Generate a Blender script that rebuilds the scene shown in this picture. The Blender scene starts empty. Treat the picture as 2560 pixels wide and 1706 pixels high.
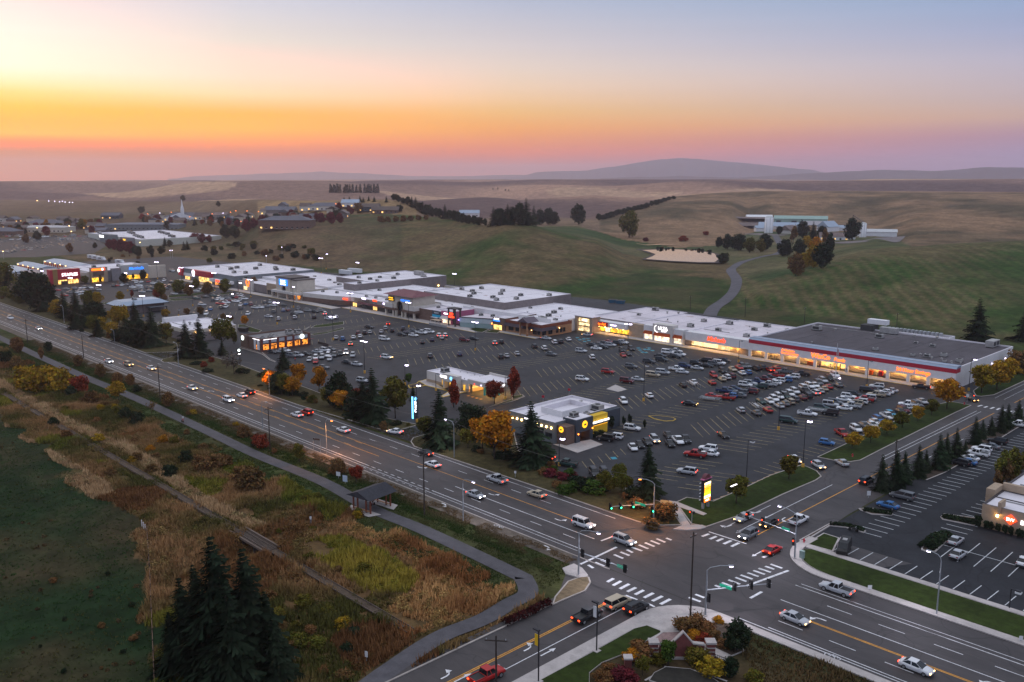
import bpy, math, random
import numpy as np
from mathutils import Vector, Matrix
R = math.radians
random.seed(7)
rng = np.random.default_rng(7)
scene = bpy.context.scene
COL = scene.collection

# ------------------------------------------------------------------ camera
F, H, CX, CY = 2241.0, 70.0, 1280.0, 853.0
PITCH = math.atan(413 / F); YAW = R(46.0)
cam = bpy.data.cameras.new('camera'); cam_o = bpy.data.objects.new('camera', cam); COL.objects.link(cam_o)
cam.sensor_width = 36.0; cam.lens = 36.0 * F / 2560.0
cam.clip_start = 1.0; cam.clip_end = 90000.0
cam_o.location = (0, 0, H); cam_o.rotation_euler = (math.pi / 2 - PITCH, 0, YAW)
scene.camera = cam_o

# ------------------------------------------------------------------ sky, sun, exposure
def lin(c):
    c = c / 255.0
    return c / 12.92 if c <= 0.04045 else ((c + 0.055) / 1.055) ** 2.4
def sr(r, g, b): return (lin(r), lin(g), lin(b), 1.0)
SUN_OFF = R(33.0)                       # the glow stands this far left of the camera's heading
sun_az = YAW + SUN_OFF                  # measured counter-clockwise from +Y
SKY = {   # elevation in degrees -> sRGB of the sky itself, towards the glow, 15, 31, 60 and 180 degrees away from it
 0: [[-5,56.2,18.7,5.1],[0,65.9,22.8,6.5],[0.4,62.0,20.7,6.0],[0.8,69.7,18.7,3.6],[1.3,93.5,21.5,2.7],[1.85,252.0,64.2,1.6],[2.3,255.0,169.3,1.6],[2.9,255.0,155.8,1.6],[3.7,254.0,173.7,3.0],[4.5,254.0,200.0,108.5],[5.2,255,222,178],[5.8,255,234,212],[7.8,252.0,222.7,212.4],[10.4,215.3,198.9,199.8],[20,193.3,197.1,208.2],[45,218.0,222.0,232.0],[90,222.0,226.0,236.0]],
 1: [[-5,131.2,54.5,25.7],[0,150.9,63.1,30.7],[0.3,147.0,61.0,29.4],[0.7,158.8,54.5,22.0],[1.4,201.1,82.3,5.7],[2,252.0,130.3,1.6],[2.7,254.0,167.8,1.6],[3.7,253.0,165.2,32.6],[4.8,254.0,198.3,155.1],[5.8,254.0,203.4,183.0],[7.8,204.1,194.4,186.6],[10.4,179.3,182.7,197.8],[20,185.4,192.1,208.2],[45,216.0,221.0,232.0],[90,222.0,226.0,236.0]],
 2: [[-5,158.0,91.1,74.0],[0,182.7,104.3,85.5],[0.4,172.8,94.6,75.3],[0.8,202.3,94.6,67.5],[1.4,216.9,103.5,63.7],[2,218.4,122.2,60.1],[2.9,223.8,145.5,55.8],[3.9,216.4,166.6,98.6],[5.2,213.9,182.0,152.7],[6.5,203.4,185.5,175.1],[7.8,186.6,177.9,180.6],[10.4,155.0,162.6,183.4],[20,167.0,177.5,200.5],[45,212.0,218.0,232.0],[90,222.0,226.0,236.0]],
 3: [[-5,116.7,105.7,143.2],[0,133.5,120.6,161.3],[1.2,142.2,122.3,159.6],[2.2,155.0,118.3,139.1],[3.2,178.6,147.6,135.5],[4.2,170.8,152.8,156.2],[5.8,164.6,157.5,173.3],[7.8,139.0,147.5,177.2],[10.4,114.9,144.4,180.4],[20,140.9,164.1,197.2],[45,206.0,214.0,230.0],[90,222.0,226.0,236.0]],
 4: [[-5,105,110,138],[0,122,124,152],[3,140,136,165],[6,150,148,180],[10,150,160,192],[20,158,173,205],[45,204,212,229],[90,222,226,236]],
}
world = bpy.data.worlds.new('World'); scene.world = world; world.use_nodes = True
wn, wl = world.node_tree.nodes, world.node_tree.links
wn.clear()
def wnode(t, **k):
    n = wn.new(t)
    for a, v in k.items(): setattr(n, a, v)
    return n
def wmath(op, a, b=None, clamp=False):
    n = wnode('ShaderNodeMath', operation=op); n.use_clamp = clamp
    for i, v in enumerate((a, b)):
        if v is None: continue
        if isinstance(v, (int, float)): n.inputs[i].default_value = v
        else: wl.new(v, n.inputs[i])
    return n.outputs[0]
tc = wnode('ShaderNodeTexCoord'); nrm = wnode('ShaderNodeVectorMath', operation='NORMALIZE'); wl.new(tc.outputs['Generated'], nrm.inputs[0])
sep = wnode('ShaderNodeSeparateXYZ'); wl.new(nrm.outputs[0], sep.inputs[0])
elev = wmath('MULTIPLY', wmath('ARCSINE', sep.outputs[2]), 180 / math.pi)
# position on the ramps: 0 at -5 deg, root-like spacing so that the horizon bands get room
pos = wmath('POWER', wmath('DIVIDE', wmath('ADD', elev, 5.0), 95.0, True), 0.5)
# colours are those of the sky itself; the air box in front dims it by HAZE_RHO up to HAZE_TOP
HAZE_RHO, HAZE_TOP = 8.0e-5, 350.0
def beyond(e, rgb): return tuple(lin(v) for v in rgb) + (1.0,)
def rp(e): return max(0.0, min(1.0, ((e + 5) / 95.0))) ** 0.5
ramps = []
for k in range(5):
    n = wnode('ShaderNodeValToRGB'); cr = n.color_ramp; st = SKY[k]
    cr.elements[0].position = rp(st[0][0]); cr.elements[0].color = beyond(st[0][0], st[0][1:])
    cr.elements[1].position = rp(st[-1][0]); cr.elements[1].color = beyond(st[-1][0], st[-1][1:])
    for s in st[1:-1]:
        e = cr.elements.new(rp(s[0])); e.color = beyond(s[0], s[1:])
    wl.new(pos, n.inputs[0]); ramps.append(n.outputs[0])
sx, sy_ = -math.sin(sun_az), math.cos(sun_az)
dot = wmath('ADD', wmath('MULTIPLY', sep.outputs[0], sx), wmath('MULTIPLY', sep.outputs[1], sy_))
hl = wmath('POWER', wmath('MAXIMUM', wmath('SUBTRACT', 1.0, wmath('MULTIPLY', sep.outputs[2], sep.outputs[2])), 1e-6), 0.5)
delta = wmath('MULTIPLY', wmath('ARCCOSINE', wmath('DIVIDE', dot, hl, False)), 180 / math.pi)
def wmix(a, b, lo, hi):
    m = wnode('ShaderNodeMapRange'); wl.new(delta, m.inputs[0]); m.inputs[1].default_value = lo; m.inputs[2].default_value = hi
    m.clamp = True
    x = wnode('ShaderNodeMix', data_type='RGBA'); wl.new(m.outputs[0], x.inputs[0]); wl.new(a, x.inputs[6]); wl.new(b, x.inputs[7])
    return x.outputs[2]
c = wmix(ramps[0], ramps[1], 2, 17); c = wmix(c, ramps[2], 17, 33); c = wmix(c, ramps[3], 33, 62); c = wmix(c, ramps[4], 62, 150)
# faint horizontal dusk bands
nz = wnode('ShaderNodeTexNoise'); nz.inputs['Scale'].default_value = 1.0; nz.inputs['Detail'].default_value = 3
mp = wnode('ShaderNodeMapping'); mp.inputs['Scale'].default_value = (1.2, 1.2, 85.0); wl.new(nrm.outputs[0], mp.inputs[0]); wl.new(mp.outputs[0], nz.inputs['Vector'])
bw = wnode('ShaderNodeMapRange'); wl.new(nz.outputs[0], bw.inputs[0]); bw.inputs[1].default_value = .3; bw.inputs[2].default_value = .7; bw.inputs[3].default_value = .985; bw.inputs[4].default_value = 1.015
bm_ = wnode('ShaderNodeMix', data_type='RGBA', blend_type='MULTIPLY'); bm_.inputs[0].default_value = 1.0; wl.new(c, bm_.inputs[6]); wl.new(bw.outputs[0], bm_.inputs[7])
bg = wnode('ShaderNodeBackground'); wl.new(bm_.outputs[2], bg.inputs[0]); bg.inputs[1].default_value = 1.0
sky = wnode('ShaderNodeTexSky', sky_type='NISHITA'); sky.sun_disc = False; sky.sun_elevation = R(1.0); sky.sun_rotation = -sun_az; sky.altitude = 800
bg2 = wnode('ShaderNodeBackground'); wl.new(sky.outputs[0], bg2.inputs[0]); bg2.inputs[1].default_value = 0.02
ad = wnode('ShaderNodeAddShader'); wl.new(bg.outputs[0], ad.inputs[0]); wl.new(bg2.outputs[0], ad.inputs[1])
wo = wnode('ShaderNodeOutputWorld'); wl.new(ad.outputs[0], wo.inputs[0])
sl = bpy.data.lights.new('sun', 'SUN'); sl.energy = 0.35; sl.angle = R(30); sl.color = (1.0, .62, .34)
so = bpy.data.objects.new('sun', sl); COL.objects.link(so); so.rotation_euler = (R(90 - 5), 0, sun_az + math.pi); so.location = (-300, 300, 200)
scene.view_settings.view_transform = 'Standard'; scene.view_settings.look = 'None'
scene.view_settings.exposure = 0.43; scene.view_settings.gamma = 1.0; scene.view_settings.use_curve_mapping = False
cy_ = scene.cycles
cy_.use_denoising = True; cy_.max_bounces = 4; cy_.diffuse_bounces = 2; cy_.glossy_bounces = 2; cy_.transmission_bounces = 2; cy_.volume_bounces = 1
cy_.transparent_max_bounces = 4; cy_.sample_clamp_indirect = 4.0; cy_.caustics_reflective = False; cy_.caustics_refractive = False
cy_.use_light_tree = True

# ------------------------------------------------------------------ photo pixel -> ground position
cp, sp, cy, sy = math.cos(PITCH), math.sin(PITCH), math.cos(YAW), math.sin(YAW)
def ray(px, py):
    x = (px - CX) / F; y = -(py - CY) / F
    f = cp + y * sp; u = -sp + y * cp
    return (x * cy - f * sy, x * sy + f * cy, u)
def g(px, py, z=0.0):
    r = ray(px, py); t = (z - H) / r[2]
    return (r[0] * t, r[1] * t)
def hgt(px, yb, yt):                     # height of an upright thing from its foot and top rows
    a = g(px, yb); f = -a[0] * sy + a[1] * cy; k = (CY - yt) / F
    return H + f * (k * cp - sp) / (cp + k * sp)
A1, A2 = 640 / 2350, 640 / 1983
ZM = dict(R1=(0,400,A1),R2=(640,400,A1),R3=(1280,400,A1),R4=(1920,400,A1),R5=(0,800,A1),R6=(640,800,A1),R7=(1280,800,A1),R8=(1920,800,A1),
 S1=(0,1200,A2),S2=(640,1200,A2),S3=(1280,1200,A2),S4=(1920,1200,A2),T1=(1960,780,.255),T2=(1480,740,.204),T3=(1060,700,.204),T4=(840,660,.136),
 T5=(420,640,.187),T6=(0,620,.1785),U1=(560,780,.1275),U2=(260,720,.153),U3=(1020,900,.119),U4=(1260,980,.136),U5=(1780,520,.1955),U6=(2320,1120,.204),
 V1=(1680,880,.136),V2=(1960,880,.136),V3=(2200,960,.15306),V4=(1740,1260,.136),V5=(1500,1560,.187),V6=(1640,1160,.136))
def px(z, x, y):
    o = ZM[z]; return (o[0] + x * o[2], o[1] + y * o[2])
def gz(z, x, y, h=0.0): return g(*px(z, x, y), h)

# ------------------------------------------------------------------ objects, tags, labels
def link(o): COL.objects.link(o); return o
def tag(o, label=None, cat=None, group=None, kind=None):
    if label: o['label'] = label
    if cat: o['category'] = cat
    if group: o['group'] = group
    if kind: o['kind'] = kind
    return o
def empty(name, loc=(0, 0, 0), rz=0.0):
    o = bpy.data.objects.new(name, None); o.location = loc; o.rotation_euler = (0, 0, rz); o.empty_display_size = .2
    return link(o)
def mobj(name, mesh, parent=None):
    o = bpy.data.objects.new(name, mesh); link(o)
    if parent is not None: o.parent = parent
    return o
def copy_tree(o, parent=None):
    c = o.copy(); link(c); c.parent = parent
    for ch in list(o.children): copy_tree(ch, c)
    return c
RANK = []
def rank(o, desc, where, cat, group, lm):  # label written at the end, once all of a kind are known
    o['category'] = cat; o['group'] = group; RANK.append((o, desc, where, lm))
LM = {}
def ordn(n):
    w = ['', 'nearest', 'second nearest', 'third nearest', 'fourth nearest', 'fifth nearest', 'sixth nearest', 'seventh nearest', 'eighth nearest', 'ninth nearest']
    if n < len(w): return w[n]
    s = 'th' if 10 <= n % 100 <= 20 else {1: 'st', 2: 'nd', 3: 'rd'}.get(n % 10, 'th')
    return f'{n}{s} nearest'
def finish_labels():
    d = {}
    for t in RANK: d.setdefault((t[1], t[3]), []).append(t)
    NK = {}
    for t in RANK: NK.setdefault((t[1], t[2]), set()).add(t[3])
    NK = {k: len(v) for k, v in NK.items()}
    for (desc, lm), L in d.items():
        name, p = LM[lm]
        L.sort(key=lambda t: (t[0].location.x - p[0]) ** 2 + (t[0].location.y - p[1]) ** 2)
        for i, t in enumerate(L):
            if t[2] == 'near': t[0]['label'] = f'{desc} near {name}' if len(L) == 1 else f'{desc}, {ordn(i + 1)} to {name}'
            elif len(L) == 1: t[0]['label'] = f'{desc} {t[2]}' if NK[(desc, t[2])] == 1 else f'{desc} {t[2]}, beside {name}'
            else: t[0]['label'] = f'{desc} {t[2]}, {ordn(i + 1)} to {name}'

class MB:
    def __init__(s): s.v = []; s.f = []; s.m = []
    def add(s, vs, fs, m=0):
        b = len(s.v); s.v.extend(vs); s.f.extend([tuple(i + b for i in f) for f in fs]); s.m.extend([m] * len(fs)); return s
    def box(s, x0, x1, y0, y1, z0, z1, m=0, top=None):
        vs = [(x0,y0,z0),(x1,y0,z0),(x1,y1,z0),(x0,y1,z0),(x0,y0,z1),(x1,y0,z1),(x1,y1,z1),(x0,y1,z1)]
        s.add(vs, [(0,1,5,4),(1,2,6,5),(2,3,7,6),(3,0,4,7),(3,2,1,0)], m); s.add(vs[4:], [(0,1,2,3)], m if top is None else top); return s
    def rbox(s, cx, cy_, hx, hy, a, z0, z1, m=0):
        c, n = math.cos(a), math.sin(a)
        P = [(cx + x * c - y * n, cy_ + x * n + y * c) for x, y in ((-hx,-hy),(hx,-hy),(hx,hy),(-hx,hy))]
        return s.prism(P, z0, z1, m)
    def prism(s, P, z0, z1, m=0, top=None, bottom=True):
        n = len(P); area = sum(P[i][0] * P[(i+1) % n][1] - P[(i+1) % n][0] * P[i][1] for i in range(n))
        if area < 0: P = P[::-1]
        vs = [(x, y, z0) for x, y in P] + [(x, y, z1) for x, y in P]
        s.add(vs, [(i, (i+1) % n, n + (i+1) % n, n + i) for i in range(n)], m)
        s.add(vs[n:], [tuple(range(n))], m if top is None else top)
        if bottom: s.add(vs[:n], [tuple(range(n))[::-1]], m)
        return s
    def sheet(s, P, z, m=0):
        n = len(P); area = sum(P[i][0] * P[(i+1) % n][1] - P[(i+1) % n][0] * P[i][1] for i in range(n))
        if area < 0: P = P[::-1]
        return s.add([(x, y, z) for x, y in P], [tuple(range(n))], m)
    def tube(s, path, r, n=6, m=0, r2=None, caps=True):
        path = [Vector(p) for p in path]; k = len(path); b = len(s.v)
        for i, p in enumerate(path):
            d = (path[min(i+1, k-1)] - path[max(i-1, 0)]).normalized()
            u = d.cross(Vector((0, 0, 1)));
            if u.length < 1e-4: u = Vector((1, 0, 0))
            u.normalize(); w = d.cross(u)
            rr = r if r2 is None else r + (r2 - r) * i / (k - 1)
            for j in range(n):
                a = 2 * math.pi * j / n; s.v.append(tuple(p + (u * math.cos(a) + w * math.sin(a)) * rr))
        fs = [(b+i*n+j, b+i*n+(j+1) % n, b+(i+1)*n+(j+1) % n, b+(i+1)*n+j) for i in range(k-1) for j in range(n)]
        if caps: fs += [tuple(b + j for j in range(n))[::-1], tuple(b + (k-1)*n + j for j in range(n))]
        s.f.extend(fs); s.m.extend([m] * len(fs)); return s
    def lathe(s, prof, n=12, m=0, c=(0, 0)):
        b = len(s.v); k = len(prof)
        for r, z in prof:
            for j in range(n): s.v.append((c[0] + r * math.cos(2*math.pi*j/n), c[1] + r * math.sin(2*math.pi*j/n), z))
        fs = [(b+i*n+j, b+i*n+(j+1) % n, b+(i+1)*n+(j+1) % n, b+(i+1)*n+j) for i in range(k-1) for j in range(n)]
        fs.append(tuple(b + (k-1)*n + j for j in range(n)))
        s.f.extend(fs); s.m.extend([m] * len(fs)); return s
    def mesh(s, name, mats, smooth=False, off=(0, 0, 0)):
        me = bpy.data.meshes.new(name)
        vs = s.v if off == (0, 0, 0) else [(x-off[0], y-off[1], z-off[2]) for x, y, z in s.v]
        me.from_pydata(vs, [], s.f)
        for m in (mats if isinstance(mats, (list, tuple)) else [mats]): me.materials.append(m)
        if any(s.m): me.polygons.foreach_set('material_index', s.m)
        if smooth: me.polygons.foreach_set('use_smooth', [True] * len(me.polygons))
        me.update(); return me
    def build(s, name, mats, parent=None, smooth=False, world=True):
        off = (0, 0, 0)
        if parent is not None and world:
            l = Vector(parent.location); p = parent.parent
            while p is not None: l += Vector(p.location); p = p.parent
            off = tuple(l)
        return mobj(name, s.mesh(name, mats, smooth, off), parent)
def np_mesh(name, verts, quads, mats, cols=None, mi=None, smooth=False):
    me = bpy.data.meshes.new(name); n = quads.shape[1]
    me.vertices.add(len(verts)); me.vertices.foreach_set('co', np.asarray(verts, dtype=np.float32).ravel())
    me.loops.add(quads.size); me.loops.foreach_set('vertex_index', quads.astype(np.int32).ravel())
    me.polygons.add(len(quads)); me.polygons.foreach_set('loop_start', np.arange(0, quads.size, n, dtype=np.int32))
    me.polygons.foreach_set('loop_total', np.full(len(quads), n, dtype=np.int32))
    for m in mats: me.materials.append(m)
    if mi is not None: me.polygons.foreach_set('material_index', np.asarray(mi, dtype=np.int32))
    if smooth: me.polygons.foreach_set('use_smooth', np.ones(len(quads), dtype=bool))
    if cols is not None:
        a = me.color_attributes.new('tint', 'FLOAT_COLOR', 'POINT')
        cc = np.ones((len(verts), 4), dtype=np.float32); cc[:, :3] = cols; a.data.foreach_set('color', cc.ravel())
    me.update(calc_edges=True); me.validate(); return me

# ------------------------------------------------------------------ materials
MATS = {}
def mat(name, col=(.5, .5, .5), rough=.8, metal=0.0, noise=0.0, scale=1.0, emit=None, es=0.0, spec=.3, tint=False, objcol=False, coat=0.0, bump=0.0, stretch=None, spots=None, bumpscale=None, cracks=0.0):
    if name in MATS: return MATS[name]
    m = bpy.data.materials.new(name); m.use_nodes = True; nt = m.node_tree; N, L = nt.nodes, nt.links
    b = N['Principled BSDF']; b.inputs['Roughness'].default_value = rough; b.inputs['Metallic'].default_value = metal
    b.inputs['Specular IOR Level'].default_value = spec; b.inputs['Coat Weight'].default_value = coat
    src = None
    rgb = N.new('ShaderNodeRGB'); rgb.outputs[0].default_value = (*col, 1); src = rgb.outputs[0]
    def mul(a, bsock):
        x = N.new('ShaderNodeMix'); x.data_type = 'RGBA'; x.blend_type = 'MULTIPLY'; x.inputs[0].default_value = 1.0
        L.new(a, x.inputs[6]); L.new(bsock, x.inputs[7]); return x.outputs[2]
    if objcol:
        oi = N.new('ShaderNodeObjectInfo'); src = mul(src, oi.outputs['Color'])
    if tint:
        at = N.new('ShaderNodeAttribute'); at.attribute_name = 'tint'; src = mul(src, at.outputs['Color'])
    if noise > 0:
        gm = N.new('ShaderNodeNewGeometry'); v = gm.outputs['Position']
        if stretch:
            mpn = N.new('ShaderNodeMapping'); mpn.inputs['Scale'].default_value = stretch; L.new(v, mpn.inputs[0]); v = mpn.outputs[0]
        tot = None
        for sc, wt in ((scale, 1.0), (scale * 6.3, .6), (scale * .17, .8)):
            t = N.new('ShaderNodeTexNoise'); t.inputs['Scale'].default_value = sc; t.inputs['Detail'].default_value = 4; L.new(v, t.inputs['Vector'])
            r = N.new('ShaderNodeMapRange'); r.inputs[1].default_value = .28; r.inputs[2].default_value = .72; r.clamp = True
            r.inputs[3].default_value = 1 - noise * wt; r.inputs[4].default_value = 1 + noise * wt; L.new(t.outputs[0], r.inputs[0])
            src = mul(src, r.outputs[0])
            if tot is None: tot = t
        if bump > 0:
            bt = tot
            if bumpscale:
                bt = N.new('ShaderNodeTexNoise'); bt.inputs['Scale'].default_value = bumpscale; bt.inputs['Detail'].default_value = 4; L.new(v, bt.inputs['Vector'])
            bp = N.new('ShaderNodeBump'); bp.inputs['Strength'].default_value = bump; bp.inputs['Distance'].default_value = .3; L.new(bt.outputs[0], bp.inputs['Height']); L.new(bp.outputs[0], b.inputs['Normal'])
        if spots:   # darker stains with their own outline: (scale, threshold, factor)
            t = N.new('ShaderNodeTexNoise'); t.inputs['Scale'].default_value = spots[0]; t.inputs['Detail'].default_value = 6; L.new(v, t.inputs['Vector'])
            r = N.new('ShaderNodeMapRange'); r.inputs[1].default_value = spots[1]; r.inputs[2].default_value = spots[1] + .07; r.inputs[3].default_value = 1; r.inputs[4].default_value = spots[2]
            L.new(t.outputs[0], r.inputs[0]); src = mul(src, r.outputs[0])
        if cracks > 0:   # sealed cracks: thin dark lines between warped cells
            wv = N.new('ShaderNodeTexNoise'); wv.inputs['Scale'].default_value = .12; L.new(gm.outputs['Position'], wv.inputs['Vector'])
            va = N.new('ShaderNodeVectorMath'); va.operation = 'MULTIPLY_ADD'; L.new(wv.outputs['Color'], va.inputs[0]); va.inputs[1].default_value = (14, 14, 0); L.new(gm.outputs['Position'], va.inputs[2])
            vo = N.new('ShaderNodeTexVoronoi'); vo.feature = 'DISTANCE_TO_EDGE'; vo.inputs['Scale'].default_value = .07; L.new(va.outputs[0], vo.inputs['Vector'])
            r = N.new('ShaderNodeMapRange'); r.inputs[1].default_value = .004; r.inputs[2].default_value = .012; r.inputs[3].default_value = 1 - cracks; r.inputs[4].default_value = 1.0; L.new(vo.outputs['Distance'], r.inputs[0]); src = mul(src, r.outputs[0])
    L.new(src, b.inputs['Base Color'])
    if emit is not None:
        b.inputs['Emission Color'].default_value = (*emit, 1); b.inputs['Emission Strength'].default_value = es
    MATS[name] = m; return m
# ------------------------------------------------------------------ terrain heights
FH = cp + (413 / F) * sp
def az2px(x, y):
    xc = x * cy + y * sy; fc = -x * sy + y * cy
    return CX + F * FH * xc / fc if fc > 1e-3 else (99999 if xc > 0 else -99999)
def zray(p, py, d):
    r = ray(p, py); return H + d * r[2] / math.hypot(r[0], r[1])
# knots: photo column -> (distance, height) ; height given as photo row ('r') or directly ('z')
KN = [
 [(-600,1050,'z',0),(0,1050,'z',0),(300,1020,'z',0),(540,960,'z',0),(640,800,'z',0),(760,720,'z',0),(1157,600,'z',0),(1423,530,'z',0),(1600,660,'z',0),(1790,640,'z',0),(1850,500,'z',0),(2192,466,'z',0),(2560,440,'z',0),(3200,430,'z',0)],
 [(-600,1500,'z',3),(0,1500,'r',540),(250,1500,'r',541),(460,1300,'r',548),(640,1000,'r',560),(800,950,'r',560),(1000,950,'r',550),(1097,950,'r',543),(1160,900,'r',553),(1206,830,'r',564),(1260,800,'r',560),(1330,800,'r',566),(1400,780,'r',590),(1500,760,'r',614),(1560,740,'z',3),(1620,720,'z',0),(1820,700,'z',0),(1880,560,'z',2),(1920,520,'r',735),(2029,570,'r',697),(2165,620,'r',645),(2274,660,'r',626),(2383,700,'r',615),(2560,740,'r',606),(3200,800,'z',15)],
 [(-600,2000,'z',4),(0,2000,'z',3),(460,1600,'z',10),(640,1150,'z',20),(800,1060,'z',26),(1000,1010,'z',28),(1097,1030,'z',22),(1206,980,'z',12),(1300,1080,'z',10),(1446,1120,'z',9),(1560,1000,'z',1),(1700,900,'z',0),(1800,930,'z',1),(1900,1180,'z',1),(2200,1180,'z',3),(2300,900,'z',5),(2560,950,'z',7),(3200,1000,'z',8)],
 [(-600,2600,'z',8),(0,2600,'r',499),(300,2300,'r',505),(460,1900,'r',505),(640,1500,'r',500),(800,1200,'r',503),(900,1120,'r',499),(967,1100,'r',499),(1000,1090,'r',502),(1040,1090,'r',514),(1100,1130,'r',534),(1206,1230,'r',547),(1300,1450,'r',538),(1400,1400,'r',545),(1487,1300,'r',549),(1600,1500,'r',515),(1690,1700,'r',492),(1800,1850,'r',482),(1920,1900,'r',478),(2200,1900,'r',479),(2560,1900,'r',481),(3200,1900,'r',481)],
 [(-600,3300,'z',0),(460,2500,'z',2),(800,1700,'z',10),(967,1700,'z',15),(1300,2000,'z',8),(1690,2300,'z',22),(1920,2400,'z',26),(3200,2400,'z',26)],
 [(-600,4600,'r',466),(0,4600,'r',464),(300,4200,'r',470),(640,3400,'r',477),(900,3000,'r',480),(1300,3300,'r',474),(1690,3400,'r',468),(1920,3200,'r',462),(2200,3200,'r',458),(2560,3200,'r',455),(3200,3200,'r',455)],
 [(-600,6200,'z',15),(640,5200,'z',10),(1690,5200,'z',22),(2560,4600,'z',35),(3200,4600,'z',35)],
 [(-600,9000,'r',449),(0,9000,'r',449),(640,8600,'r',445),(1000,8000,'r',444),(1300,8000,'r',444),(1700,8000,'r',446),(1900,7000,'r',448),(2560,6500,'r',447),(3200,6500,'r',447)],
 [(-600,13000,'z',-20),(3200,12000,'z',-20)],
 [(-600,40000,'z',-60),(3200,40000,'z',-60)],
]
KP = []
for K in KN:
    KP.append((np.array([k[0] for k in K], float), np.array([k[1] for k in K], float),
               np.array([k[3] if k[2] == 'z' else zray(k[0], k[3], k[1]) for k in K], float)))
def vnoise(x, y, s):      # cheap smooth value noise
    x = np.asarray(x, float) / s; y = np.asarray(y, float) / s
    xi, yi = np.floor(x), np.floor(y); fx, fy = x - xi, y - yi
    fx = fx * fx * (3 - 2 * fx); fy = fy * fy * (3 - 2 * fy)
    def h(a, b):
        n = np.sin(a * 127.1 + b * 311.7) * 43758.5453
        return n - np.floor(n)
    return (h(xi, yi) * (1 - fx) + h(xi + 1, yi) * fx) * (1 - fy) + (h(xi, yi + 1) * (1 - fx) + h(xi + 1, yi + 1) * fx) * fy - .5
DITCH = (gz('S2', 45, 470), gz('S1', 1350, 760), gz('S2', 560, 260))
def seg_d(x, y, a, b):
    ax, ay = a; bx, by = b; t = np.clip(((x - ax) * (bx - ax) + (y - ay) * (by - ay)) / ((bx - ax) ** 2 + (by - ay) ** 2), 0, 1)
    return np.hypot(x - ax - t * (bx - ax), y - ay - t * (by - ay))
def terrain(x, y):
    x = np.atleast_1d(np.asarray(x, float)); y = np.atleast_1d(np.asarray(y, float))
    xc = x * cy + y * sy; fc = np.maximum(-x * sy + y * cy, 1e-3); p = np.clip(CX + F * FH * xc / fc, -600, 3200); d = np.hypot(x, y)
    D = [np.interp(p, k[0], k[1]) for k in KP]; Zz = [np.interp(p, k[0], k[2]) for k in KP]
    z = np.full(x.shape, -.06)
    for i in range(len(KP) - 1):
        t = (d - D[i]) / (D[i + 1] - D[i]); m = (t > 0) & (t <= 1)
        if i == 0: e = t * t * (3 - 2 * t) * .6 + .4 * t
        else: e = t * t * (3 - 2 * t)
        z = np.where(m, Zz[i] + (Zz[i + 1] - Zz[i]) * e - .06, z)
    far = np.clip((d - D[0] - 150) / 900, 0, 1)
    amp = np.clip(d / 1400, .3, 7.0) * far
    roll = np.clip((d - D[3] - 120) / 700, 0, 1) * np.clip((11500 - d) / 2500, 0, 1)
    n01 = np.clip(.5 + 1.25 * vnoise(x + y * .6, y * 1.3 - x * .4 + 333, 780) + .55 * vnoise(x - 77, y, 330), 0, 1); n01 = n01 * n01 * (3 - 2 * n01)
    cap = H - np.clip(.0042 - .0000009 * (p - 600), .0022, .0052) * d
    z = z * (1 - roll) + roll * (6 + (cap - 8) * n01)
    side = np.clip((d - D[2]) / 200, 0, 1) * np.clip((D[3] - d) / 250, 0, 1) * np.clip((p - 1500) / 200, 0, 1)
    z = z + side * (9 * vnoise(x + 20, y * .7, 190) - 9 * np.clip(1 - np.abs(p - 1880 + (d - 1400) * .05) / 45, 0, 1))
    z = z + amp * (vnoise(x, y, 420) * 1.5 + vnoise(x + 900, y, 170) * .5) * np.clip((9000 - d) / 3000, 0.25, 1)
    # low rolling ground south of the bike path, with a creek bed under the small rail bridge
    s = np.clip((103 - y) / 6, 0, 1) * np.clip((-96 - x) / 6, 0, 1)
    z = z + s * (vnoise(x, y, 14) * .5 - .25)
    cd = np.minimum(seg_d(x, y, DITCH[0], DITCH[1]), seg_d(x, y, DITCH[0], DITCH[2]))
    z = z - s * 2.6 * np.clip(1 - cd / 5.0, 0, 1) ** .7
    return z
def tz(x, y): return float(terrain(x, y)[0])
def hit(px_, py):          # where the photo ray through a pixel meets the ground
    r = ray(px_, py); hl_ = math.hypot(r[0], r[1]); ds = np.geomspace(90, 12400, 420)
    zs = terrain(r[0] / hl_ * ds, r[1] / hl_ * ds); below = (H + r[2] / hl_ * ds) < zs
    i = int(np.argmax(below)) if below.any() else len(ds) - 1
    lo, hi = ds[max(i - 1, 0)], ds[i]
    for _ in range(12):
        m = (lo + hi) / 2
        if H + r[2] / hl_ * m < tz(r[0] / hl_ * m, r[1] / hl_ * m): hi = m
        else: lo = m
    return (r[0] / hl_ * hi, r[1] / hl_ * hi, tz(r[0] / hl_ * hi, r[1] / hl_ * hi))
def hz(z, x, y): return hit(*px(z, x, y))

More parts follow.
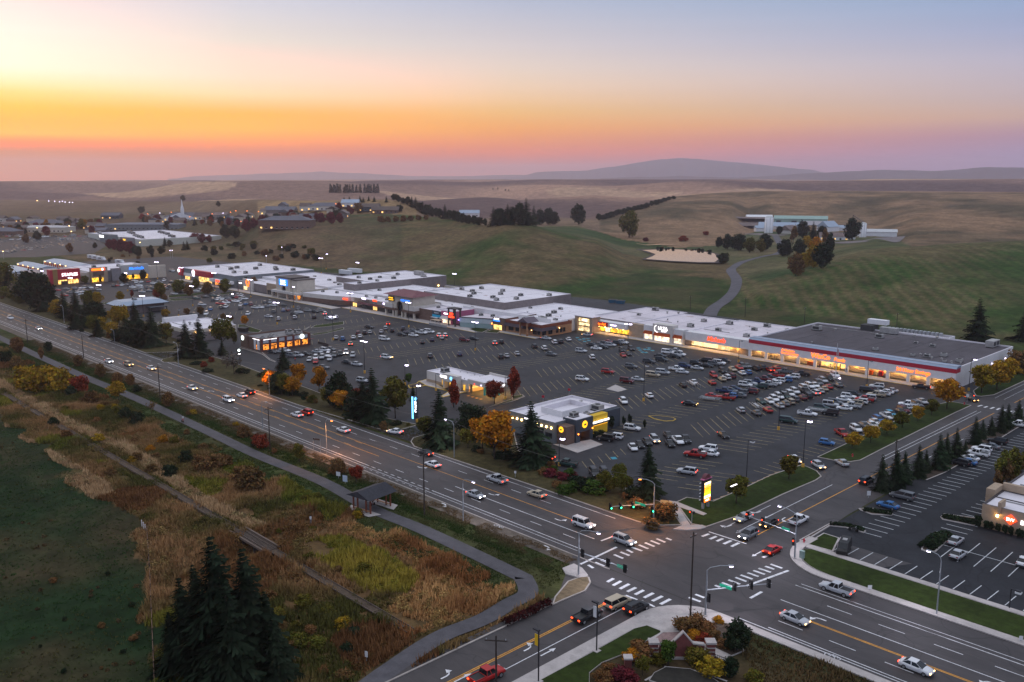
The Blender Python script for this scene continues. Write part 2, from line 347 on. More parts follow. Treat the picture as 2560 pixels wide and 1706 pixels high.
# ------------------------------------------------------------------ ground sheet
def in_poly(x, y, P):
    c = np.zeros(np.shape(x), bool); n = len(P)
    for i in range(n):
        (x1, y1), (x2, y2) = P[i], P[(i + 1) % n]
        k = ((y1 > y) != (y2 > y)) & (x < (x2 - x1) * (y - y1) / ((y2 - y1) or 1e-9) + x1); c ^= k
    return c
FIELD = [gz('R5', -900, 700), gz('R5', 0, 880), gz('R5', 300, 1100), gz('R5', 480, 1230), gz('R5', 760, 1480), gz('S1', 1140, 400), gz('S1', 1170, 900), gz('S1', 1210, 1700), (-60, 20), (-500, -100)]
def ground():
    off = np.concatenate([np.arange(-75, -36, 1.0), np.arange(-36, 36.01, .17), np.arange(37, 76, 1.0)])
    ds = np.concatenate([np.linspace(20, 110, 12), np.arange(114, 330, 2.2), np.arange(330, 700, 5.5), np.geomspace(706, 12500, 230)])
    th = YAW - np.radians(off); A, Dm = np.meshgrid(th, ds, indexing='ij')
    x = -np.sin(A) * Dm; y = np.cos(A) * Dm; z = terrain(x.ravel(), y.ravel()).reshape(x.shape)
    na, nd = x.shape
    idx = np.arange(na * nd).reshape(na, nd)
    q = np.stack([idx[:-1, :-1], idx[1:, :-1], idx[1:, 1:], idx[:-1, 1:]], -1).reshape(-1, 4)
    X, Y = x.ravel(), y.ravel(); d = Dm.ravel()
    xc = X * cy + Y * sy; fc = np.maximum(-X * sy + Y * cy, 1e-3); p = np.clip(CX + F * FH * xc / fc, -600, 3200)
    D = [np.interp(p, k[0], k[1]) for k in KP]
    n1, n2, n3 = vnoise(X, Y, 60), vnoise(X + 50, Y, 17), vnoise(X, Y + 70, 210)
    n4 = vnoise(X - 30, Y, 6)
    c = np.zeros((X.size, 3))
    def put(m, a, b=None, t=None):
        a = np.array(a)
        v = np.broadcast_to(a, c.shape) if b is None else a + (np.array(b) - a) * np.clip(t, 0, 1)[:, None]
        c[m] = v[m]
    ones = np.ones(X.size, bool)
    dry, olive, green, dk, tan, brn, gold = (.13,.085,.042), (.075,.07,.028), (.04,.07,.02), (.022,.045,.016), (.22,.15,.085), (.105,.07,.042), (.27,.185,.095)
    put(ones, olive, dry, .5 + n1 + n2)
    # lawns near the roads
    put((d < D[0]) & (Y > 100), (.028,.046,.012), (.07,.06,.027), .35 + n2 * 1.2)
    put((d < D[0]) & (X < -640) & (Y > 262), (.06,.055,.026), (.13,.088,.05), .55 + n1 + n2)
    south = (Y < 103) & (X < -94)
    put(south, (.05,.045,.018), (.12,.07,.032), .5 + n1 * 1.3 + n2 * .9)
    put(south & (Y > 96), (.024,.044,.012), (.055,.056,.022), .4 + n2)
    fm = in_poly(X + 7 * vnoise(X, Y, 6) + 5 * n2, Y + 7 * vnoise(X + 40, Y, 7) + 4 * n4, FIELD)
    put(fm, (.012,.027,.010), (.042,.034,.017), .25 + n2 * 1.2 + n4 * .9 + n1 * .5)
    put((X > -80) & (Y < 118), (.028,.034,.013), (.075,.052,.028), .5 + n2 * 1.5)
    # near hills
    h1 = (d >= D[0]) & (d < D[1] + 60)
    rel = np.clip((d - D[0]) / (D[1] - D[0]), 0, 1)
    put(h1, (.030,.056,.013), (.105,.075,.036), .22 + .45 * rel ** 2 + n1 * 1.9 + n3 * .9 + n2 * .9 + n4 * .5)
    put(h1 & (p > 1860), (.032,.058,.014), (.105,.085,.04), .16 + .30 * rel + .85 * (np.sin((X * .80 + Y * .60) * .85 + 2 * vnoise(X, Y, 60)) > .1) * np.clip(vnoise(X, Y, 45) + .45, 0, 1) + n2 * .7 + n1 * 1.1 + n3 * .5)
    put(h1 & (p < 1000), (.05,.055,.022), (.11,.075,.042), np.clip((1050 - p) / 300, 0, 1) * 1.0 + n1 + n2 * .8)
    put(h1 & (p < 640), brn, (.07,.062,.03), .4 + n1 + n2)
    h2 = (d >= D[1] + 60) & (d < D[2])
    put(h2, (.036,.06,.02), (.13,.105,.055), .3 + n1 * 1.2 + n3)
    put(h2 & (p < 640), brn, (.08,.065,.035), .5 + n1)
    h3 = (d >= D[2]) & (d < D[3])
    put(h3, (.215,.135,.078), (.085,.066,.038), .38 + n1 * 1.5 + n2 * .8 + n3 * 1.4)
    put(h3 & (p < 1040) & (p > 640), (.235,.155,.08), (.12,.085,.05), .4 + n3 * 1.6 + n1 * .5)
    put(h3 & (p < 640), brn, (.15,.105,.065), .45 + n3 * 1.5)
    put(h3 & (p > 1040) & (p < 1500), (.13,.085,.06), (.19,.13,.08), .4 + n3)
    far = d >= D[3]
    cell = vnoise(X + Y * .35, Y * 1.9, 900); cell2 = vnoise(X * 1.3 - Y * .2, Y * 2.2 + 4000, 520)
    put(far, (.36,.215,.145), (.115,.075,.068), .45 + np.tanh(cell * 10) * .42 + np.tanh(vnoise(X * .8 + 99, Y * .8, 300) * 9) * .22)
    put(far & (cell2 > .22), (.44,.285,.18), (.34,.215,.14), .5 + n1)
    c *= (1 + n4 * .25)[:, None]; c = np.clip(c, .008, .9)
    gm = mat('ground', (1, 1, 1), .95, noise=.34, scale=.28, tint=True, spec=.05, bump=.5, bumpscale=.6)
    o = mobj('ground', np_mesh('ground', np.stack([X, Y, z.ravel()], -1), q, [gm], c, smooth=True)); tag(o, kind='structure')
ground()

def ridge(name, pts, d, depth, col, seed):
    P = np.array(pts, float); xs = np.linspace(P[0, 0], P[-1, 0], 160); ys = np.interp(xs, P[:, 0], P[:, 1])
    V = []; rr = np.random.default_rng(seed); prof = [(-1, 0), (-.72, .14), (-.5, .36), (-.3, .62), (-.14, .86), (0, 1), (.2, .8), (.6, .35), (1, 0)]
    jag = np.convolve(rr.normal(0, 1, 200), np.ones(7) / 7, 'same')[:160]
    for i, (a, b) in enumerate(zip(xs, ys)):
        r = ray(a, b); hl_ = math.hypot(r[0], r[1]); zt = H + d * r[2] / hl_ + jag[i] * d * .0006
        sp_ = jag[(i * 3) % 160] * .25
        for t, hgt_ in prof:
            dd = d + depth * t * (1 + (sp_ if abs(t) not in (0, 1) else 0))
            V.append((r[0] / hl_ * dd, r[1] / hl_ * dd, -80 + (zt + 80) * hgt_ * (1 + (.1 * math.sin(i * .35 + t * 5) if 0 < hgt_ < 1 else 0))))
    n = len(prof); idx = np.arange(160 * n).reshape(160, n)
    q = np.stack([idx[:-1, :-1], idx[1:, :-1], idx[1:, 1:], idx[:-1, 1:]], -1).reshape(-1, 4)
    tag(mobj(name, np_mesh(name, np.array(V), q, [mat(name, col, .95, noise=.3, scale=.002, spec=.05)], smooth=True)), kind='structure')
ridge('mountain', [(1230,448),(1300,441),(1345,431),(1420,428),(1470,426),(1540,416),(1590,407),(1640,400),(1700,396),(1740,397),(1790,402),(1850,408),(1900,411),(1960,420),(2030,425),(2080,436),(2140,448)], 15000, 1700, (.055,.07,.075), 3)
ridge('far_hills', [(1500,446),(1600,443),(1700,440),(1850,444),(1920,440),(2000,436),(2100,430),(2200,424),(2330,427),(2400,424),(2470,418),(2560,420),(2700,424),(2900,430)], 10500, 1100, (.075,.065,.065), 5)
ridge('distant_hills', [(420,446),(560,438),(700,433),(800,430),(900,434),(1010,440),(1150,441),(1300,437),(1500,444)], 15800, 1200, (.12,.10,.08), 8)

# ------------------------------------------------------------------ roads, lot, pavements
ASPH = mat('asphalt_road', (.050,.043,.043), .68, cracks=.3, noise=.20, scale=.35, spec=.35, bump=.1, stretch=(.25, 1.2, 1), spots=(.11, .60, .86))
ASPH2 = mat('asphalt_lot', (.026,.026,.030), .76, cracks=.35, noise=.26, scale=.22, spec=.28, bump=.1, spots=(.06, .58, .80))
ASPH3 = mat('asphalt_hotel', (.020,.021,.025), .85, cracks=.3, noise=.24, scale=.25, spec=.25, bump=.1)
PATHM = mat('asphalt_path', (.075,.070,.077), .9, noise=.18, scale=.5, spots=(.4, .62, .85))
CONC = mat('concrete', (.40,.36,.34), .85, noise=.14, scale=.5, spots=(.5, .62, .8))
KERB = mat('kerb_concrete', (.34,.30,.27), .85, noise=.16, scale=.8)
KERBY = mat('kerb_yellow', (.55,.36,.06), .8, noise=.25, scale=1.2)
LAWN = mat('lawn', (.024,.037,.007), .95, noise=.30, scale=.7, spec=.1, bump=.6)
LAWND = mat('lawn_dry', (.058,.048,.02), .95, noise=.35, scale=.6, spec=.1, bump=.6)
BARK = mat('bark_mulch', (.06,.042,.03), .95, noise=.35, scale=1.5, bump=.6)
WPAINT = mat('paint_white', (.66,.65,.66), .7, noise=.22, scale=2.2)
YPAINT = mat('paint_yellow', (.60,.27,.035), .7, noise=.25, scale=1.6)
SPAINT = mat('paint_stall', (.30,.235,.12), .8, noise=.5, scale=1.5)
SPAINTW = mat('paint_stall_white', (.52,.53,.54), .75, noise=.2, scale=1.5)
BPAINT = mat('paint_blue', (.04,.25,.33), .75, noise=.25, scale=1.5)
def arc(cx, cy_, r, a0, a1, n=8): return [(cx + r * math.cos(R(a0 + (a1 - a0) * i / n)), cy_ + r * math.sin(R(a0 + (a1 - a0) * i / n))) for i in range(n + 1)]
def struct(name, mb, mats, parent=None, smooth=False):
    o = mb.build(name, mats, parent, smooth)
    if parent is None: tag(o, kind='structure')
    return o
road = struct('road', MB().sheet([(-1000, 118.4), (40, 118.4), (40, 142.6), (-70, 142.6), (-60, 160), (-104, 160), (-112, 139.7), (-1000, 139.7)], .012), ASPH)
street = struct('street', MB().sheet([(-96.5, 20), (-82.6, 20), (-82.6, 106), (-70, 118.3), (-106, 118.3), (-96.5, 104)], .008).sheet([(-97, 142), (-77.5, 142), (-79.4, 175), (-79.6, 560), (-95.4, 560)], .018), ASPH)
lot = struct('parking_lot', MB().sheet([(-97, 141), (-95.3, 200), (-95.3, 366), (-98, 380), (-330, 392), (-620, 352), (-780, 335), (-780, 150), (-640, 140.5)], .004), ASPH2)
hotel_lot = struct('hotel_parking_lot', MB().sheet([(-79, 152), (30, 152), (30, 420), (-72, 420), (-79, 300)], .004), ASPH3)
def ribbon(mb, pts, w, z=None, m=0, lift=.05):
    P = [Vector((p[0], p[1])) for p in pts]; L_, R_ = [], []
    for i, p in enumerate(P):
        d = (P[min(i + 1, len(P) - 1)] - P[max(i - 1, 0)]).normalized(); n = Vector((-d.y, d.x)) * w / 2
        L_.append(p + n); R_.append(p - n)
    zf = (lambda q: z) if z is not None else (lambda q: max(tz(q.x, q.y), -.5) + lift)
    for i in range(len(P) - 1):
        a, b, c_, d_ = L_[i], L_[i + 1], R_[i + 1], R_[i]
        mb.add([(q.x, q.y, zf(q)) for q in (a, d_, c_, b)], [(0, 1, 2, 3)], m)
    return mb
def smooth_pts(P, n=6):
    out = []
    for i in range(len(P) - 1):
        p0, p1, p2, p3 = P[max(i-1, 0)], P[i], P[i+1], P[min(i+2, len(P)-1)]
        for k in range(n):
            t = k / n
            out.append(tuple(.5 * (2*p1[j] + (p2[j]-p0[j])*t + (2*p0[j]-5*p1[j]+4*p2[j]-p3[j])*t*t + (3*p1[j]-p0[j]-3*p2[j]+p3[j])*t**3) for j in range(2)))
    return out + [tuple(P[-1][:2])]
pp = [gz('R5', -700, -180), gz('R5', 0, 165), gz('R5', 700, 490), gz('R5', 1250, 720), gz('R5', 1900, 1020), gz('R6', 0, 1235), gz('R6', 600, 1480), gz('S2', 900, 225), gz('S2', 1300, 390), gz('S2', 1983, 715), gz('S3', 95, 775), gz('S3', 120, 880), gz('S3', -10, 955), gz('S2', 1760, 1080), gz('S2', 1480, 1190), gz('S2', 1300, 1290), gz('S2', 1080, 1440), gz('S2', 860, 1600), gz('S2', 500, 1900)]
pth = struct('path', ribbon(MB(), smooth_pts(pp)[:60], 3.5, .03), PATHM)
ribbon(MB(), smooth_pts(pp)[59:], 3.5, .034).build('path_bend', PATHM, pth)
fr = [hz('T2', 1440, 250), hz('T2', 1500, 150), hz('R3', 1960, 1290), hz('R3', 2040, 1200), hz('R3', 2060, 1100), hz('R3', 2010, 1020), hz('R3', 2040, 985), hz('R3', 2130, 935), hz('R3', 2350, 880), hz('U5', 830, 592), hz('U5', 900, 520), hz('U5', 800, 340)]
struct('farm_road', ribbon(MB(), smooth_pts(fr), 7.0, None, lift=.25), mat('asphalt_farm', (.085,.08,.09), .9, noise=.15, scale=.2))
struct('farm_yard', ribbon(ribbon(MB(), smooth_pts([hz('U5', 500, 330), hz('U5', 700, 345), hz('U5', 950, 350)]), 26, None, lift=.3), smooth_pts([hz('U5', 1480, 460), hz('U5', 1700, 440), hz('U5', 2000, 430), hz('U5', 2330, 390)]), 22, None, lift=.3), mat('gravel', (.16,.135,.13), .95, noise=.2, scale=.3))
pc = [hz('R3', x, y) for x, y in ((1190, 833), (1450, 828), (1700, 838), (1850, 862), (1920, 900), (1860, 950), (1700, 950), (1450, 938), (1225, 920), (1290, 895), (1320, 875), (1240, 845))]
WATER = mat('water', (.01,.012,.014), .0, spec=1.0, noise=.02, scale=.3, bump=.02)
pz = max(p[2] for p in pc) + .45
struct('pond', MB().sheet([(p[0], p[1]) for p in pc], pz), WATER)
p2 = [hz('R3', x, y) for x, y in ((1120, 768), (1230, 786), (1400, 781), (1540, 789), (1400, 785), (1240, 790), (1140, 773))]
struct('pond_bank', MB().add([((p[0] - 455) * 1.0 + 455 if False else p[0] + (p[0] + 462) * .16, p[1] + (p[1] - 655) * .10, pz - .12) for p in pc], [tuple(range(len(pc)))[::-1]]), mat('pond_mud', (.05,.038,.032), .95, noise=.3, scale=.4))
struct('water_ditch', MB().sheet([(p[0], p[1]) for p in p2], max(p[2] for p in p2) + .4), WATER)

IH = [.13]
def island(name, P, top, kerb=KERB, h=None, lawn_in=.28, cell=None):
    """raised bed: kerb ring with the planted top a little inside it"""
    n = len(P); area = sum(P[i][0] * P[(i+1) % n][1] - P[(i+1) % n][0] * P[i][1] for i in range(n)); IH[0] += .0013; h = IH[0]
    if area < 0: P = P[::-1]
    Q = []
    for i in range(n):
        a, b, c_ = Vector(P[i-1][:2]), Vector(P[i][:2]), Vector(P[(i+1) % n][:2])
        d1 = (b - a).normalized(); d2 = (c_ - b).normalized(); nn = Vector((-(d1.y + d2.y), d1.x + d2.x))
        if nn.length < .2: nn = Vector((-d1.y, d1.x))
        nn.normalize(); Q.append(tuple(b + nn * lawn_in / max(.4, nn.dot(Vector((-d1.y, d1.x))))))
    m = MB(); vs = [(p[0], p[1], 0) for p in P] + [(p[0], p[1], h) for p in P] + [(q[0], q[1], h) for q in Q]
    m.add(vs, [(i, (i+1) % n, n+(i+1) % n, n+i) for i in range(n)] + [(n+i, n+(i+1) % n, 2*n+(i+1) % n, 2*n+i) for i in range(n)], 0)
    m.add(vs[2*n:], [tuple(range(n))], 1)
    return struct(name, m, [kerb, top])
def gp(s):       # "R6 1450,1165 1418,1120 V6 ..." -> ground points
    out = []; z = None
    for t in s.split():
        if ',' in t: x, y = t.split(','); out.append(gz(z, float(x), float(y)))
        else: z = t
    return out
YK = 139.75
island('verge', gp('R6 1450,1165 1418,1120 1440,1085 1530,1060 1850,985 2100,925 R7 10,985 60,1200 205,1300 330,1335 520,1440 720,1450 1000,1440 1070,1600 V6 60,690 130,730') + gp('V6 240,760 480,1130') + [(-103.5, 141.2), (-107, YK + .1), (-112, YK), (-140, YK)], LAWND)
island('verge', gp('R6 1190,1022 1340,1008 1500,965 1180,900 900,800 560,662 330,575 30,480 R5 2180,405 1960,340 1620,330 1490,362 1475,378 1500,392') + [(-330, YK), (-240, YK)], LAWND)
island('verge', gp('R5 1335,305 1630,295 1670,190 1440,50 R1 1450,1500 960,1440 700,1350 450,1210 200,1130 -400,1000') + [(-900, YK), (-400, YK)], LAWND)
island('grass_strip', gp('R8 450,1262 530,1225 690,1150 1080,968 1440,803 1670,752 1760,765 1868,788 1720,855 1070,1178 850,1292 760,1306 640,1300'), LAWN)
island('corner_lawn', gp('R8 0,1437 100,1402 310,1332 380,1358 450,1390 493,1440 440,1477 V6 2353,560 1500,972 930,1165 640,1110 430,820 300,740 560,620 1050,690 1660,425'), LAWN)
island('grass_strip', gp('R8 1880,655 1905,698 1960,705 2080,690 2350,565 2700,360 2700,200 2330,300'), LAWN)
island('shop_lawn', gp('T3 545,605 650,585 800,605 720,645 640,640'), LAWN); island('shop_lawn', gp('T3 745,645 830,612 950,622 900,655'), LAWN)
for s_ in ('U1 1690,440 2000,400 2353,310 2353,345 2000,430 1760,462', 'U1 1560,350 1650,300 1685,295 1600,355', 'U1 1700,320 1780,270 2353,190 2353,250 1960,300', 'U1 275,255 400,260 740,370 680,410 500,400 270,310',
           'T5 0,530 300,510 640,460 620,480 330,540 0,560', 'T5 0,575 330,570 330,585 60,605', 'T5 670,510 860,485 870,500 720,525', 'U2 1000,205 1440,170 1460,185 1160,215', 'U2 0,240 130,225 110,262 0,275', 'T6 1180,800 1560,760 1540,780 1190,820',
           'R6 2130,805 2350,728 R7 0,722 90,690 120,705 0,752', 'U2 880,560 960,545 960,570 880,585', 'R7 0,700 100,690 110,705 0,740'):
    island('lot_island', gp(s_), LAWN)
for s_ in ('R7 1250,885 1330,880 1480,900 1508,915 1480,930 1400,932 1300,910', 'R7 500,710 590,705 640,715 600,730 530,728'):
    island('kerb_island', gp(s_), ASPH2, KERBY, lawn_in=.25)
island('bank_island', gp('U3 220,455 400,520 370,545 60,600 20,590 0,540 180,500'), BARK, KERBY, lawn_in=.3)
island('bank_island', gp('U3 220,455 300,440 420,400 850,660 1250,672 1040,720 735,790 700,770 860,665 370,545'), CONC, KERBY, lawn_in=.3)
island('coffee_island', gp('U1 300,705 340,690 700,800 760,805 910,930 1010,975 1000,990 890,950 745,835'), BARK, KERB)
# hotel side, plaza side and bike-path corner
NEK = [(40, 142.45), (-68, 142.45)] + arc(-68.5, 153.2, 10.75, 268, 182, 9) + [(-79.3, 158)]
NEI = [(-77.4, 158), (-77.4, 153)] + arc(-68.7, 152.8, 8.6, 184, 268, 9) + [(40, 144.3)]
struct('sidewalk', MB().prism(NEK + NEI, 0, .2, 0, bottom=False), CONC)
island('hotel_lawn', [(40, 144.35), (-68, 144.35)] + arc(-68.7, 152.9, 8.4, 266, 190, 6) + [(-76, 152.6), (40, 152.4)], LAWN, CONC, lawn_in=.05)
struct('sidewalk', MB().box(-77.3, 40, 152.7, 154.1, 0, .207), CONC)
island('hotel_lawn', gp('S4 290,500 430,415 555,455 505,560'), LAWN, CONC)
for s_ in ('S4 240,470 480,338 620,350 760,400 740,412 600,372 480,360 270,490', 'S4 1190,525 1330,430 1410,420 1415,450 1300,560 1230,560 1185,545', 'S4 1335,290 1360,265 1620,300 1600,360 1350,310', 'S4 700,225 800,220 970,265 960,280 800,270 720,240'):
    island('hotel_bed', gp(s_), BARK, CONC)
hb = [gz('V3', x, y) for x, y in ((600, 1540), (900, 1420), (1100, 1310), (1300, 1190), (1500, 1050), (1800, 880), (2100, 700), (2340, 600))]
struct('hotel_verge', ribbon(MB(), hb, 4.4, .10), BARK)
struct('hotel_kerb', ribbon(MB(), [(p[0] + 2.2, p[1]) for p in hb], .3, .14), CONC)
PK = [(-82.75, 20), (-82.75, 108)] + arc(-73.5, 109, 9.3, 178, 92, 8) + [(-60, 118.25), (40, 118.25)]
PI = [(40, 116.6), (-70, 116.6), (-72.5, 115.2), (-74.3, 111.4), (-76.2, 106.6), (-79.5, 106.4), (-80.3, 104), (-80.3, 20)]
struct('sidewalk', MB().prism(PK + PI, 0, .205, bottom=False), CONC)
struct('plaza', MB().prism(gp('S3 1140,1100 1290,1100 1300,1180 1430,1240 1690,1370 1640,1410 1420,1290 1290,1225 1240,1190 1170,1190 1100,1240 1060,1245 1150,1190'), 0, .211, bottom=False), CONC)
struct('brick_paving', MB().prism(gp('S3 1175,1192 1285,1188 1420,1250 1420,1300 1300,1330 1080,1300 1100,1240'), 0, .217, bottom=False), mat('paver_brick', (.24,.16,.15), .9, noise=.18, scale=3))
island('plaza_lawn', gp('S3 215,1560 660,1320 1060,1095 1135,1115 1155,1190 1060,1240 930,1330 700,1420 600,1500 600,1600 150,1640'), LAWN, CONC, lawn_in=.05)
island('plaza_bed', gp('S3 1290,1100 1400,1050 1560,1045 1690,1085 1700,1180 1800,1330 1700,1370 1420,1240 1300,1180'), BARK, CONC, lawn_in=.1)
island('plaza_bed', gp('S3 1190,1455 1380,1470 1560,1545 1700,1640 1300,1640 1060,1560 1100,1500'), mat('plaza_soil', (.028,.025,.02), .95, noise=.3, scale=1), CONC, lawn_in=.1)
island('corner_mound', gp('S3 560,745 600,760 612,800 570,865 400,935 310,975 330,910 430,790 500,765'), mat('dry_mound', (.16,.115,.065), .95, noise=.25, scale=1.2, bump=.5), KERB)
struct('sidewalk', MB().prism(gp('S3 390,690 480,655 545,690 590,745 570,760 500,760 415,735'), 0, .203, bottom=False), CONC)
struct('sidewalk', MB().prism(gp('V6 130,730 240,745 430,830 630,1135 860,1140 920,1180 820,1210 560,1235 310,1215 480,1140 300,860'), 0, .209, bottom=False), CONC)
struct('sidewalk', MB().prism(gp('V6 240,690 380,710 935,930 870,960 300,760'), 0, .215, bottom=False), CONC)
# front walks of the mall
for x0, x1, y0, y1 in ((-186, -107, 303.2, 308), (-270, -186, 304.5, 309.2), (-300, -270, 275, 279), (-408, -300, 266.5, 273), (-476, -408, 260, 266), (-600, -476, 259.5, 265)):
    struct('shop_walk', MB().box(x0, x1 - .01, y0, y1, 0, .13).box(x0, x1 - .01, y0 - .18, y0 - .001, 0, .131, 1), [CONC, KERBY])
struct('shop_walk', MB().prism(gp('U4 1000,965 1290,940 1590,880 1810,970 1350,1125 900,965'), 0, .1, bottom=False), CONC)
struct('kerb', MB().box(-1000, -97, 118.1, 118.35, 0, .1).box(-95.2, -94.9, 20, 103, 0, .12), KERB)
struct('gravel_shoulder', MB().sheet([(-1000, 114.6), (-104, 114.6), (-104, 118.1), (-1000, 118.1)], .002), mat('shoulder', (.10,.08,.062), .95, noise=.35, scale=.9, bump=.5))

fl_ = [hz('R1', x, y) for x, y in ((-400, 905), (-400, 740), (250, 715), (820, 690), (985, 790), (860, 860), (320, 895))]
struct('far_parking_lot', MB().add([(p[0], p[1], p[2] + .15) for p in fl_][::-1], [tuple(range(7))]), ASPH2)
# ------------------------------------------------------------------ road markings (each a part of the road)
def lines(parent, name, mt, L):
    for x0, x1, y0, y1 in L: MB().box(x0, x1, y0, y1, .0, .020).build(name, mt, parent)
lines(road, 'lane_line', WPAINT, [(-1000, -121, 121.15, 121.3), (-1000, -121, 120.1, 120.2), (-70.8, 40, 119.15, 119.3), (-66, 40, 119.85, 120.0), (-1000, -112, 137.9, 138.05),
  (-69.5, 40, 129.75, 129.9), (-70.5, 40, 136.55, 136.7), (-70.0, 40, 137.7, 137.82), (-150, -108, 126.7, 126.85), (-121, -106.5, 121.15, 121.3), (-121, -106.5, 120.1, 120.2)])
lines(road, 'centre_line', YPAINT, [(-1000, -180.5, 127.35, 127.5), (-1000, -112, 131.0, 131.15), (-66, 40, 126.25, 126.42), (-66, 40, 126.55, 126.7)])
k = 0
for x in np.arange(-620, -112, 9.2):
    lines(road, 'lane_dash', WPAINT, [(x, x + 3.2, 124.15, 124.28)])
    if x < -128: lines(road, 'lane_dash', WPAINT, [(x + 2, x + 5.2, 134.5, 134.62)])
    if x < -190: lines(road, 'centre_dash', YPAINT, [(x, x + 3, 127.75, 127.88), (x + 1, x + 4, 130.62, 130.75)])
for x in np.arange(-66, 30, 8.6): lines(road, 'lane_dash', WPAINT, [(x, x + 4.2, 122.9, 123.04), (x + 3, x + 7.2, 133.3, 133.44)])
for x in np.arange(-176, -150, 2.6): lines(road, 'bike_dash', WPAINT, [(x, x + 1.0, 121.15, 121.3), (x, x + 1.0, 119.5, 119.6)])
lines(road, 'stop_line', WPAINT, [(-104.4, -103.9, 119.4, 127.2), (-106.9, -106.4, 127.2, 130.8), (-70.6, -70.1, 126.9, 137.9)]) if False else None
for (za, zb, w) in ((('S3', 530, 655), ('S3', 810, 522), .5), (('S3', 690, 474), ('S3', 780, 440), .4), (('V4', 920, 1515), ('V4', 1700, 1228), .5), (('V4', 235, 515), ('V4', 930, 738), .3), (('S3', 880, 895), ('S3', 970, 930), .4), (('S3', 1065, 965), ('S3', 1105, 985), .4), (('S3', 1845, 918), ('S3', 1935, 868), .5)):
    ribbon(MB(), [gz(*za), gz(*zb)], w, .034).build('stop_line', WPAINT, road)
def bars(zone, L, w):      # crosswalk bars from photo end points
    for x0, y0, x1, y1 in L: ribbon(MB(), [gz(zone, x0, y0), gz(zone, x1, y1)], w, .034).build('crosswalk_bar', WPAINT, road)
bars('S3', [(590,660,630,685),(645,640,715,670),(690,622,765,650),(790,580,860,610),(840,560,910,588),(890,542,935,565),(925,522,1008,552),(982,505,1055,535),(1030,488,1103,518),(1075,472,1145,500),(1120,457,1187,485),(1195,452,1235,468)], .55)
bars('S3', [(738,793,787,765),(783,820,845,785),(835,846,908,808),(893,868,960,835),(953,890,1020,856),(1022,915,1095,878),(1087,940,1165,902),(1150,965,1227,925)], .6)
bars('V4', [(110,602,240,555),(250,652,375,600),(380,690,495,640),(510,740,650,678),(650,788,790,720),(1225,990,1370,930)], .6)
bars('V4', [(350,1500,440,1535),(475,1450,690,1530),(595,1400,810,1480),(725,1355,925,1430),(820,1310,1040,1388),(945,1270,1150,1340),(1055,1228,1265,1300),(1150,1188,1375,1262),(1270,1150,1440,1205),(1370,1110,1585,1188)], .55)
bars('S3', [(1370,912,1460,945),(1420,888,1490,915)], .55)
bars('V3', [(1595,370,1670,350),(1700,388,1755,370),(1800,408,1865,385),(1905,425,1960,400),(2010,440,2075,420),(2120,455,2180,440)], .6)
lines(street, 'centre_line', YPAINT, [(-89.3, -89.12, 20, 111.5), (-88.95, -88.77, 20, 111.5), (-87.0, -86.8, 146, 285), (-87.0, -86.8, 303, 560)])
lines(street, 'lane_line', WPAINT, [(-86.0, -85.86, 20, 110.5), (-91.55, -91.42, 218, 284), (-90.35, -90.22, 217, 284), (-93.3, -93.2, 305, 560), (-90.6, -90.5, 305, 560), (-90.6, -90.46, 150, 190), (-93.6, -93.48, 150, 168)])
for y in np.arange(212, 300, 7): lines(street, 'lane_dash', WPAINT, [(-83.3, -83.15, y, y + 3)])
def arrow(p, a, kind, s=1.0, par=None):
    """painted arrow of flat pieces; kind: s straight, l left, r right"""
    c, n = math.cos(a), math.sin(a); T = lambda x, y: (p[0] + (x * c - y * n) * s, p[1] + (x * n + y * c) * s)
    m = MB(); z = .036
    if kind == 's':
        m.sheet([T(-1.6, -.12), T(.6, -.12), T(.6, .12), T(-1.6, .12)], z); m.sheet([T(.6, -.45), T(1.7, 0), T(.6, .45)], z)
    else:
        q = 1 if kind == 'l' else -1
        pts = [(-1.6, 0), (-.6, 0), (0, .15 * q), (.4, .6 * q)]
        for i in range(3):
            (ax, ay), (bx, by) = pts[i], pts[i + 1]; m.sheet([T(ax, ay - .13), T(bx, by - .13), T(bx, by + .13), T(ax, ay + .13)], z)
        m.sheet([T(-.1, .55 * q), T(.95, .55 * q), T(.45, 1.5 * q)], z)
    m.build('arrow_marking', WPAINT, par or road)
for z_, x_, y_, a_, k_ in (('S3', 375, 318, 0, 'l'), ('V4', 580, 425, 270, 'r'), ('V4', 820, 490, 270, 's'), ('V4', 1340, 230, 270, 's'), ('V4', 1570, 290, 270, 'l'), ('V4', 1120, 170, 270, 'r'), ('S4', 380, 1068, 180, 'l'), ('S4', 1700, 1560, 180, 'l'), ('S3', 150, 1298, 90, 'l'), ('S3', 280, 1335, 90, 's'), ('S2', 1500, 1510, 90, 'l'), ('S2', 1600, 1535, 90, 's'), ('S2', 1840, 120, 0, 'l'), ('R6', 1520, 1362, 0, 'l'), ('R5', 1850, 625, 0, 's'), ('R5', 1945, 653, 180, 'l'), ('S3', 290, 525, 0, 'r'), ('S2', 1475, 195, 0, 'r'), ('S3', 1770, 395, 270, 's'), ('S3', 1895, 575, 270, 's')):
    arrow(gz(z_, x_, y_), R(a_), k_)
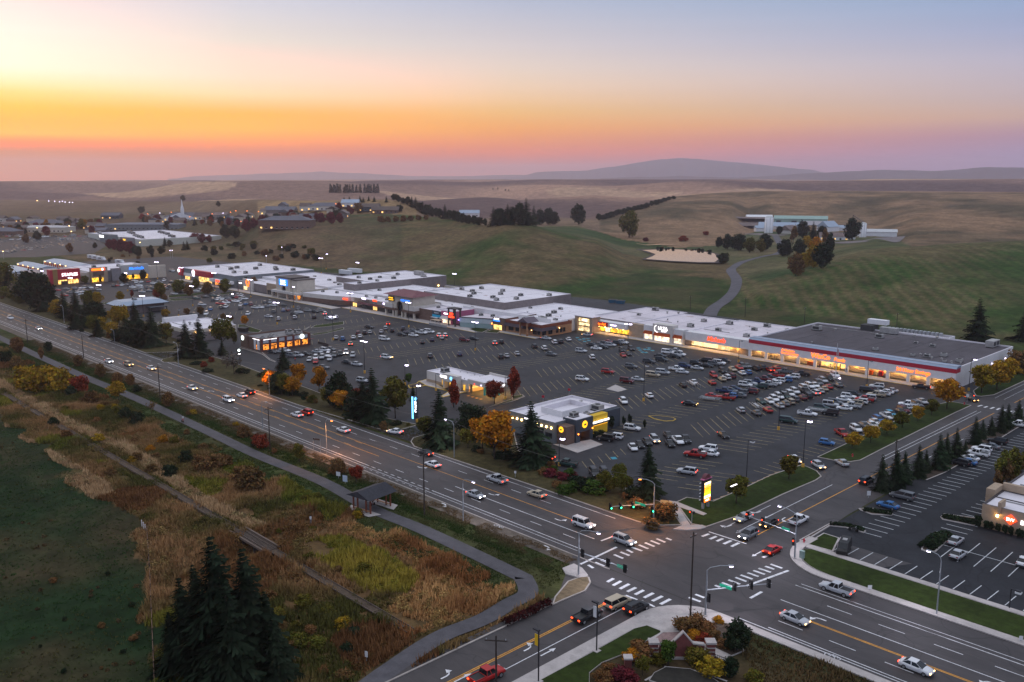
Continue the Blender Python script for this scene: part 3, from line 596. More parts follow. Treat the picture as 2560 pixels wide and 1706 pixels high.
def bike(p, a):
    c, n = math.cos(a), math.sin(a); T = lambda x, y: (p[0] + x * c - y * n, p[1] + x * n + y * c); m = MB()
    for cx_ in (-.75, .75):
        for i in range(10):
            a0, a1 = i * .6283, (i + 1) * .6283
            m.sheet([T(cx_ + math.cos(q) * r_, math.sin(q) * r_) for q, r_ in ((a0, .5), (a0, .4), (a1, .4), (a1, .5))], .036)
    for (x0, y0, x1, y1) in ((-.75, 0, -.2, .6), (-.2, .6, .6, .55), (.6, .55, .75, 0), (-.2, .6, .1, 0), (.1, 0, .6, .55)):
        ribbon(m, [T(x0, y0), T(x1, y1)], .1, .036)
    m.build('bike_marking', WPAINT, road)
bike(gz('S4', 500, 1370), 0); bike(gz('S2', 1880, 360), 0)
# parking stall lines: angled double rows of the mall lot, straight rows at the hotel
ST = []
def row(xc, y0, y1, ang, ln, step=3.25):
    for y in np.arange(y0, y1, step): ST.append((xc, y, R(ang), ln, 0))
for xc, y0, y1, a, ln in ((-122, 196, 288, 16, 10.2), (-138, 205, 290, -40, 12.5), (-154, 186, 288, 16, 10.2), (-170.5, 205, 290, -36, 12.5), (-187, 186, 290, 16, 10.2), (-203.5, 200, 292, -34, 12), (-220, 226, 292, -36, 12), (-236, 205, 292, 16, 10), (-252, 205, 292, -31, 12), (-268, 204, 262, -33, 12.5), (-283, 200, 262, 14, 10), (-299, 196, 258, -30, 10), (-315, 196, 258, 14, 10), (-330, 200, 258, -30, 10), (-350, 215, 258, 14, 9), (-366, 215, 258, -30, 10), (-382, 210, 258, 14, 9), (-398, 205, 256, -30, 10), (-430, 200, 252, -30, 10), (-460, 205, 250, -30, 10), (-500, 205, 250, -30, 10)):
    row(xc, y0, y1, a, ln)
row(-106.3, 186, 258, -2, 4.6, 3.0); row(-112, 164, 182, 22, 5, 3.0); row(-121, 165, 184, 20, 9, 3.1); row(-140, 160, 178, -35, 5, 3.0)
for x in np.arange(-72.8, -38, 2.75): ST.append((x, 157.2, R(88), 5.0, 1))
for i in range(8): ST.append((-60.5 + i * 2.9, 172.9 if i else 170, R(90.5), 12.0 if i else 5.5, 1))
ST.append((-50, 173, R(0), 26, 1))
for i, y in enumerate(np.arange(168, 290, 2.75)):
    ST.append((-71.8, y, R(2), 5.0, 1))
    if 176 < y < 215: ST.append((-60.6, y, R(2), 5.0, 1))
ST.sort(key=lambda s: math.hypot(s[0], s[1]))
sm = {}
rest = MB()
for i, (x, y, a, ln, wh) in enumerate(ST):
    if i < 300:
        k = (round(ln, 1), wh)
        if k not in sm: sm[k] = MB().box(-ln / 2, ln / 2, -.075, .075, 0, .014).mesh('stall_line', SPAINTW if wh else SPAINT)
        o = mobj('stall_line', sm[k], hotel_lot if wh else lot); o.location = (x, y, .005); o.rotation_euler = (0, 0, a)
    else: rest.rbox(x, y, ln / 2, .075, a, .004, .018)
tag(rest.build('stall_lines_far', SPAINT, lot), kind='stuff')
for z_, pts in (('T2', [(590,665),(650,655),(690,660),(620,690),(660,695),(740,670),(700,640),(570,640)]), ('T3', [(1910,735),(1960,725),(2010,720),(1970,755),(2020,745),(1880,710)]), ('R7', [(935,1270)])):
    for x, y in pts:
        p = gz(z_, x, y); o = MB().box(-.9, .9, -.7, .7, 0, .015).build('blue_marking', BPAINT, lot); o.location = (p[0], p[1], .006); o.rotation_euler[2] = R(-33)
struct('concrete_pad', MB().sheet(gp('R7 865,635 950,595 1055,640 975,662'), .03), CONC)
# ------------------------------------------------------------------ buildings
def litmat(name, col, es, scale=.8, dark=.25, vs=(1, 1, 1)):
    """lit shop window: bright interior with shelves and doors showing as darker patches"""
    if name in MATS: return MATS[name]
    m = bpy.data.materials.new(name); m.use_nodes = True; N, L = m.node_tree.nodes, m.node_tree.links; b = N['Principled BSDF']
    gm = N.new('ShaderNodeNewGeometry'); mp_ = N.new('ShaderNodeMapping'); mp_.inputs['Scale'].default_value = vs; L.new(gm.outputs['Position'], mp_.inputs[0])
    t = N.new('ShaderNodeTexVoronoi'); t.inputs['Scale'].default_value = scale; L.new(mp_.outputs[0], t.inputs['Vector'])
    s_ = N.new('ShaderNodeSeparateColor'); L.new(t.outputs['Color'], s_.inputs[0])
    r = N.new('ShaderNodeMapRange'); r.inputs[1].default_value = .1; r.inputs[2].default_value = .75; r.inputs[3].default_value = dark; r.inputs[4].default_value = 1; r.clamp = True; L.new(s_.outputs[0], r.inputs[0])
    x = N.new('ShaderNodeMath'); x.operation = 'MULTIPLY'; x.inputs[1].default_value = es; L.new(r.outputs[0], x.inputs[0])
    b.inputs['Base Color'].default_value = (*[c_ * .3 for c_ in col], 1); b.inputs['Roughness'].default_value = .15
    b.inputs['Emission Color'].default_value = (*col, 1); L.new(x.outputs[0], b.inputs['Emission Strength']); MATS[name] = m; return m
WROOF = mat('roof_white', (.68,.64,.67), .8, noise=.07, scale=.12, spots=(.07, .62, .80))
WROOF2 = mat('roof_white_worn', (.60,.54,.57), .8, noise=.09, scale=.12, spots=(.06, .60, .72))
DROOF = mat('roof_dark', (.075,.065,.072), .9, noise=.22, scale=.08, stretch=(1, .3, 1))
MROOF = mat('roof_metal', (.30,.36,.44), .6, .0, noise=.05, scale=.4)
MAROON = mat('roof_maroon', (.15,.045,.055), .6, noise=.12, scale=.8)
PURPLE = mat('roof_purple', (.10,.075,.095), .5, .2, noise=.1, scale=.8)
CREAM = mat('stucco_cream', (.52,.46,.38), .9, noise=.08, scale=.5); LCREAM = mat('stucco_light', (.56,.52,.48), .9, noise=.07, scale=.5)
WHITE = mat('stucco_white', (.66,.64,.64), .85, noise=.06, scale=.4); GREYW = mat('block_grey', (.22,.21,.22), .9, noise=.12, scale=.6)
TAUPE = mat('block_taupe', (.20,.17,.165), .9, noise=.12, scale=.6); BRICK = mat('brick_brown', (.15,.095,.075), .9, noise=.22, scale=2.5, stretch=(1, 1, 2.5))
BRICKR = mat('brick_red', (.16,.05,.045), .9, noise=.22, scale=3, stretch=(1, 1, 2.5)); TAN = mat('stucco_tan', (.36,.27,.19), .9, noise=.1, scale=.6)
DGREY = mat('panel_charcoal', (.055,.065,.08), .6, noise=.1, scale=.5); MGREY = mat('panel_grey', (.16,.175,.185), .8, noise=.1, scale=.5)
WOOD = mat('wood_red', (.19,.055,.03), .7, noise=.2, scale=1.5, stretch=(1, 1, 5)); WOODT = mat('wood_tan', (.36,.19,.10), .75, noise=.2, scale=1.5, stretch=(1, 1, 5))
REDP = mat('red_panel', (.42,.025,.045), .5, noise=.05, scale=.4); BLUEG = mat('cap_blue_grey', (.24,.29,.38), .45, .2, noise=.05, scale=.4)
TRIM = mat('trim_white', (.70,.69,.70), .6, noise=.05, scale=1); DTRIM = mat('trim_dark', (.05,.04,.04), .6, noise=.1, scale=1)
GLASS = mat('dark_glass', (.02,.025,.03), .08, spec=.7, noise=.1, scale=.6); ORANGE = mat('awning_orange', (.55,.11,.025), .8, noise=.1, scale=2)
CYAN = mat('panel_cyan', (.02,.35,.55), .6, noise=.05, scale=1); PINK = mat('panel_pink', (.45,.12,.22), .7, noise=.08, scale=1); YELP = mat('panel_yellow', (.72,.44,.02), .6, noise=.06, scale=.8)
STEEL = mat('galvanised', (.45,.46,.47), .45, .6, noise=.12, scale=2); UNIT = mat('unit_grey', (.33,.32,.31), .6, .1, noise=.15, scale=1.5); UNITD = mat('unit_dark', (.05,.05,.05), .8, noise=.2, scale=3)
GREENM = mat('barn_green', (.26,.37,.33), .6, .1, noise=.1, scale=.3, stretch=(2, 2, .3)); RUST = mat('rust_roof', (.16,.12,.11), .8, noise=.25, scale=.4)
LW = litmat('lit_window_warm', (1.0, .58, .17), 1.9, .9); LWY = litmat('lit_window_yellow', (1.0, .52, .045), 1.9, 1.1); LWW = litmat('lit_window_white', (1.0, .80, .55), 1.7, .9, .35)
LWO = litmat('lit_window_amber', (1.0, .30, .04), 1.5, 1.6, .02); LWP = litmat('lit_window_pale', (1.0, .72, .36), 1.6, .7, .3)
def neon(name, col, es): return mat('neon_' + name, tuple(c_ * .4 for c_ in col), .5, emit=col, es=es, noise=.05, scale=4)
NRED = neon('red', (1.0, .055, .012), 2.4); NORA = neon('orange', (1.0, .155, .008), 2.3); NWHT = neon('white', (1.0, .95, 1.0), 2.4); NBLU = neon('blue', (.02, .22, 1.0), 1.5); NYEL = neon('yellow', (1.0, .48, .02), 1.4)
LAMPD = neon('downlight', (1.0, .52, .12), 140.0); NLIL = neon('lilac', (.75, .62, 1.0), 4.0); NGRN = neon('green', (.03, 1.0, .45), 6.0); NSKY = neon('sky', (.15, .55, 1.0), 2.5); LAMPW = neon('lamp_warm', (1.0, .60, .20), 14.0); LAMPV = neon('lamp_violet', (.78, .70, 1.0), 7.0)
LAMPO = neon('lamp_sodium', (1.0, .22, .02), 7.0); NLIM = neon('lime', (.45, .75, .02), 2.2); NCRM = neon('cream', (1.0, .80, .42), 3.2); NPUR = neon('purple', (.25, .2, 1.0), 5.0)

SEAM = mat('roof_seam', (.36,.33,.35), .8, noise=.2, scale=.5); SEAMD = mat('roof_seam_dark', (.05,.044,.048), .9, noise=.2, scale=.5); PATCH = mat('roof_patch', (.36,.26,.24), .9, noise=.3, scale=.8); PATCH2 = mat('roof_patch_grey', (.42,.40,.43), .9, noise=.3, scale=.8)
def bld(name, label, cat, loc, group=None): return tag(empty(name, (loc[0], loc[1], loc[2] if len(loc) > 2 else 0)), label, cat, group)
def shell(b, x0, x1, y0, y1, h, wm, rm=WROOF, p=.5, t=.35, z0=0.0, wname='wall', rname='roof', cap=None):
    m = MB(); o = [(x0, y0), (x1, y0), (x1, y1), (x0, y1)]; i_ = [(x0+t, y0+t), (x1-t, y0+t), (x1-t, y1-t), (x0+t, y1-t)]
    v = [(a, c_, z0) for a, c_ in o] + [(a, c_, h) for a, c_ in o] + [(a, c_, h) for a, c_ in i_] + [(a, c_, h-p) for a, c_ in i_]
    for k in range(4):
        j = (k + 1) % 4; m.add([v[k], v[j], v[4+j], v[4+k]], [(0, 1, 2, 3)]); m.add([v[4+k], v[4+j], v[8+j], v[8+k]], [(0, 1, 2, 3)], 1); m.add([v[8+k], v[8+j], v[12+j], v[12+k]], [(0, 1, 2, 3)], 1)
    m.build(wname, [wm, cap or WROOF], b)
    MB().sheet(i_, h - p).build(rname, rm, b)
    if (x1 - x0) * (y1 - y0) > 250:      # roll seams, patches and a pipe run
        rr = random.Random(int(abs(x0) * 7 + y0)); n = max(2, int((x1 - x0) / 13))
        for k in range(1, n): MB().box(x0 + (x1 - x0) * k / n - .12, x0 + (x1 - x0) * k / n + .12, y0 + t, y1 - t, h - p + .004, h - p + .03).build('roof_seam', SEAM if rm is not DROOF else SEAMD, b)
        for k in range(int((x1 - x0) * (y1 - y0) / 260)):
            a_, c_ = rr.uniform(x0 + 2, x1 - 5), rr.uniform(y0 + 2, y1 - 4); MB().box(a_, a_ + rr.uniform(.8, 4), c_, c_ + rr.uniform(.4, 1.6), h - p + .005, h - p + .022 + k * .0004).build('roof_patch', (PATCH if k % 2 else PATCH2) if rm is not DROOF else SEAMD, b)
        c_ = rr.uniform(y0 + 3, y1 - 3); MB().box(x0 + 2, x0 + 2 + (x1 - x0) * rr.uniform(.3, .6), c_, c_ + .15, h - p + .05, h - p + .25).build('roof_pipe', UNIT, b)
def part(b, name, m_, *boxes):
    for q in boxes: o = MB().box(*q).build(name, m_, b)
    return o
UNITS = {}
def unit(b, x, y, z, s=1.0, k=0):
    if k not in UNITS:
        mb = MB()
        if k == 0: mb.box(-1.1, 1.1, -.8, .8, 0, .2, 1); mb.box(-1, 1, -.7, .7, .2, 1.2, 0); mb.lathe([(.5, 1.2), (.5, 1.28), (.42, 1.28)], 10, 1); mb.box(-1.03, -1.0, -.5, .5, .4, 1.0, 1); mb.box(-.8, .8, -.73, -.7, .4, 1.0, 1)
        elif k == 1: mb.box(-.9, .9, -.9, .9, 0, .15, 1); mb.box(-.75, .75, -.75, .75, .15, .95, 0); mb.lathe([(.55, .95), (.55, 1.05), (.3, 1.05)], 10, 1)
        elif k == 2: mb.lathe([(.28, 0), (.28, .6), (.5, .65), (.5, .9), (.1, 1.05)], 10, 0)
        elif k == 3: mb.box(-2.6, 2.6, -1.1, 1.1, .3, 2.0, 0); mb.box(-2.2, -.4, -1.14, -1.1, .6, 1.7, 1); mb.box(.2, 2.2, -1.14, -1.1, .6, 1.7, 1); mb.box(-2.4, 2.4, -.9, .9, 0, .3, 1)
        UNITS[k] = mb.mesh('rooftop_unit', [UNIT, UNITD])
    o = mobj('rooftop_unit', UNITS[k], b); l = Vector(b.location); o.location = (x - l.x, y - l.y, z - l.z); o.scale = (s, s, s); o.rotation_euler[2] = random.choice((0, math.pi / 2, math.pi)); return o
def text(b, s, x, y, z, size, mt, face='S', name='sign_text', depth=.08, vert=0.0, shear=0.0, squash=1.0, bold=0.0):
    cu = bpy.data.curves.new(name, 'FONT'); cu.body = s; cu.size = size; cu.align_x = 'CENTER'; cu.align_y = 'CENTER'; cu.extrude = depth / 2; cu.resolution_u = 2; cu.shear = shear; cu.offset = bold
    cu.materials.append(mt); o = bpy.data.objects.new(name, cu); link(o); o.parent = b; l = Vector(b.location)
    o.location = (x - l.x, y - l.y, z - l.z); o.rotation_euler = (math.pi / 2, vert, 0 if face == 'S' else math.pi / 2); o.scale = (squash, 1, 1); return o
def windows(b, m_, face, c0, xs, z0, z1, fr=DTRIM, bars=2, name='window'):
    """panes as real boxes standing proud, each with its frame bars; face S: plane y=c0, face E: plane x=c0"""
    for a0, a1 in xs:
        mb = MB(); fb = MB()
        bx = (lambda q, u0, u1, d0, d1, w0, w1, k=0: q.box(u0, u1, c0 - d1, c0 - d0, w0, w1, k)) if face == 'S' else (lambda q, u0, u1, d0, d1, w0, w1, k=0: q.box(c0 + d0, c0 + d1, u0, u1, w0, w1, k))
        bx(mb, a0, a1, .0, .05, z0, z1); w = mb.build(name, m_, b)
        t = .07
        for i in range(bars + 1):
            u = a0 + (a1 - a0) * i / bars; bx(fb, u - t / 2, u + t / 2, .055, .12, z0, z1)
        bx(fb, a0, a1, .055, .11, z1 - .08, z1 + .04); bx(fb, a0, a1, .055, .11, z0 - .04, z0 + .08)
        l = Vector(b.location); fo = mobj('frame', fb.mesh('frame', fr, off=tuple(l)), w)

# supermarket
b = bld('supermarket', 'long white supermarket with red stripe, dark roof and lit arcade front', 'store', (-145.5, 335))
X0, X1, YF = -184.5, -106.5, 307.5
shell(b, X0, X1, 311.2, 363, 7.4, WHITE, DROOF, .5); shell(b, -157, -129.5, 363.01, 369, 7.6, WHITE, DROOF, .8, wname='rear_wall', rname='rear_roof')
part(b, 'fascia', WHITE, (X0, X1, YF, 311.19, 2.75, 5.5)); part(b, 'stripe', REDP, (X0 + .01, X1 + .02, YF - .05, 311.18, 5.5, 6.95))
MB().add([(X0, YF - .08, 6.95), (X1 + .03, YF - .08, 6.95), (X1 + .03, YF + 1.2, 7.75), (X0, YF + 1.2, 7.75), (X0, 311.5, 7.75), (X1 + .03, 311.5, 7.75), (X1 + .03, 311.5, 6.95), (X0, 311.5, 6.95)], [(0, 1, 2, 3), (3, 2, 5, 4), (1, 6, 5, 2), (0, 3, 4, 7)]).build('roof_cap', BLUEG, b)
part(b, 'cap_trim', TRIM, (X0, X1 + .05, YF + 1.1, YF + 1.35, 7.75, 7.85))
pil = [-183.9, -176.8, -169.9, -163.3, -156.5, -144.1, -136.7, -129.2, -122.1, -115.4, -107.1]
for x in pil: part(b, 'pillar', WHITE, (x - .55, x + .55, YF, YF + .9, .13, 2.75))
part(b, 'end_wall', WHITE, (X1 - .9, X1, YF + .91, 311.19, 0, 2.75)); part(b, 'back_wall', CREAM, (X0, X1 - .9, 311.0, 311.19, .13, 2.74))
for i in range(len(pil) - 1):
    a0, a1 = pil[i] + .55, pil[i + 1] - .55; n = max(2, round((a1 - a0) / 3.2))
    for j in range(n):
        x = a0 + (a1 - a0) * (j + .5) / n; part(b, 'downlight', LAMPD, (x - .28, x + .28, 310.3, 310.6, 2.62, 2.72))
windows(b, LW, 'S', 310.95, [(-155.5, -152.2), (-151.6, -148.4), (-147.8, -145)], .3, 2.5, TRIM, 3)
part(b, 'vending_rack', REDP, (-133.3, -132.0, 309.6, 310.6, .13, 1.9)); part(b, 'vending_rack', ORANGE, (-137, -135.5, 309.6, 310.6, .13, 1.5)); part(b, 'display_rack', ORANGE, (-160.5, -157.8, 309.4, 310.4, .13, 1.4)); part(b, 'display_rack', YELP, (-149.6, -147.8, 308.9, 309.8, .13, 1.3))
text(b, 'WinCo', -154.3, YF - .09, 4.35, 2.5, NORA, bold=.04); text(b, 'Foods', -147.0, YF - .09, 4.1, 1.7, NORA, shear=.2, bold=.03); text(b, '24 Hour Savings', -120.5, YF - .09, 4.1, 1.75, NORA, bold=.03)
text(b, 'An Employee', -167.5, YF - .09, 4.75, 1.0, NORA, bold=.02); text(b, 'Owned Company', -166.8, YF - .09, 3.65, 1.0, NORA, bold=.02)
for x, y, s_, k in ((-163, 317, .8, 2), (-140, 321, 1.1, 1), (-126, 320, .9, 1), (-124.5, 323, .8, 2), (-119, 319, .9, 2), (-121.5, 321.5, 1, 0), (-116, 320, .8, 2), (-114, 317, .8, 1), (-112, 318, .7, 2), (-110.5, 321, 1.2, 1), (-109, 318, .7, 2), (-110.6, 314.5, .7, 2), (-176, 346, 1.7, 0), (-170, 350, 1.2, 2), (-128, 343, .9, 0), (-118, 327, 1.3, 1), (-141, 358, 1.2, 2), (-133, 360, 1.3, 2), (-150, 347, 1.4, 0), (-135, 345, .7, 0)): unit(b, x, y, 6.9, s_, k)
for x in (-151.5, -112.5): unit(b, x, 359, 6.9, 1.3, 3)
part(b, 'penthouse', UNITD, (-164, -159, 360, 366, 6.9, 9.2)); part(b, 'penthouse_cover', TRIM, (-163, -155, 364, 367, 9.3, 11.2)); part(b, 'pipe_rack', STEEL, *[(-155 + i * 1.6, -154 + i * 1.6, 365, 366.6, 6.9, 8.6) for i in range(14)])
for y in (327, 341, 355): part(b, 'wall_light', LAMPV, (X1 + .02, X1 + .25, y, y + .5, 3.8, 4.15))

# craft store, beauty store and drugstore share one low roof
b = bld('craft_store', 'white craft store with long lit window left of the supermarket', 'store', (-200.5, 330))
shell(b, -216.4, -184.55, 312, 352.5, 5.9, TAUPE, WROOF2, .35); part(b, 'fascia', WHITE, (-214.7, -184.56, 308, 311.99, 2.65, 6.2)); part(b, 'side_pier', TAUPE, (-216.4, -213.2, 310.2, 311.99, .13, 2.64)); part(b, 'pier', TAN, (-194.2, -184.57, 309.6, 311.99, .13, 2.64)); part(b, 'back_wall', CREAM, (-213.19, -194.21, 310.6, 311.99, .13, 2.64))
windows(b, LWP, 'S', 310.55, [(-213 + i * 3.7, -209.5 + i * 3.7) for i in range(5)], .5, 2.6, TRIM, 3)
for i in range(7): part(b, 'downlight', LAMPD, (-212 + i * 3.6, -211.5 + i * 3.6, 308.6, 309, 2.52, 2.62))
text(b, 'Michaels', -199.8, 307.9, 4.55, 2.5, NRED, shear=.25, bold=.04)
for x, y, s_, k in ((-208, 322, 1.1, 0), (-192, 318, 1.1, 0), (-198, 334, 1.1, 0), (-199, 346, 1.3, 0), (-187, 342, 1, 0), (-214, 340, 1.3, 0), (-190, 331, .7, 2), (-204, 340, .7, 2)): unit(b, x, y, 5.5, s_, k)
b = bld('beauty_store', 'white beauty store with three orange awnings', 'store', (-227, 330))
shell(b, -245.9, -216.45, 312, 350, 5.9, TAUPE, WROOF2, .35); part(b, 'side_front', WHITE, (-237, -231.6, 308.6, 311.99, 0, 6.3)); part(b, 'front', LCREAM, (-231.59, -221.3, 307.8, 311.99, 0, 7.6)); part(b, 'side_front', WHITE, (-221.29, -216.5, 308.6, 311.99, 0, 6.3)); part(b, 'brick_wall', TAN, (-245.9, -237.01, 309.6, 311.99, 0, 5.8))
for x0, x1, yf in ((-236.6, -232, 308.6), (-230.6, -222.4, 307.8), (-221, -216.8, 308.6)):
    MB().add([(x0, yf, 4.0), (x1, yf, 4.0), (x1, yf - 1.1, 2.7), (x0, yf - 1.1, 2.7)], [(0, 3, 2, 1), (0, 1, 2, 3)]).add([(x0, yf, 4.0), (x0, yf, 2.7), (x0, yf - 1.1, 2.7)], [(0, 1, 2)]).add([(x1, yf, 4.0), (x1, yf, 2.7), (x1, yf - 1.1, 2.7)], [(0, 2, 1)]).build('awning', ORANGE, b); windows(b, LWW, 'S', yf, [(x0 + .2, x1 - .2)], .35, 2.6, TRIM, 4 if x1 - x0 > 6 else 2)
text(b, 'ULTA', -226.2, 307.7, 5.9, 2.0, NWHT); text(b, 'BEAUTY', -225.6, 307.7, 4.75, .75, NWHT)
mb = MB(); pts = [(-229.1 + math.cos(a) * 1.5, 307.68, 5.6 + math.sin(a) * 1.5) for a in np.linspace(1.9, 4.9, 14)]; mb.tube(pts, .1, 5); mb.build('sign_swoosh', NWHT, b)
for x, y, s_, k in ((-222, 322, 1.3, 0), (-226, 338, 1.1, 0), (-233, 328, .8, 2), (-240, 330, .8, 2)): unit(b, x, y, 5.5, s_, k)
b = bld('drugstore', 'drugstore with wide yellow lit windows and red sign', 'store', (-257, 330))
shell(b, -270.5, -245.95, 312, 354, 5.9, TAUPE, WROOF2, .35); part(b, 'fascia', WHITE, (-268.5, -245.96, 307.6, 311.99, 2.8, 5.2)); part(b, 'pier', BRICK, (-270.5, -267.5, 309, 311.99, 0, 2.79))
windows(b, LWY, 'S', 310.6, [(-267.3, -260.6), (-257.2, -252.3), (-252, -246.2)], .3, 2.75, DTRIM, 4); windows(b, LWW, 'S', 310.6, [(-260.3, -257.6)], .15, 2.6, DTRIM, 2); part(b, 'back_wall', CREAM, (-267.49, -245.97, 310.62, 311.99, .13, 2.79))
for i in range(6): part(b, 'downlight', LAMPD, (-266 + i * 3.6, -265.5 + i * 3.6, 308, 308.4, 2.68, 2.78))
part(b, 'sign_panel', REDP, (-264.6, -256.4, 307.4, 307.59, 3.1, 5.0)); text(b, 'Rite Aid', -260.5, 307.35, 4.0, 1.75, NORA, bold=.03); text(b, 'PHARMACY', -253.2, 307.5, 4.1, .7, NLIL)
for x, y, s_, k in ((-262, 350, 1.4, 0), (-252, 346, 1.2, 2), (-247, 348, 1.5, 2), (-258, 332, .8, 0)): unit(b, x, y, 5.5, s_, k)

# mall entrance, timber restaurant and the small shops
b = bld('mall_entrance', 'glowing glass mall entrance with tan square frame', 'store', (-267, 306))
part(b, 'wall', TAN, (-272.4, -270.9, 303.2, 308.9, 0, 6.4), (-263.5, -262, 303.2, 308.9, 0, 6.4), (-272.4, -262, 303.2, 308.9, 6.41, 7.0)); part(b, 'roof', WROOF, (-272.8, -261.6, 302.8, 309.2, 7.01, 7.25))
windows(b, LWP, 'S', 304.2, [(-270.9, -263.5)], .2, 2.3, TAN, 4); windows(b, LWP, 'S', 304.2, [(-270.9, -263.5)], 2.7, 4.1, TAN, 4); windows(b, LWP, 'S', 304.2, [(-270.9, -263.5)], 4.4, 6.2, TAN, 4); text(b, 'MALL', -267.2, 303.9, 5.3, 1.2, NWHT)
b = bld('mall', 'sprawling white-roofed mall block behind the small shops', 'mall', (-350, 310))
shell(b, -405, -272.5, 287, 334, 5.7, WHITE, WROOF, .3); shell(b, -356, -302, 282, 292.5, 5.2, WHITE, WROOF2, .3, wname='lower_wall', rname='lower_roof') if False else None
part(b, 'step_wall', WHITE, (-332, -272.6, 287.02, 287.5, 5.7, 7.0), (-372, -349, 287.02, 287.5, 5.7, 6.8)); part(b, 'light_strip', LWP, (-366, -352, 286.9, 287.0, 4.6, 5.1))
shell(b, -449, -405.01, 285, 330, 5.6, WHITE, WROOF, .35, wname='wall', rname='roof'); shell(b, -526, -449.01, 284, 322, 6.2, WHITE, WROOF, .4, wname='wall', rname='roof')
for x, y, s_, k in ((-286, 300, 1.2, 0), (-291, 309, 1.2, 0), (-297, 320, 1, 0), (-281, 303, .8, 2), (-300, 300, .9, 2), (-310, 312, .8, 0), (-330, 291, .9, 0), (-345, 291, .8, 2), (-385, 300, 1.1, 0), (-393, 305, 1.2, 0), (-379, 303, 1.0, 0), (-398, 297, 1.0, 0), (-374, 312, 1.2, 0), (-383, 318, .9, 0), (-420, 300, 1, 0), (-430, 296, 1, 0), (-412, 308, .8, 0), (-480, 305, 1.2, 0), (-470, 312, 1.2, 0), (-466, 300, 1, 0), (-495, 300, 1, 0), (-455, 296, 1.3, 0), (-505, 310, 1, 0)): unit(b, x, y, 5.3, s_, k)
b = bld('timber_restaurant', 'corner restaurant in red timber with purple metal awning and gable', 'restaurant', (-282, 288))
shell(b, -293, -270.5, 279, 299, 5.4, WOODT, WROOF, .35, cap=WOOD); part(b, 'fascia', WOOD, (-293, -270.4, 278.9, 278.99, 4.2, 5.5), (-270.49, -270.38, 278.9, 299, 4.1, 5.5))
MB().add([(-293, 278.9, 4.2), (-269.8, 278.9, 4.2), (-268.6, 277.3, 3.0), (-293, 277.3, 3.0)], [(0, 3, 2, 1), (0, 1, 2, 3)]).add([(-269.8, 278.9, 4.2), (-270.3, 288, 4.2), (-268.6, 288, 3.0), (-268.6, 277.3, 3.0)], [(0, 3, 2, 1), (0, 1, 2, 3)]).build('awning', PURPLE, b)
part(b, 'gable_wall', WOOD, (-281.5, -276.3, 276.8, 278.8, 4.3, 6.2)); part(b, 'gable_post', WOODT, (-281.4, -280.8, 276.2, 276.8, 0, 6.2), (-277, -276.4, 276.2, 276.8, 0, 6.2))
MB().add([(-282.4, 275.6, 6.1), (-278.9, 275.6, 8.1), (-275.4, 275.6, 6.1), (-282.4, 283, 6.1), (-278.9, 283, 8.1), (-275.4, 283, 6.1)], [(0, 1, 4, 3), (1, 2, 5, 4), (0, 2, 1), (0, 3, 5, 2)]).build('gable_roof', PURPLE, b)
windows(b, GLASS, 'S', 278.95, [(-291, -288), (-286.5, -283), (-275.5, -273), (-272.6, -271)], .9, 2.7, DTRIM, 2); windows(b, GLASS, 'E', -270.4, [(279.6, 282), (283.5, 286), (288.5, 290), (291, 292.5), (293, 294.5)], .9, 2.8, DTRIM, 2); part(b, 'porch_light', LAMPW, (-276, -275.8, 278.3, 278.5, 2.6, 2.8), (-270.3, -270.1, 290.4, 290.6, 2.9, 3.1))
for x, y, s_, k in ((-280, 290, 1.6, 0), (-284, 293, 1.2, 0), (-276, 294, 1, 0), (-288, 286, 1, 0)): unit(b, x, y, 5.05, s_, k)
b = bld('animal_clinic', 'brown brick shop with blue and white sign beside timber restaurant', 'store', (-297, 288)); shell(b, -301.2, -293.01, 278.5, 299, 5.9, BRICK, WROOF, .4); part(b, 'side_wall', GREYW, (-293, -291, 277.9, 278.89, 0, 3.4)) if False else None
part(b, 'sign_panel', NBLU, (-300.8, -296.4, 278.35, 278.48, 4.0, 4.6)); text(b, 'ALPINE', -298.5, 278.3, 5.15, 1.15, NWHT); windows(b, LW, 'S', 278.45, [(-300.5, -295)], .2, 2.6, DTRIM, 3); part(b, 'porch_light', LAMPO, (-301.6, -301.3, 278, 278.3, 2.4, 3.0))
b = bld('grill_restaurant', 'aqua panelled grill with dark square sign tower', 'restaurant', (-308, 282))
MB().prism([(-316.5, 271.6), (-301.3, 278.4), (-301.3, 287), (-316.5, 287)], 0, 4.9, 0, 1).build('wall', [mat('panel_aqua', (.24,.33,.33), .7, noise=.1, scale=.5), WROOF2], b)
MB().prism([(-316.7, 271.35), (-301.3, 278.25), (-301.3, 278.38), (-316.7, 271.5)], 2.3, 4.6).build('panel', mat('panel_pale', (.42,.48,.50), .7, noise=.06, scale=.6), b); MB().prism([(-316.7, 271.2), (-301.3, 278.1), (-301.3, 278.5), (-316.7, 271.6)], 4.6, 4.95).build('fascia', DTRIM, b)
for x, y in ((-323, 270.2), (-318.3, 270.2), (-323, 273.4), (-318.3, 273.4)): part(b, 'tower_post', DTRIM, (x - .3, x + .3, y - .3, y + .3, 0, 8.2))
part(b, 'tower_beam', DTRIM, (-323.6, -317.7, 269.6, 274, 8.21, 8.7), (-323.3, -318, 269.95, 270.15, 6.6, 6.9), (-323.3, -318, 269.95, 270.15, 2.6, 2.9)); text(b, 'RED', -320.6, 269.8, 5.9, 1.5, NRED, bold=.05); text(b, 'ROBIN', -320.6, 269.8, 4.5, 1.35, NRED, bold=.05); part(b, 'purple_light', NPUR, (-316.9, -316.5, 270.8, 271.1, 3.2, 3.7))
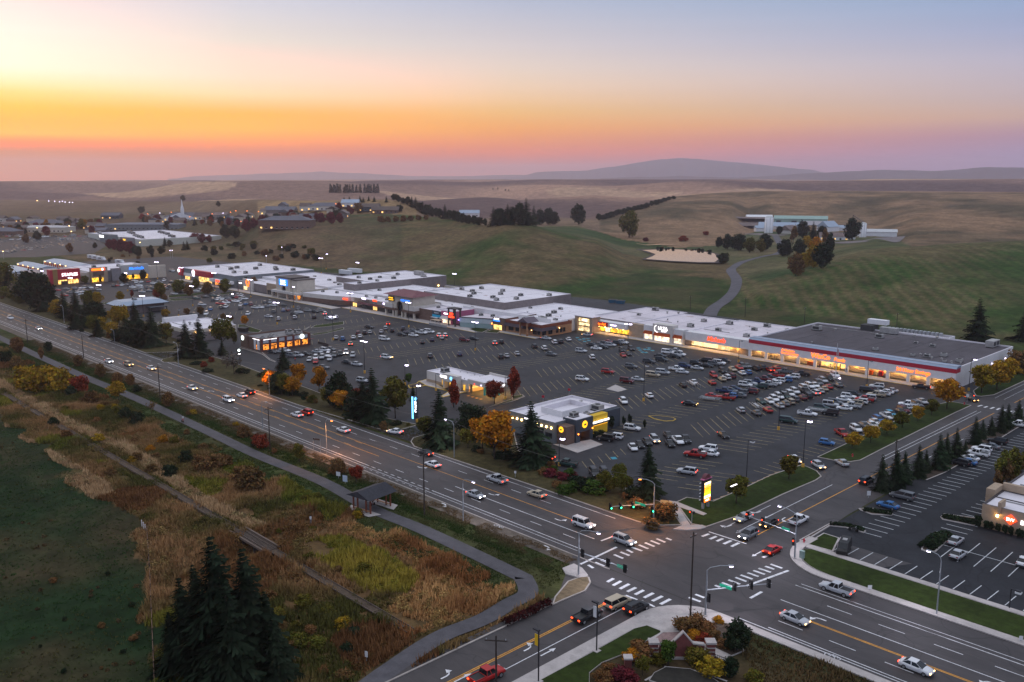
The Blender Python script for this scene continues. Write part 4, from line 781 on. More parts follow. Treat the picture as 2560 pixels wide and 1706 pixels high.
part(b, 'patio_roof', TAN, (-331, -324.8, 265.2, 268.6, 2.5, 2.65)); part(b, 'patio_post', TRIM, *[(x, x + .15, y, y + .15, .1, 2.5) for x in (-330.8, -328, -325.2) for y in (265.4, 268.3)]); part(b, 'patio_rail', STEEL, (-331.5, -318, 264.9, 265, .1, 1.1))
for x, y in ((-306, 283), (-312, 281)): unit(b, x, y, 4.9, .9, 0)
for nm, lb, x0, x1, h, wm in (('dress_shop', 'pink shop front with white awning', -331.4, -323.6, 6.2, PINK), ('mobile_shop', 'charcoal shop front with bright blue panel', -338.4, -331.5, 5.6, DGREY), ('tan_shop', 'plain tan shop front right of the arched mall tower', -349, -338.5, 5.6, BRICK)):
    b = bld(nm, lb, 'store', ((x0 + x1) / 2, 280)); shell(b, x0, x1, 272.6, 286.9, h, wm, WROOF2, .35)
    if wm is PINK:
        MB().add([(x0 + .4, 272.5, 3.9), (x1 - .4, 272.5, 3.9), (x1 - .2, 270.9, 2.5), (x0 + .2, 270.9, 2.5)], [(0, 3, 2, 1), (0, 1, 2, 3)]).build('awning', TRIM, b); part(b, 'sign', NWHT, (-329.3, -326.2, 272.4, 272.55, 4.7, 5.3)); windows(b, LWW, 'S', 272.55, [(-330.5, -324.6)], .3, 2.3, REDP, 3)
    elif wm is DGREY:
        part(b, 'panel', CYAN, (x0 + .4, x1 - .4, 272.3, 272.5, 2.6, 3.7)); part(b, 'canopy', TRIM, (x0 + .4, x1 - 1.4, 271.2, 272.29, 2.35, 2.5)); part(b, 'sign', mat('sign_grey', (.4, .42, .45), .6, noise=.1), (-336.6, -333.4, 272.4, 272.55, 4.3, 4.9)); windows(b, GLASS, 'S', 272.55, [(x0 + .6, x1 - .6)], .2, 2.2, DTRIM, 3)
    unit(b, (x0 + x1) / 2, 281, h - .35, .8, 0)
# arched tower
b = bld('arched_tower', 'cream arched mall tower with hipped maroon roof', 'store', (-361, 277))
def arch_front(b, x0, x1, yf, zb, zt, xc, r, zs, mt, depth=.8, name='wall'):
    n = 14; arcp = [(xc + r * math.cos(math.pi * i / n), zs + r * math.sin(math.pi * i / n)) for i in range(n + 1)]
    out = [(x1, zb), (x1, zt), (x0, zt), (x0, zb), (xc - r, zb)] + arcp[::-1] + [(xc + r, zb)]
    m = MB(); k = len(out)
    # front as a fan of quads between arch and top edge
    def col(xa, xb, za, zb_): m.box(xa, xb, yf, yf + depth, za, zb_)
    col(x0, xc - r, zb, zt); col(xc + r, x1, zb, zt)
    for i in range(n):
        (xa, za), (xb, zb_) = arcp[i], arcp[i + 1]
        m.add([(xb, yf, zb_), (xa, yf, za), (xa, yf, zt), (xb, yf, zt), (xb, yf + depth, zb_), (xa, yf + depth, za), (xa, yf + depth, zt), (xb, yf + depth, zt)], [(0, 1, 2, 3), (0, 4, 5, 1), (3, 2, 6, 7), (5, 4, 7, 6)])
    return m.build(name, mt, b)
arch_front(b, -370.5, -350.8, 270, 3.9, 10.9, -361.2, 2.7, 5.2, CREAM); part(b, 'side_wall', CREAM, (-350.81, -350.2, 270, 284, 3.9, 10.9), (-370.5, -370, 270.81, 284, 3.9, 10.9), (-370, -350.81, 283.6, 284, 5.7, 10.9)); part(b, 'band', BRICK, (-373, -363.95, 269.2, 270.6, 3.0, 4.1), (-358.4, -348.5, 269.2, 270.6, 3.0, 4.1), (-348.49, -347.9, 269.2, 284, 3.0, 4.1))
part(b, 'wing_wall', LCREAM, (-373, -366.5, 269.4, 272, 4.11, 6.3), (-356.2, -348.4, 269.4, 286, 4.11, 6.3)); part(b, 'arch_glass', GLASS, (-364, -358.4, 271.5, 271.6, 3.0, 8.2)); part(b, 'back_wall', BRICK, (-372.5, -349, 275, 275.3, 0, 3.9))
for x in (-372.3, -366, -363.7, -358.7, -356, -349.2): part(b, 'column', CREAM, (x - .4, x + .4, 269.4, 270.3, .1, 3.0))
MB().add([(-372.8, 268.4, 10.9), (-348.6, 268.4, 10.9), (-348.6, 285.4, 10.9), (-372.8, 285.4, 10.9), (-366.5, 276.8, 13.2), (-355, 276.8, 13.2)], [(0, 1, 5, 4), (1, 2, 5), (2, 3, 4, 5), (3, 0, 4), (3, 2, 1, 0)]).build('roof', MAROON, b)
part(b, 'ridge_cap', TRIM, (-366.6, -354.9, 276.7, 276.9, 13.15, 13.3)); text(b, 'OLD NAVY', -356.3, 269.9, 8.6, 1.5, NBLU, bold=.03); part(b, 'sign_panel', mat('sign_dark', (.04, .03, .02), .6, noise=.1), (-370.2, -365.2, 269.7, 269.95, 7.5, 9.9)); part(b, 'sign', NYEL, (-369.8, -366.2, 269.6, 269.7, 8.8, 9.4), (-369.6, -365.8, 269.6, 269.7, 7.9, 8.3))
# four little shops left of the tower
for i, (x0, x1, h, wm, sm_, nm) in enumerate(((-381.8, -373.1, 6.6, TAN, NLIL, 'little shop with lilac sign next to the arched tower'), (-391.2, -381.9, 7.4, CREAM, NRED, 'little cream shop with red sign'), (-401.8, -391.3, 7.6, MGREY, NLIL, 'little grey shop with lilac sign and red awning'), (-408.6, -401.9, 7.0, TAN, None, 'little tan shop with yellow lit windows'))):
    b = bld('small_shop', nm, 'store', ((x0 + x1) / 2, 280), 'little shops with raised fronts'); shell(b, x0, x1, 274, 284.9, 5.4, BRICK, WROOF, .3)
    xm = (x0 + x1) / 2; w = (x1 - x0) * .36; n = 8
    MB().prism([(xm - w, 0)] + [(xm - w + 2 * w * k / n, h - .6 + .6 * math.sin(math.pi * k / n)) for k in range(n + 1)] + [(xm + w, 0)], 0, .8).build('front', wm, b)
    o = b.children[-1]; o.rotation_euler = (math.pi / 2, 0, 0); o.data.transform(Matrix.Translation((b.location.x, b.location.y, b.location.z))); o.location = (-b.location.x, 273.9 - b.location.y, 0)
    if sm_: part(b, 'sign', sm_, (xm - 1.9, xm + 1.7, 272.9, 273.05, h - 2.5, h - 1.6))
    if sm_ is not None: MB().add([(x0, 273, 3.5), (x1, 273, 3.5), (x1, 271.4, 2.6), (x0, 271.4, 2.6)], [(0, 3, 2, 1), (0, 1, 2, 3)]).build('awning', MAROON if wm is not TAN else BRICK, b)
    windows(b, LW if sm_ is None or wm is CREAM else GLASS, 'S', 273.05, [(xm - 1.8, xm + 1.8)], .3, 2.5, DTRIM, 3); unit(b, xm + 1, 280, 5.1, .8, 0)
b = bld('corner_shop_row', 'low white shop row with red lit sign left of the little shops', 'store', (-428, 277)); MB().prism([(-446, 265.5), (-424, 269.5), (-409, 275), (-409, 285), (-446, 285)], 0, 4.9, 0, 1).build('wall', [LCREAM, WROOF], b); MB().prism([(-446, 265.3), (-424, 269.3), (-409, 274.8), (-409, 274.98), (-424, 269.45), (-446, 265.45)], 0.1, 2.6).build('front', BRICK, b); part(b, 'sign', NRED, (-415.5, -411, 272.1, 272.3, 3.3, 4.1))
for x, y in ((-440, 275), (-430, 278), (-420, 280)): unit(b, x, y, 4.9, .9, 0)
# big boxes behind
b = bld('large_store_block', 'tall white-roofed store block with taupe walls behind the grill', 'store', (-345, 322)); shell(b, -378, -315, 299, 347.5, 9.0, TAUPE, WROOF, .5); part(b, 'front_annex', TAUPE, (-338, -332.01, 292.5, 298.99, 0, 8.4)) if False else None
for x, y in ((-326, 304), (-334, 309), (-322, 314), (-345, 303), (-352, 312), (-341, 321), (-330, 325), (-360, 318), (-350, 331), (-366, 330), (-371, 320), (-320, 336)): unit(b, x, y, 8.5, 1.15, 0)
b = bld('large_store_block', 'tall white-roofed store block with taupe walls behind the little shops', 'store', (-450, 325)); shell(b, -470.5, -428.5, 304, 357, 9.0, TAUPE, WROOF, .5); shell(b, -440, -428.51, 289, 303.99, 9.0, TAUPE, WROOF, .5, wname='front_wall', rname='front_roof')
for x, y, s_, k in ((-434, 296, 1, 0), (-436, 310, 1, 0), (-446, 312, 1.1, 0), (-458, 312, 1.1, 0), (-450, 322, 1, 0), (-440, 325, 1.2, 0), (-456, 340, 1.1, 0), (-446, 349, 1.3, 3), (-436, 345, 1.6, 1)): unit(b, x, y, 8.5, s_, k)
part(b, 'dock_light', LAMPW, (-428.3, -428, 350, 350.5, 3, 3.6)); part(b, 'dock_wall', LCREAM, (-428, -400, 355, 356, 0, 3.0))
# clothing store tower
b = bld('discount_store', 'cream stepped tower with arch and blue sign', 'store', (-462, 272)); shell(b, -487, -448.5, 266.5, 283.9, 5.6, CREAM, WROOF, .4)
arch_front(b, -471.5, -456, 263.4, 4.3, 11.9, -463.2, 2.4, 5.0, CREAM); part(b, 'side_wall', CREAM, (-456.01, -449.6, 264.2, 276, 4.6, 11.4), (-471.5, -471, 264.21, 276, 4.6, 11.9)); part(b, 'top_cap', DTRIM, (-472, -455.6, 263, 276.4, 11.91, 12.4), (-455.59, -449.2, 263.8, 276.4, 11.41, 11.8)); part(b, 'canopy', LCREAM, (-475, -447, 261.8, 266.4, 3.2, 4.5)); part(b, 'arch_glass', GLASS, (-465.6, -460.8, 264.6, 264.7, 4.5, 7.4)); part(b, 'tower_back', CREAM, (-471, -456.02, 275.5, 276, 5.6, 11.9))
part(b, 'sign_panel', NBLU, (-467.4, -458.4, 263.0, 263.2, 7.7, 11.1)); text(b, 'ROSS', -462.9, 262.9, 9.9, 2.3, NWHT, bold=.04); text(b, 'DRESS FOR LESS', -462.9, 262.9, 8.3, .85, NWHT, bold=.02)
for x in (-474.5, -468, -458, -447.6): part(b, 'column', CREAM, (x - .4, x + .4, 262, 262.8, .1, 3.2))
windows(b, LWO, 'S', 266.4, [(-457, -450)], .3, 2.6, DTRIM, 4); part(b, 'left_front', TAN, (-487, -476, 265.6, 266.49, 0, 6.8)); windows(b, GLASS, 'S', 265.6, [(-486, -482), (-481, -477)], .3, 2.8, DTRIM, 3)
b = bld('mall_shop', 'white shop with round orange lit sign', 'store', (-512, 272)); shell(b, -526, -487.01, 267, 283.9, 5.0, TAUPE, WROOF, .35); part(b, 'front', LCREAM, (-517, -505, 265.8, 266.99, 0, 7.2)); windows(b, LWP, 'S', 265.8, [(-516, -511)], .3, 2.6, DTRIM, 3)
mb = MB(); [mb.tube([(-510.5 + math.cos(a) * 1.7, 265.6, 5.1 + math.sin(a) * 1.7) for a in np.linspace(0, 2 * math.pi, 17)], .3, 5)]; mb.build('round_sign', NORA, b); part(b, 'sign', NORA, (-512, -509, 265.5, 265.7, 2.7, 3.1)); part(b, 'sign', NWHT, (-524, -520.5, 266.7, 266.9, 3.4, 4.0))
# big red store
b = bld('department_store', 'large white-roofed department store with red panels and ring emblem', 'store', (-565, 293)); shell(b, -605, -526.5, 265, 323, 7.8, MGREY, WROOF, .5)
part(b, 'red_panel', REDP, (-582, -555.3, 262.6, 264.9, 4.6, 8.0), (-604.5, -599, 263.2, 264.9, 2.6, 7.6)); part(b, 'white_band', TRIM, (-598.9, -582.01, 264.4, 264.99, 2.8, 4.6), (-555.29, -527, 262, 264.99, 2.6, 4.4)); windows(b, LW, 'S', 264.3, [(-596, -589)], .4, 2.6, TRIM, 3); windows(b, LW, 'S', 264.8, [(-576, -567), (-566.5, -557.5)], .3, 3.8, TRIM, 4); windows(b, LWO, 'S', 264.9, [(-553, -545), (-542, -535)], .3, 2.5, TRIM, 3)
for (x, z, r_) in ((-579.2, 6.3, 1.5), (-602, 6.0, 1.0)):
    mb = MB(); mb.tube([(x + math.cos(a) * r_, 262.4, z + math.sin(a) * r_) for a in np.linspace(0, 2 * math.pi, 19)], r_ * .2, 5); mb.tube([(x + math.cos(a) * r_ * .35, 262.4, z + math.sin(a) * r_ * .35) for a in np.linspace(0, 2 * math.pi, 13)], r_ * .3, 5); mb.build('ring_emblem', NWHT, b)
part(b, 'sign', NWHT, (-580.6, -577.6, 262.4, 262.5, 3.8, 4.3)); part(b, 'sign', NRED, (-546, -541, 261.8, 261.95, 3.2, 4.2))
for x, y in ((-548, 276), (-540, 280), (-570, 285), (-575, 292), (-590, 285), (-560, 298), (-555, 310), (-545, 305), (-580, 312), (-535, 312)): unit(b, x, y, 7.3, 1.4, 0)

# office-supply strip facing east
b = bld('office_store', 'tan strip store with big red sign box', 'store', (-640, 205)); shell(b, -672, -624, 183, 210.5, 6.6, CREAM, mat('roof_tan', (.33,.27,.25), .9, noise=.1, scale=.1), .4); part(b, 'sign_box', REDP, (-624, -620.5, 190.3, 204.2, 3.4, 10.2)); part(b, 'side_panel', mat('panel_bronze', (.28,.17,.06), .6, noise=.08, scale=.5), (-624.3, -620.6, 187.4, 190.29, .2, 10.3)); part(b, 'red_edge', REDP, (-626, -620.5, 185.5, 187.39, .2, 10.2))
text(b, 'STAPLES', -620.3, 197.6, 6.6, 2.7, NWHT, 'E', bold=.05); windows(b, LW, 'E', -623.9, [(190.6, 196.8), (197.4, 203.8)], .3, 3.2, TAN, 4); part(b, 'entry_frame', DTRIM, (-620.9, -620.6, 192, 196, .1, 2.6)); part(b, 'side_sign', NWHT, (-650, -646, 182.6, 182.9, 3.8, 5.2))
for x in (-664, -656, -642, -634): part(b, 'wall_light', LAMPW, (x, x + .5, 182.6, 182.9, 4.4, 4.8))
b = bld('sports_store', 'tan strip store with orange lit sign over brown panel', 'store', (-640, 217)); shell(b, -672, -624, 210.51, 222, 7.2, CREAM, WROOF, .4); part(b, 'front', TAN, (-624, -621.4, 211.2, 222, 0, 9.8)); part(b, 'brown_panel', BRICK, (-621.39, -620.9, 212.5, 219.5, 4.4, 7.3)); part(b, 'sign', NORA, (-621.3, -621.0, 211.8, 218, 7.9, 9.2)); part(b, 'sign', NWHT, (-621.3, -621.0, 218.2, 219.2, 7.9, 9.2)); part(b, 'sign', NRED, (-621.3, -621.0, 219.4, 220.3, 7.9, 9.3)); windows(b, LWY, 'E', -621.35, [(211.6, 219)], .3, 3.2, TAN, 4)
b = bld('clothing_store', 'pale grey strip store with blue script sign', 'store', (-640, 240)); shell(b, -672, -624.5, 222.01, 258, 7.2, GREYW, WROOF, .4); part(b, 'front', mat('stucco_pale_grey', (.40,.40,.39), .9, noise=.06, scale=.4), (-624.5, -621, 231, 249.5, 3.2, 10.1)); part(b, 'end_front', CREAM, (-624.5, -622, 249.51, 262, 0, 8.4)); part(b, 'side_front', GREYW, (-624.5, -622, 225, 230.99, 0, 8.4))
text(b, 'Marshalls', -620.8, 241, 7.6, 2.7, NBLU, 'E', shear=.25, bold=.05); windows(b, LWY, 'E', -622.5, [(231.5, 239), (239.5, 249)], .3, 3.1, TAN, 6); part(b, 'soffit_light', LAMPD, (-621.8, -621.3, 234, 234.5, 3.0, 3.18), (-621.8, -621.3, 246, 246.5, 3.0, 3.18))
for x, y in ((-650, 240), (-646, 250), (-655, 225), (-640, 208), (-650, 200), (-660, 192)): unit(b, x, y, 6.8, 1.3, 0)
# storage sheds
for i, (x0, x1, y0, y1, lb) in enumerate(((-750, -690, 178, 200, 'long grey metal storage shed nearest the highway'), (-766, -712, 206, 218, 'middle grey metal storage shed with orange doors'), (-775, -706, 228, 244, 'farthest grey metal storage shed with orange doors'))):
    b = bld('storage_shed', lb, 'shed', ((x0 + x1) / 2, (y0 + y1) / 2), 'storage sheds'); part(b, 'wall', TRIM, (x0, x1, y0, y1, 0, 3.2))
    MB().add([(x0 - .4, y0 - .4, 3.2), (x1 + .4, y0 - .4, 3.2), (x1 + .4, y1 + .4, 3.2), (x0 - .4, y1 + .4, 3.2), (x0 - .4, (y0 + y1) / 2, 4.6), (x1 + .4, (y0 + y1) / 2, 4.6)], [(0, 1, 5, 4), (2, 3, 4, 5), (1, 2, 5), (3, 0, 4)]).build('roof', MROOF, b)
    for x in np.arange(x0 + 2, x1 - 3, 5): part(b, 'roller_door', ORANGE, (x, x + 3.4, y0 - .12, y0 - .02, .1, 2.6))
    for x in np.arange(x0 + 4, x1, 12): part(b, 'wall_light', LAMPW, (x, x + .5, y0 - .4, y0 - .15, 2.8, 3.1))
# bank with metal hip roof
b = bld('drive_through_bank', 'closed brown bank with blue-grey hipped metal roof', 'bank', (-472, 183)); part(b, 'wall', TAUPE, (-479.5, -466.5, 171.8, 194.2, 0, 3.9)); part(b, 'soffit', DTRIM, (-481.4, -464.6, 169.9, 196.4, 3.9, 4.35))
MB().add([(-481.4, 169.9, 4.36), (-464.6, 169.9, 4.36), (-464.6, 196.4, 4.36), (-481.4, 196.4, 4.36), (-478.4, 173.5, 6.2), (-467.6, 173.5, 6.2), (-467.6, 192.8, 6.2), (-478.4, 192.8, 6.2)], [(0, 1, 5, 4), (1, 2, 6, 5), (2, 3, 7, 6), (3, 0, 4, 7), (4, 5, 6, 7)]).build('roof', MROOF, b); unit(b, -472, 181, 6.2, 1.2, 0); part(b, 'canopy', DGREY, (-466.4, -460.5, 184.5, 193.5, 2.6, 2.9)); part(b, 'canopy_post', DTRIM, (-461, -460.7, 185, 185.3, 0, 2.6), (-461, -460.7, 193, 193.3, 0, 2.6)); windows(b, GLASS, 'S', 171.75, [(-478, -474), (-473, -469)], .9, 2.7, DTRIM, 2)
# cream restaurant
b = bld('family_restaurant', 'cream restaurant with flat white roof and raised parapet', 'restaurant', (-380, 172)); shell(b, -394.5, -366, 162, 184, 5.3, CREAM, WROOF, .35); part(b, 'taupe_base', TAUPE, (-366, -365.9, 163, 180, .1, 3.9), (-385, -367, 161.9, 161.99, .1, 3.6)); part(b, 'parapet', WHITE, (-396, -394.51, 163.5, 179.5, 0, 7.2), (-394.5, -393, 163.4, 163.9, 5.3, 7.2)); part(b, 'parapet', WHITE, (-384, -370, 184.01, 184.6, 0, 6.2)); part(b, 'stripe', DTRIM, (-365.9, -365.82, 180.2, 183.6, 1.6, 1.8), (-365.9, -365.82, 180.2, 183.6, 3.2, 3.4))
for y in (165, 172, 180.5): part(b, 'wall_light', LAMPW, (-365.85, -365.6, y, y + .4, 3.9, 4.3))
for x, y, k in ((-382, 170, 2), (-379, 171, 2), (-376, 171, 1), (-381, 180, 2), (-377, 181, 2)): unit(b, x, y, 4.95, 1.3, k)
# coffee house
b = bld('coffee_house', 'brick coffee house with amber windows and white panels', 'cafe', (-333, 185)); shell(b, -341.5, -326, 174, 197, 5.2, BRICK, mat('roof_grey', (.20,.19,.19), .9, noise=.12, scale=.2), .7, cap=BRICK); part(b, 'corner_tower', BRICK, (-341.6, -336, 173.3, 173.99, 0, 5.6))
for i in range(7): part(b, 'brick_pier', BRICKR, (-325.99, -325.6, 174 + i * 3.6, 174.7 + i * 3.6, 0, 5.2))
for i in range(6): part(b, 'panel', mat('panel_silver', (.42, .42, .45), .6, noise=.06), (-325.98, -325.8, 174.9 + i * 3.6, 177.4 + i * 3.6, 3.4, 4.7))
windows(b, LWO, 'E', -326, [(174.9 + i * 3.6, 177.4 + i * 3.6) for i in range(6)], .6, 2.9, DTRIM, 3); part(b, 'light_strip', NWHT, (-325.7, -325.6, 175, 181, 4.75, 4.9), (-332, -326.4, 173.6, 173.7, 4.75, 4.9)); part(b, 'panel', TRIM, (-331.5, -330, 173.8, 173.97, .6, 4.5), (-328.8, -327, 173.8, 173.97, .6, 4.5)); windows(b, LWO, 'S', 173.95, [(-329.8, -328.9)], .5, 2.6, DTRIM, 1)
for (x, y, z, ax) in ((-325.5, 192.6, 4.2, 0), (-339.4, 173.1, 4.2, 1)):
    o = MB().lathe([(.95, 0), (.95, .18), (.7, .18)], 18).build('round_sign', neon('disc', (.85, 1.0, .97), 2.4), b, world=False); o.location = (x - b.location.x, y - b.location.y, z); o.rotation_euler = (0, math.pi / 2, 0) if ax == 0 else (math.pi / 2, 0, 0)
part(b, 'awning', MAROON, (-325.59, -324.6, 185.6, 188.6, 2.9, 3.05), (-325.59, -324.6, 195.6, 197.6, 2.6, 2.75)); part(b, 'patio_rail', DTRIM, (-326, -318, 200.4, 200.5, .1, 1.0), (-318.1, -318, 198, 200.4, .1, 1.0))
for x, y, s_, k in ((-331, 190, 1.3, 1), (-329, 193.5, 1.3, 1), (-335, 192, 1.2, 0), (-333, 195, 1.2, 0), (-331, 181, 1.0, 1), (-330, 177, 1.0, 1), (-334, 184, .8, 2)): unit(b, x, y, 4.55, s_, k)
# drive-up bank
b = bld('drive_up_bank', 'cream panelled bank with lit drive-up canopy and yellow kerbs', 'bank', (-222, 193)); shell(b, -238, -216, 188.9, 198.5, 3.9, LCREAM, WROOF, .35); part(b, 'stone_base', TAN, (-238.1, -216, 188.78, 188.89, 0, 1.1), (-215.99, -215.9, 188.9, 198.4, 0, 1.1)); part(b, 'entry_box', LCREAM, (-227, -219.5, 186.8, 188.77, 2.5, 5.0)); part(b, 'entry_pier', LCREAM, (-226.9, -226.2, 186.9, 188.76, 0, 2.5), (-220.3, -219.6, 186.9, 188.76, 0, 2.5)); windows(b, LWY, 'S', 188.76, [(-225.5, -221), (-229.6, -228.6), (-218.6, -217.6)], .3, 2.3, TAN, 2)
text(b, 'CHASE', -226.4, 186.7, 3.95, 1.15, NWHT, bold=.02); o = MB().lathe([(.55, 0), (.55, .1), (.25, .1)], 8).build('octagon_emblem', NSKY, b, world=False); o.location = (-222.4 - b.location.x, 186.7 - b.location.y, 3.95); o.rotation_euler = (math.pi / 2, 0, 0)
part(b, 'canopy', LCREAM, (-215.98, -203.6, 188.3, 198.3, 3.1, 4.6)); part(b, 'canopy_roof', WROOF, (-215.6, -204, 188.6, 198, 4.61, 4.66)); part(b, 'canopy_parapet', LCREAM, (-215.98, -203.6, 198.0, 198.5, 4.67, 5.3))
for x, y in ((-214.6, 188.8), (-209.5, 190), (-208, 191.6), (-206.4, 193.5), (-204.3, 189.2), (-204.3, 197)): part(b, 'canopy_post', CYAN if x > -214 else DGREY, (x - .25, x + .25, y - .25, y + .25, 0, 3.1))
for x in (-213, -210, -207): part(b, 'canopy_light', LAMPD, (x - .5, x + .5, 192, 192.7, 3.0, 3.09), (x - .5, x + .5, 195.5, 196.2, 3.0, 3.09))
part(b, 'lane_signal', NRED, (-212.6, -212.3, 188.1, 188.28, 3.4, 3.7)); part(b, 'lane_signal', NGRN, (-206.2, -205.9, 188.1, 188.28, 3.4, 3.7)); part(b, 'lane_signal', NLIL, (-209.4, -209.1, 188.1, 188.28, 3.4, 3.7)); text(b, 'CHASE', -203.5, 192, 3.9, .9, NWHT, 'E'); unit(b, -233, 193, 3.55, 1.3, 0)
for x, y in ((-229, 196.5), (-226, 197), (-222, 196.8), (-219, 196.5), (-220, 190.5)): unit(b, x, y, 3.55, .4, 2)
for x in np.arange(-213, -206, 2): MB().box(x, x + .9, 185.2, 186.2, .01, .03).build('arrow_marking', YPAINT, lot)
# wings restaurant
b = bld('wings_restaurant', 'grey and charcoal wings restaurant with yellow panel and round emblems', 'restaurant', (-163, 180)); shell(b, -174.5, -157, 167.4, 193.2, 5.8, MGREY, WROOF, .6); shell(b, -168.5, -160.5, 174, 186, 6.9, WHITE, WROOF, 1.4, z0=5.2, wname='roof_screen', rname='roof_well'); part(b, 'brick_corner', BRICK, (-157, -153.6, 168.2, 171.4, 0, 5.0)); part(b, 'brick_cap', DGREY, (-157, -153.5, 168.1, 171.5, 2.9, 3.2)) if False else None
part(b, 'entrance_block', DGREY, (-158, -153.2, 171.6, 178.4, 2.7, 6.3), (-158, -153.2, 171.6, 173.2, 0, 2.69), (-158, -153.2, 177.2, 178.4, 0, 2.69)); part(b, 'block_roof', WROOF, (-157.7, -153.5, 171.9, 178.1, 6.31, 6.34)); part(b, 'yellow_wall', YELP, (-157, -155, 178.41, 186.6, 0, 5.4)); part(b, 'sign_band', DGREY, (-155, -154.5, 178.5, 186.5, 2.9, 3.2)); part(b, 'rear_wall', DGREY, (-157, -156, 186.61, 193.3, 0, 5.4)); windows(b, LWO, 'E', -156.6, [(173.4, 177)], .1, 2.6, DTRIM, 3); part(b, 'yellow_light', NYEL, (-154.98, -154.7, 178.8, 186.3, 2.7, 2.85))
text(b, 'BUFFALO WILD WINGS', -154.4, 182.5, 3.75, .78, NWHT, 'E', bold=.02)
for (x, y, z, r_) in ((-153.1, 174.9, 4.7, 1.0), (-153.5, 169.0, 4.1, .8)):
    if r_ < .9: x, y = -155.4, 168.15
    o = MB().lathe([(r_, 0), (r_, .1), (r_ * .8, .1)], 20).build('round_emblem', NYEL, b, world=False); o.location = (x - b.location.x, y - b.location.y, z); o.rotation_euler = (0, math.pi / 2, 0) if r_ > .9 else (math.pi / 2, 0, 0)
    q = MB(); q.prism([(-.45, -.1), (-.2, -.35), (0, -.1), (.3, -.3), (.42, .05), (.2, .3), (.05, .12), (-.3, .2)], 0, .14); q = q.build('emblem_figure', UNITD, b, world=False); q.location = o.location; q.scale = (r_,) * 3; q.rotation_euler = (math.pi / 2, 0, math.pi / 2) if r_ > .9 else (math.pi / 2, 0, 0); q.location.x += .12 if r_ > .9 else 0; q.location.y -= .12 if r_ < .9 else 0
for i, x in enumerate((-173, -171.2, -169.4, -163.6, -161.8, -160, -158.2)): part(b, 'wall_lamp', LAMPW, (x - .15, x + .15, 167.1, 167.38, 3.9, 4.35))
part(b, 'wall_sign', NWHT, (-168.4, -166.4, 167.2, 167.38, 4.7, 5.0), (-166, -164.6, 167.2, 167.38, 4.7, 5.0)); windows(b, GLASS, 'S', 167.39, [(-163.6, -161.2), (-160.4, -158)], 1.2, 2.6, DTRIM, 2); part(b, 'door_lamp', LAMPO, (-153.1, -152.9, 172.2, 172.4, 2.3, 2.6), (-153.1, -152.9, 177.9, 178.1, 2.9, 3.2)); unit(b, -158.8, 186.8, 5.2, 1.5, 0); unit(b, -156.2, 174, 6.33, 1.1, 0); unit(b, -157.8, 181, 5.2, .9, 1)
for y in (188.5, 189.6, 190.4): unit(b, -168, y, 5.2, .7, 2)
part(b, 'patio_wall', MGREY, (-181.5, -174.6, 178, 178.3, 0, 2.4), (-181.5, -181.2, 178.31, 190, 0, 2.4)); part(b, 'patio_floor', CONC, (-181, -174.6, 178.4, 192, .05, .12)); part(b, 'patio_rail', DTRIM, (-182.6, -182.5, 176, 192, .1, 1.0))
# hotel
b = bld('hotel', 'tan hotel wing with pale roof and lit red emblem', 'hotel', (-40, 205)); shell(b, -57.8, 0, 188, 200.5, 4.9, TAN, WROOF, .3, cap=DTRIM); shell(b, -57.8, 0, 200.51, 214, 5.6, TAN, WROOF, .3, wname='rear_wall', rname='rear_roof', cap=DTRIM); part(b, 'ridge', DTRIM, (-57.4, 0, 194.6, 194.9, 4.62, 4.75)); part(b, 'chimney_wall', TAN, (-54.8, -54.3, 187.4, 190.5, 3.6, 6.1)); part(b, 'parapet', TAN, (-59.5, -57.81, 194.9, 200, 0, 6.0), (-57.8, -52, 199.6, 200.49, 4.9, 6.4)); part(b, 'wall_light', LAMPW, (-54.9, -54.5, 187.2, 187.6, 3.1, 3.5))
o = MB().prism([(-1.2, 0), (0, -1.05), (1.2, 0), (0, 1.05)], 0, .12).build('emblem', NRED, b, world=False); o.location = (-52.4 - b.location.x, 187.9 - b.location.y, 3.0); o.rotation_euler = (math.pi / 2, 0, 0); text(b, 'BW', -52.4, 187.7, 3.0, .95, NWHT); text(b, 'Best Western', -47.2, 187.85, 2.9, 1.2, NWHT, bold=.02)
for i in range(6): unit(b, -52 + i * 2.2, 204 + i * .5, 5.3, .35, 2)

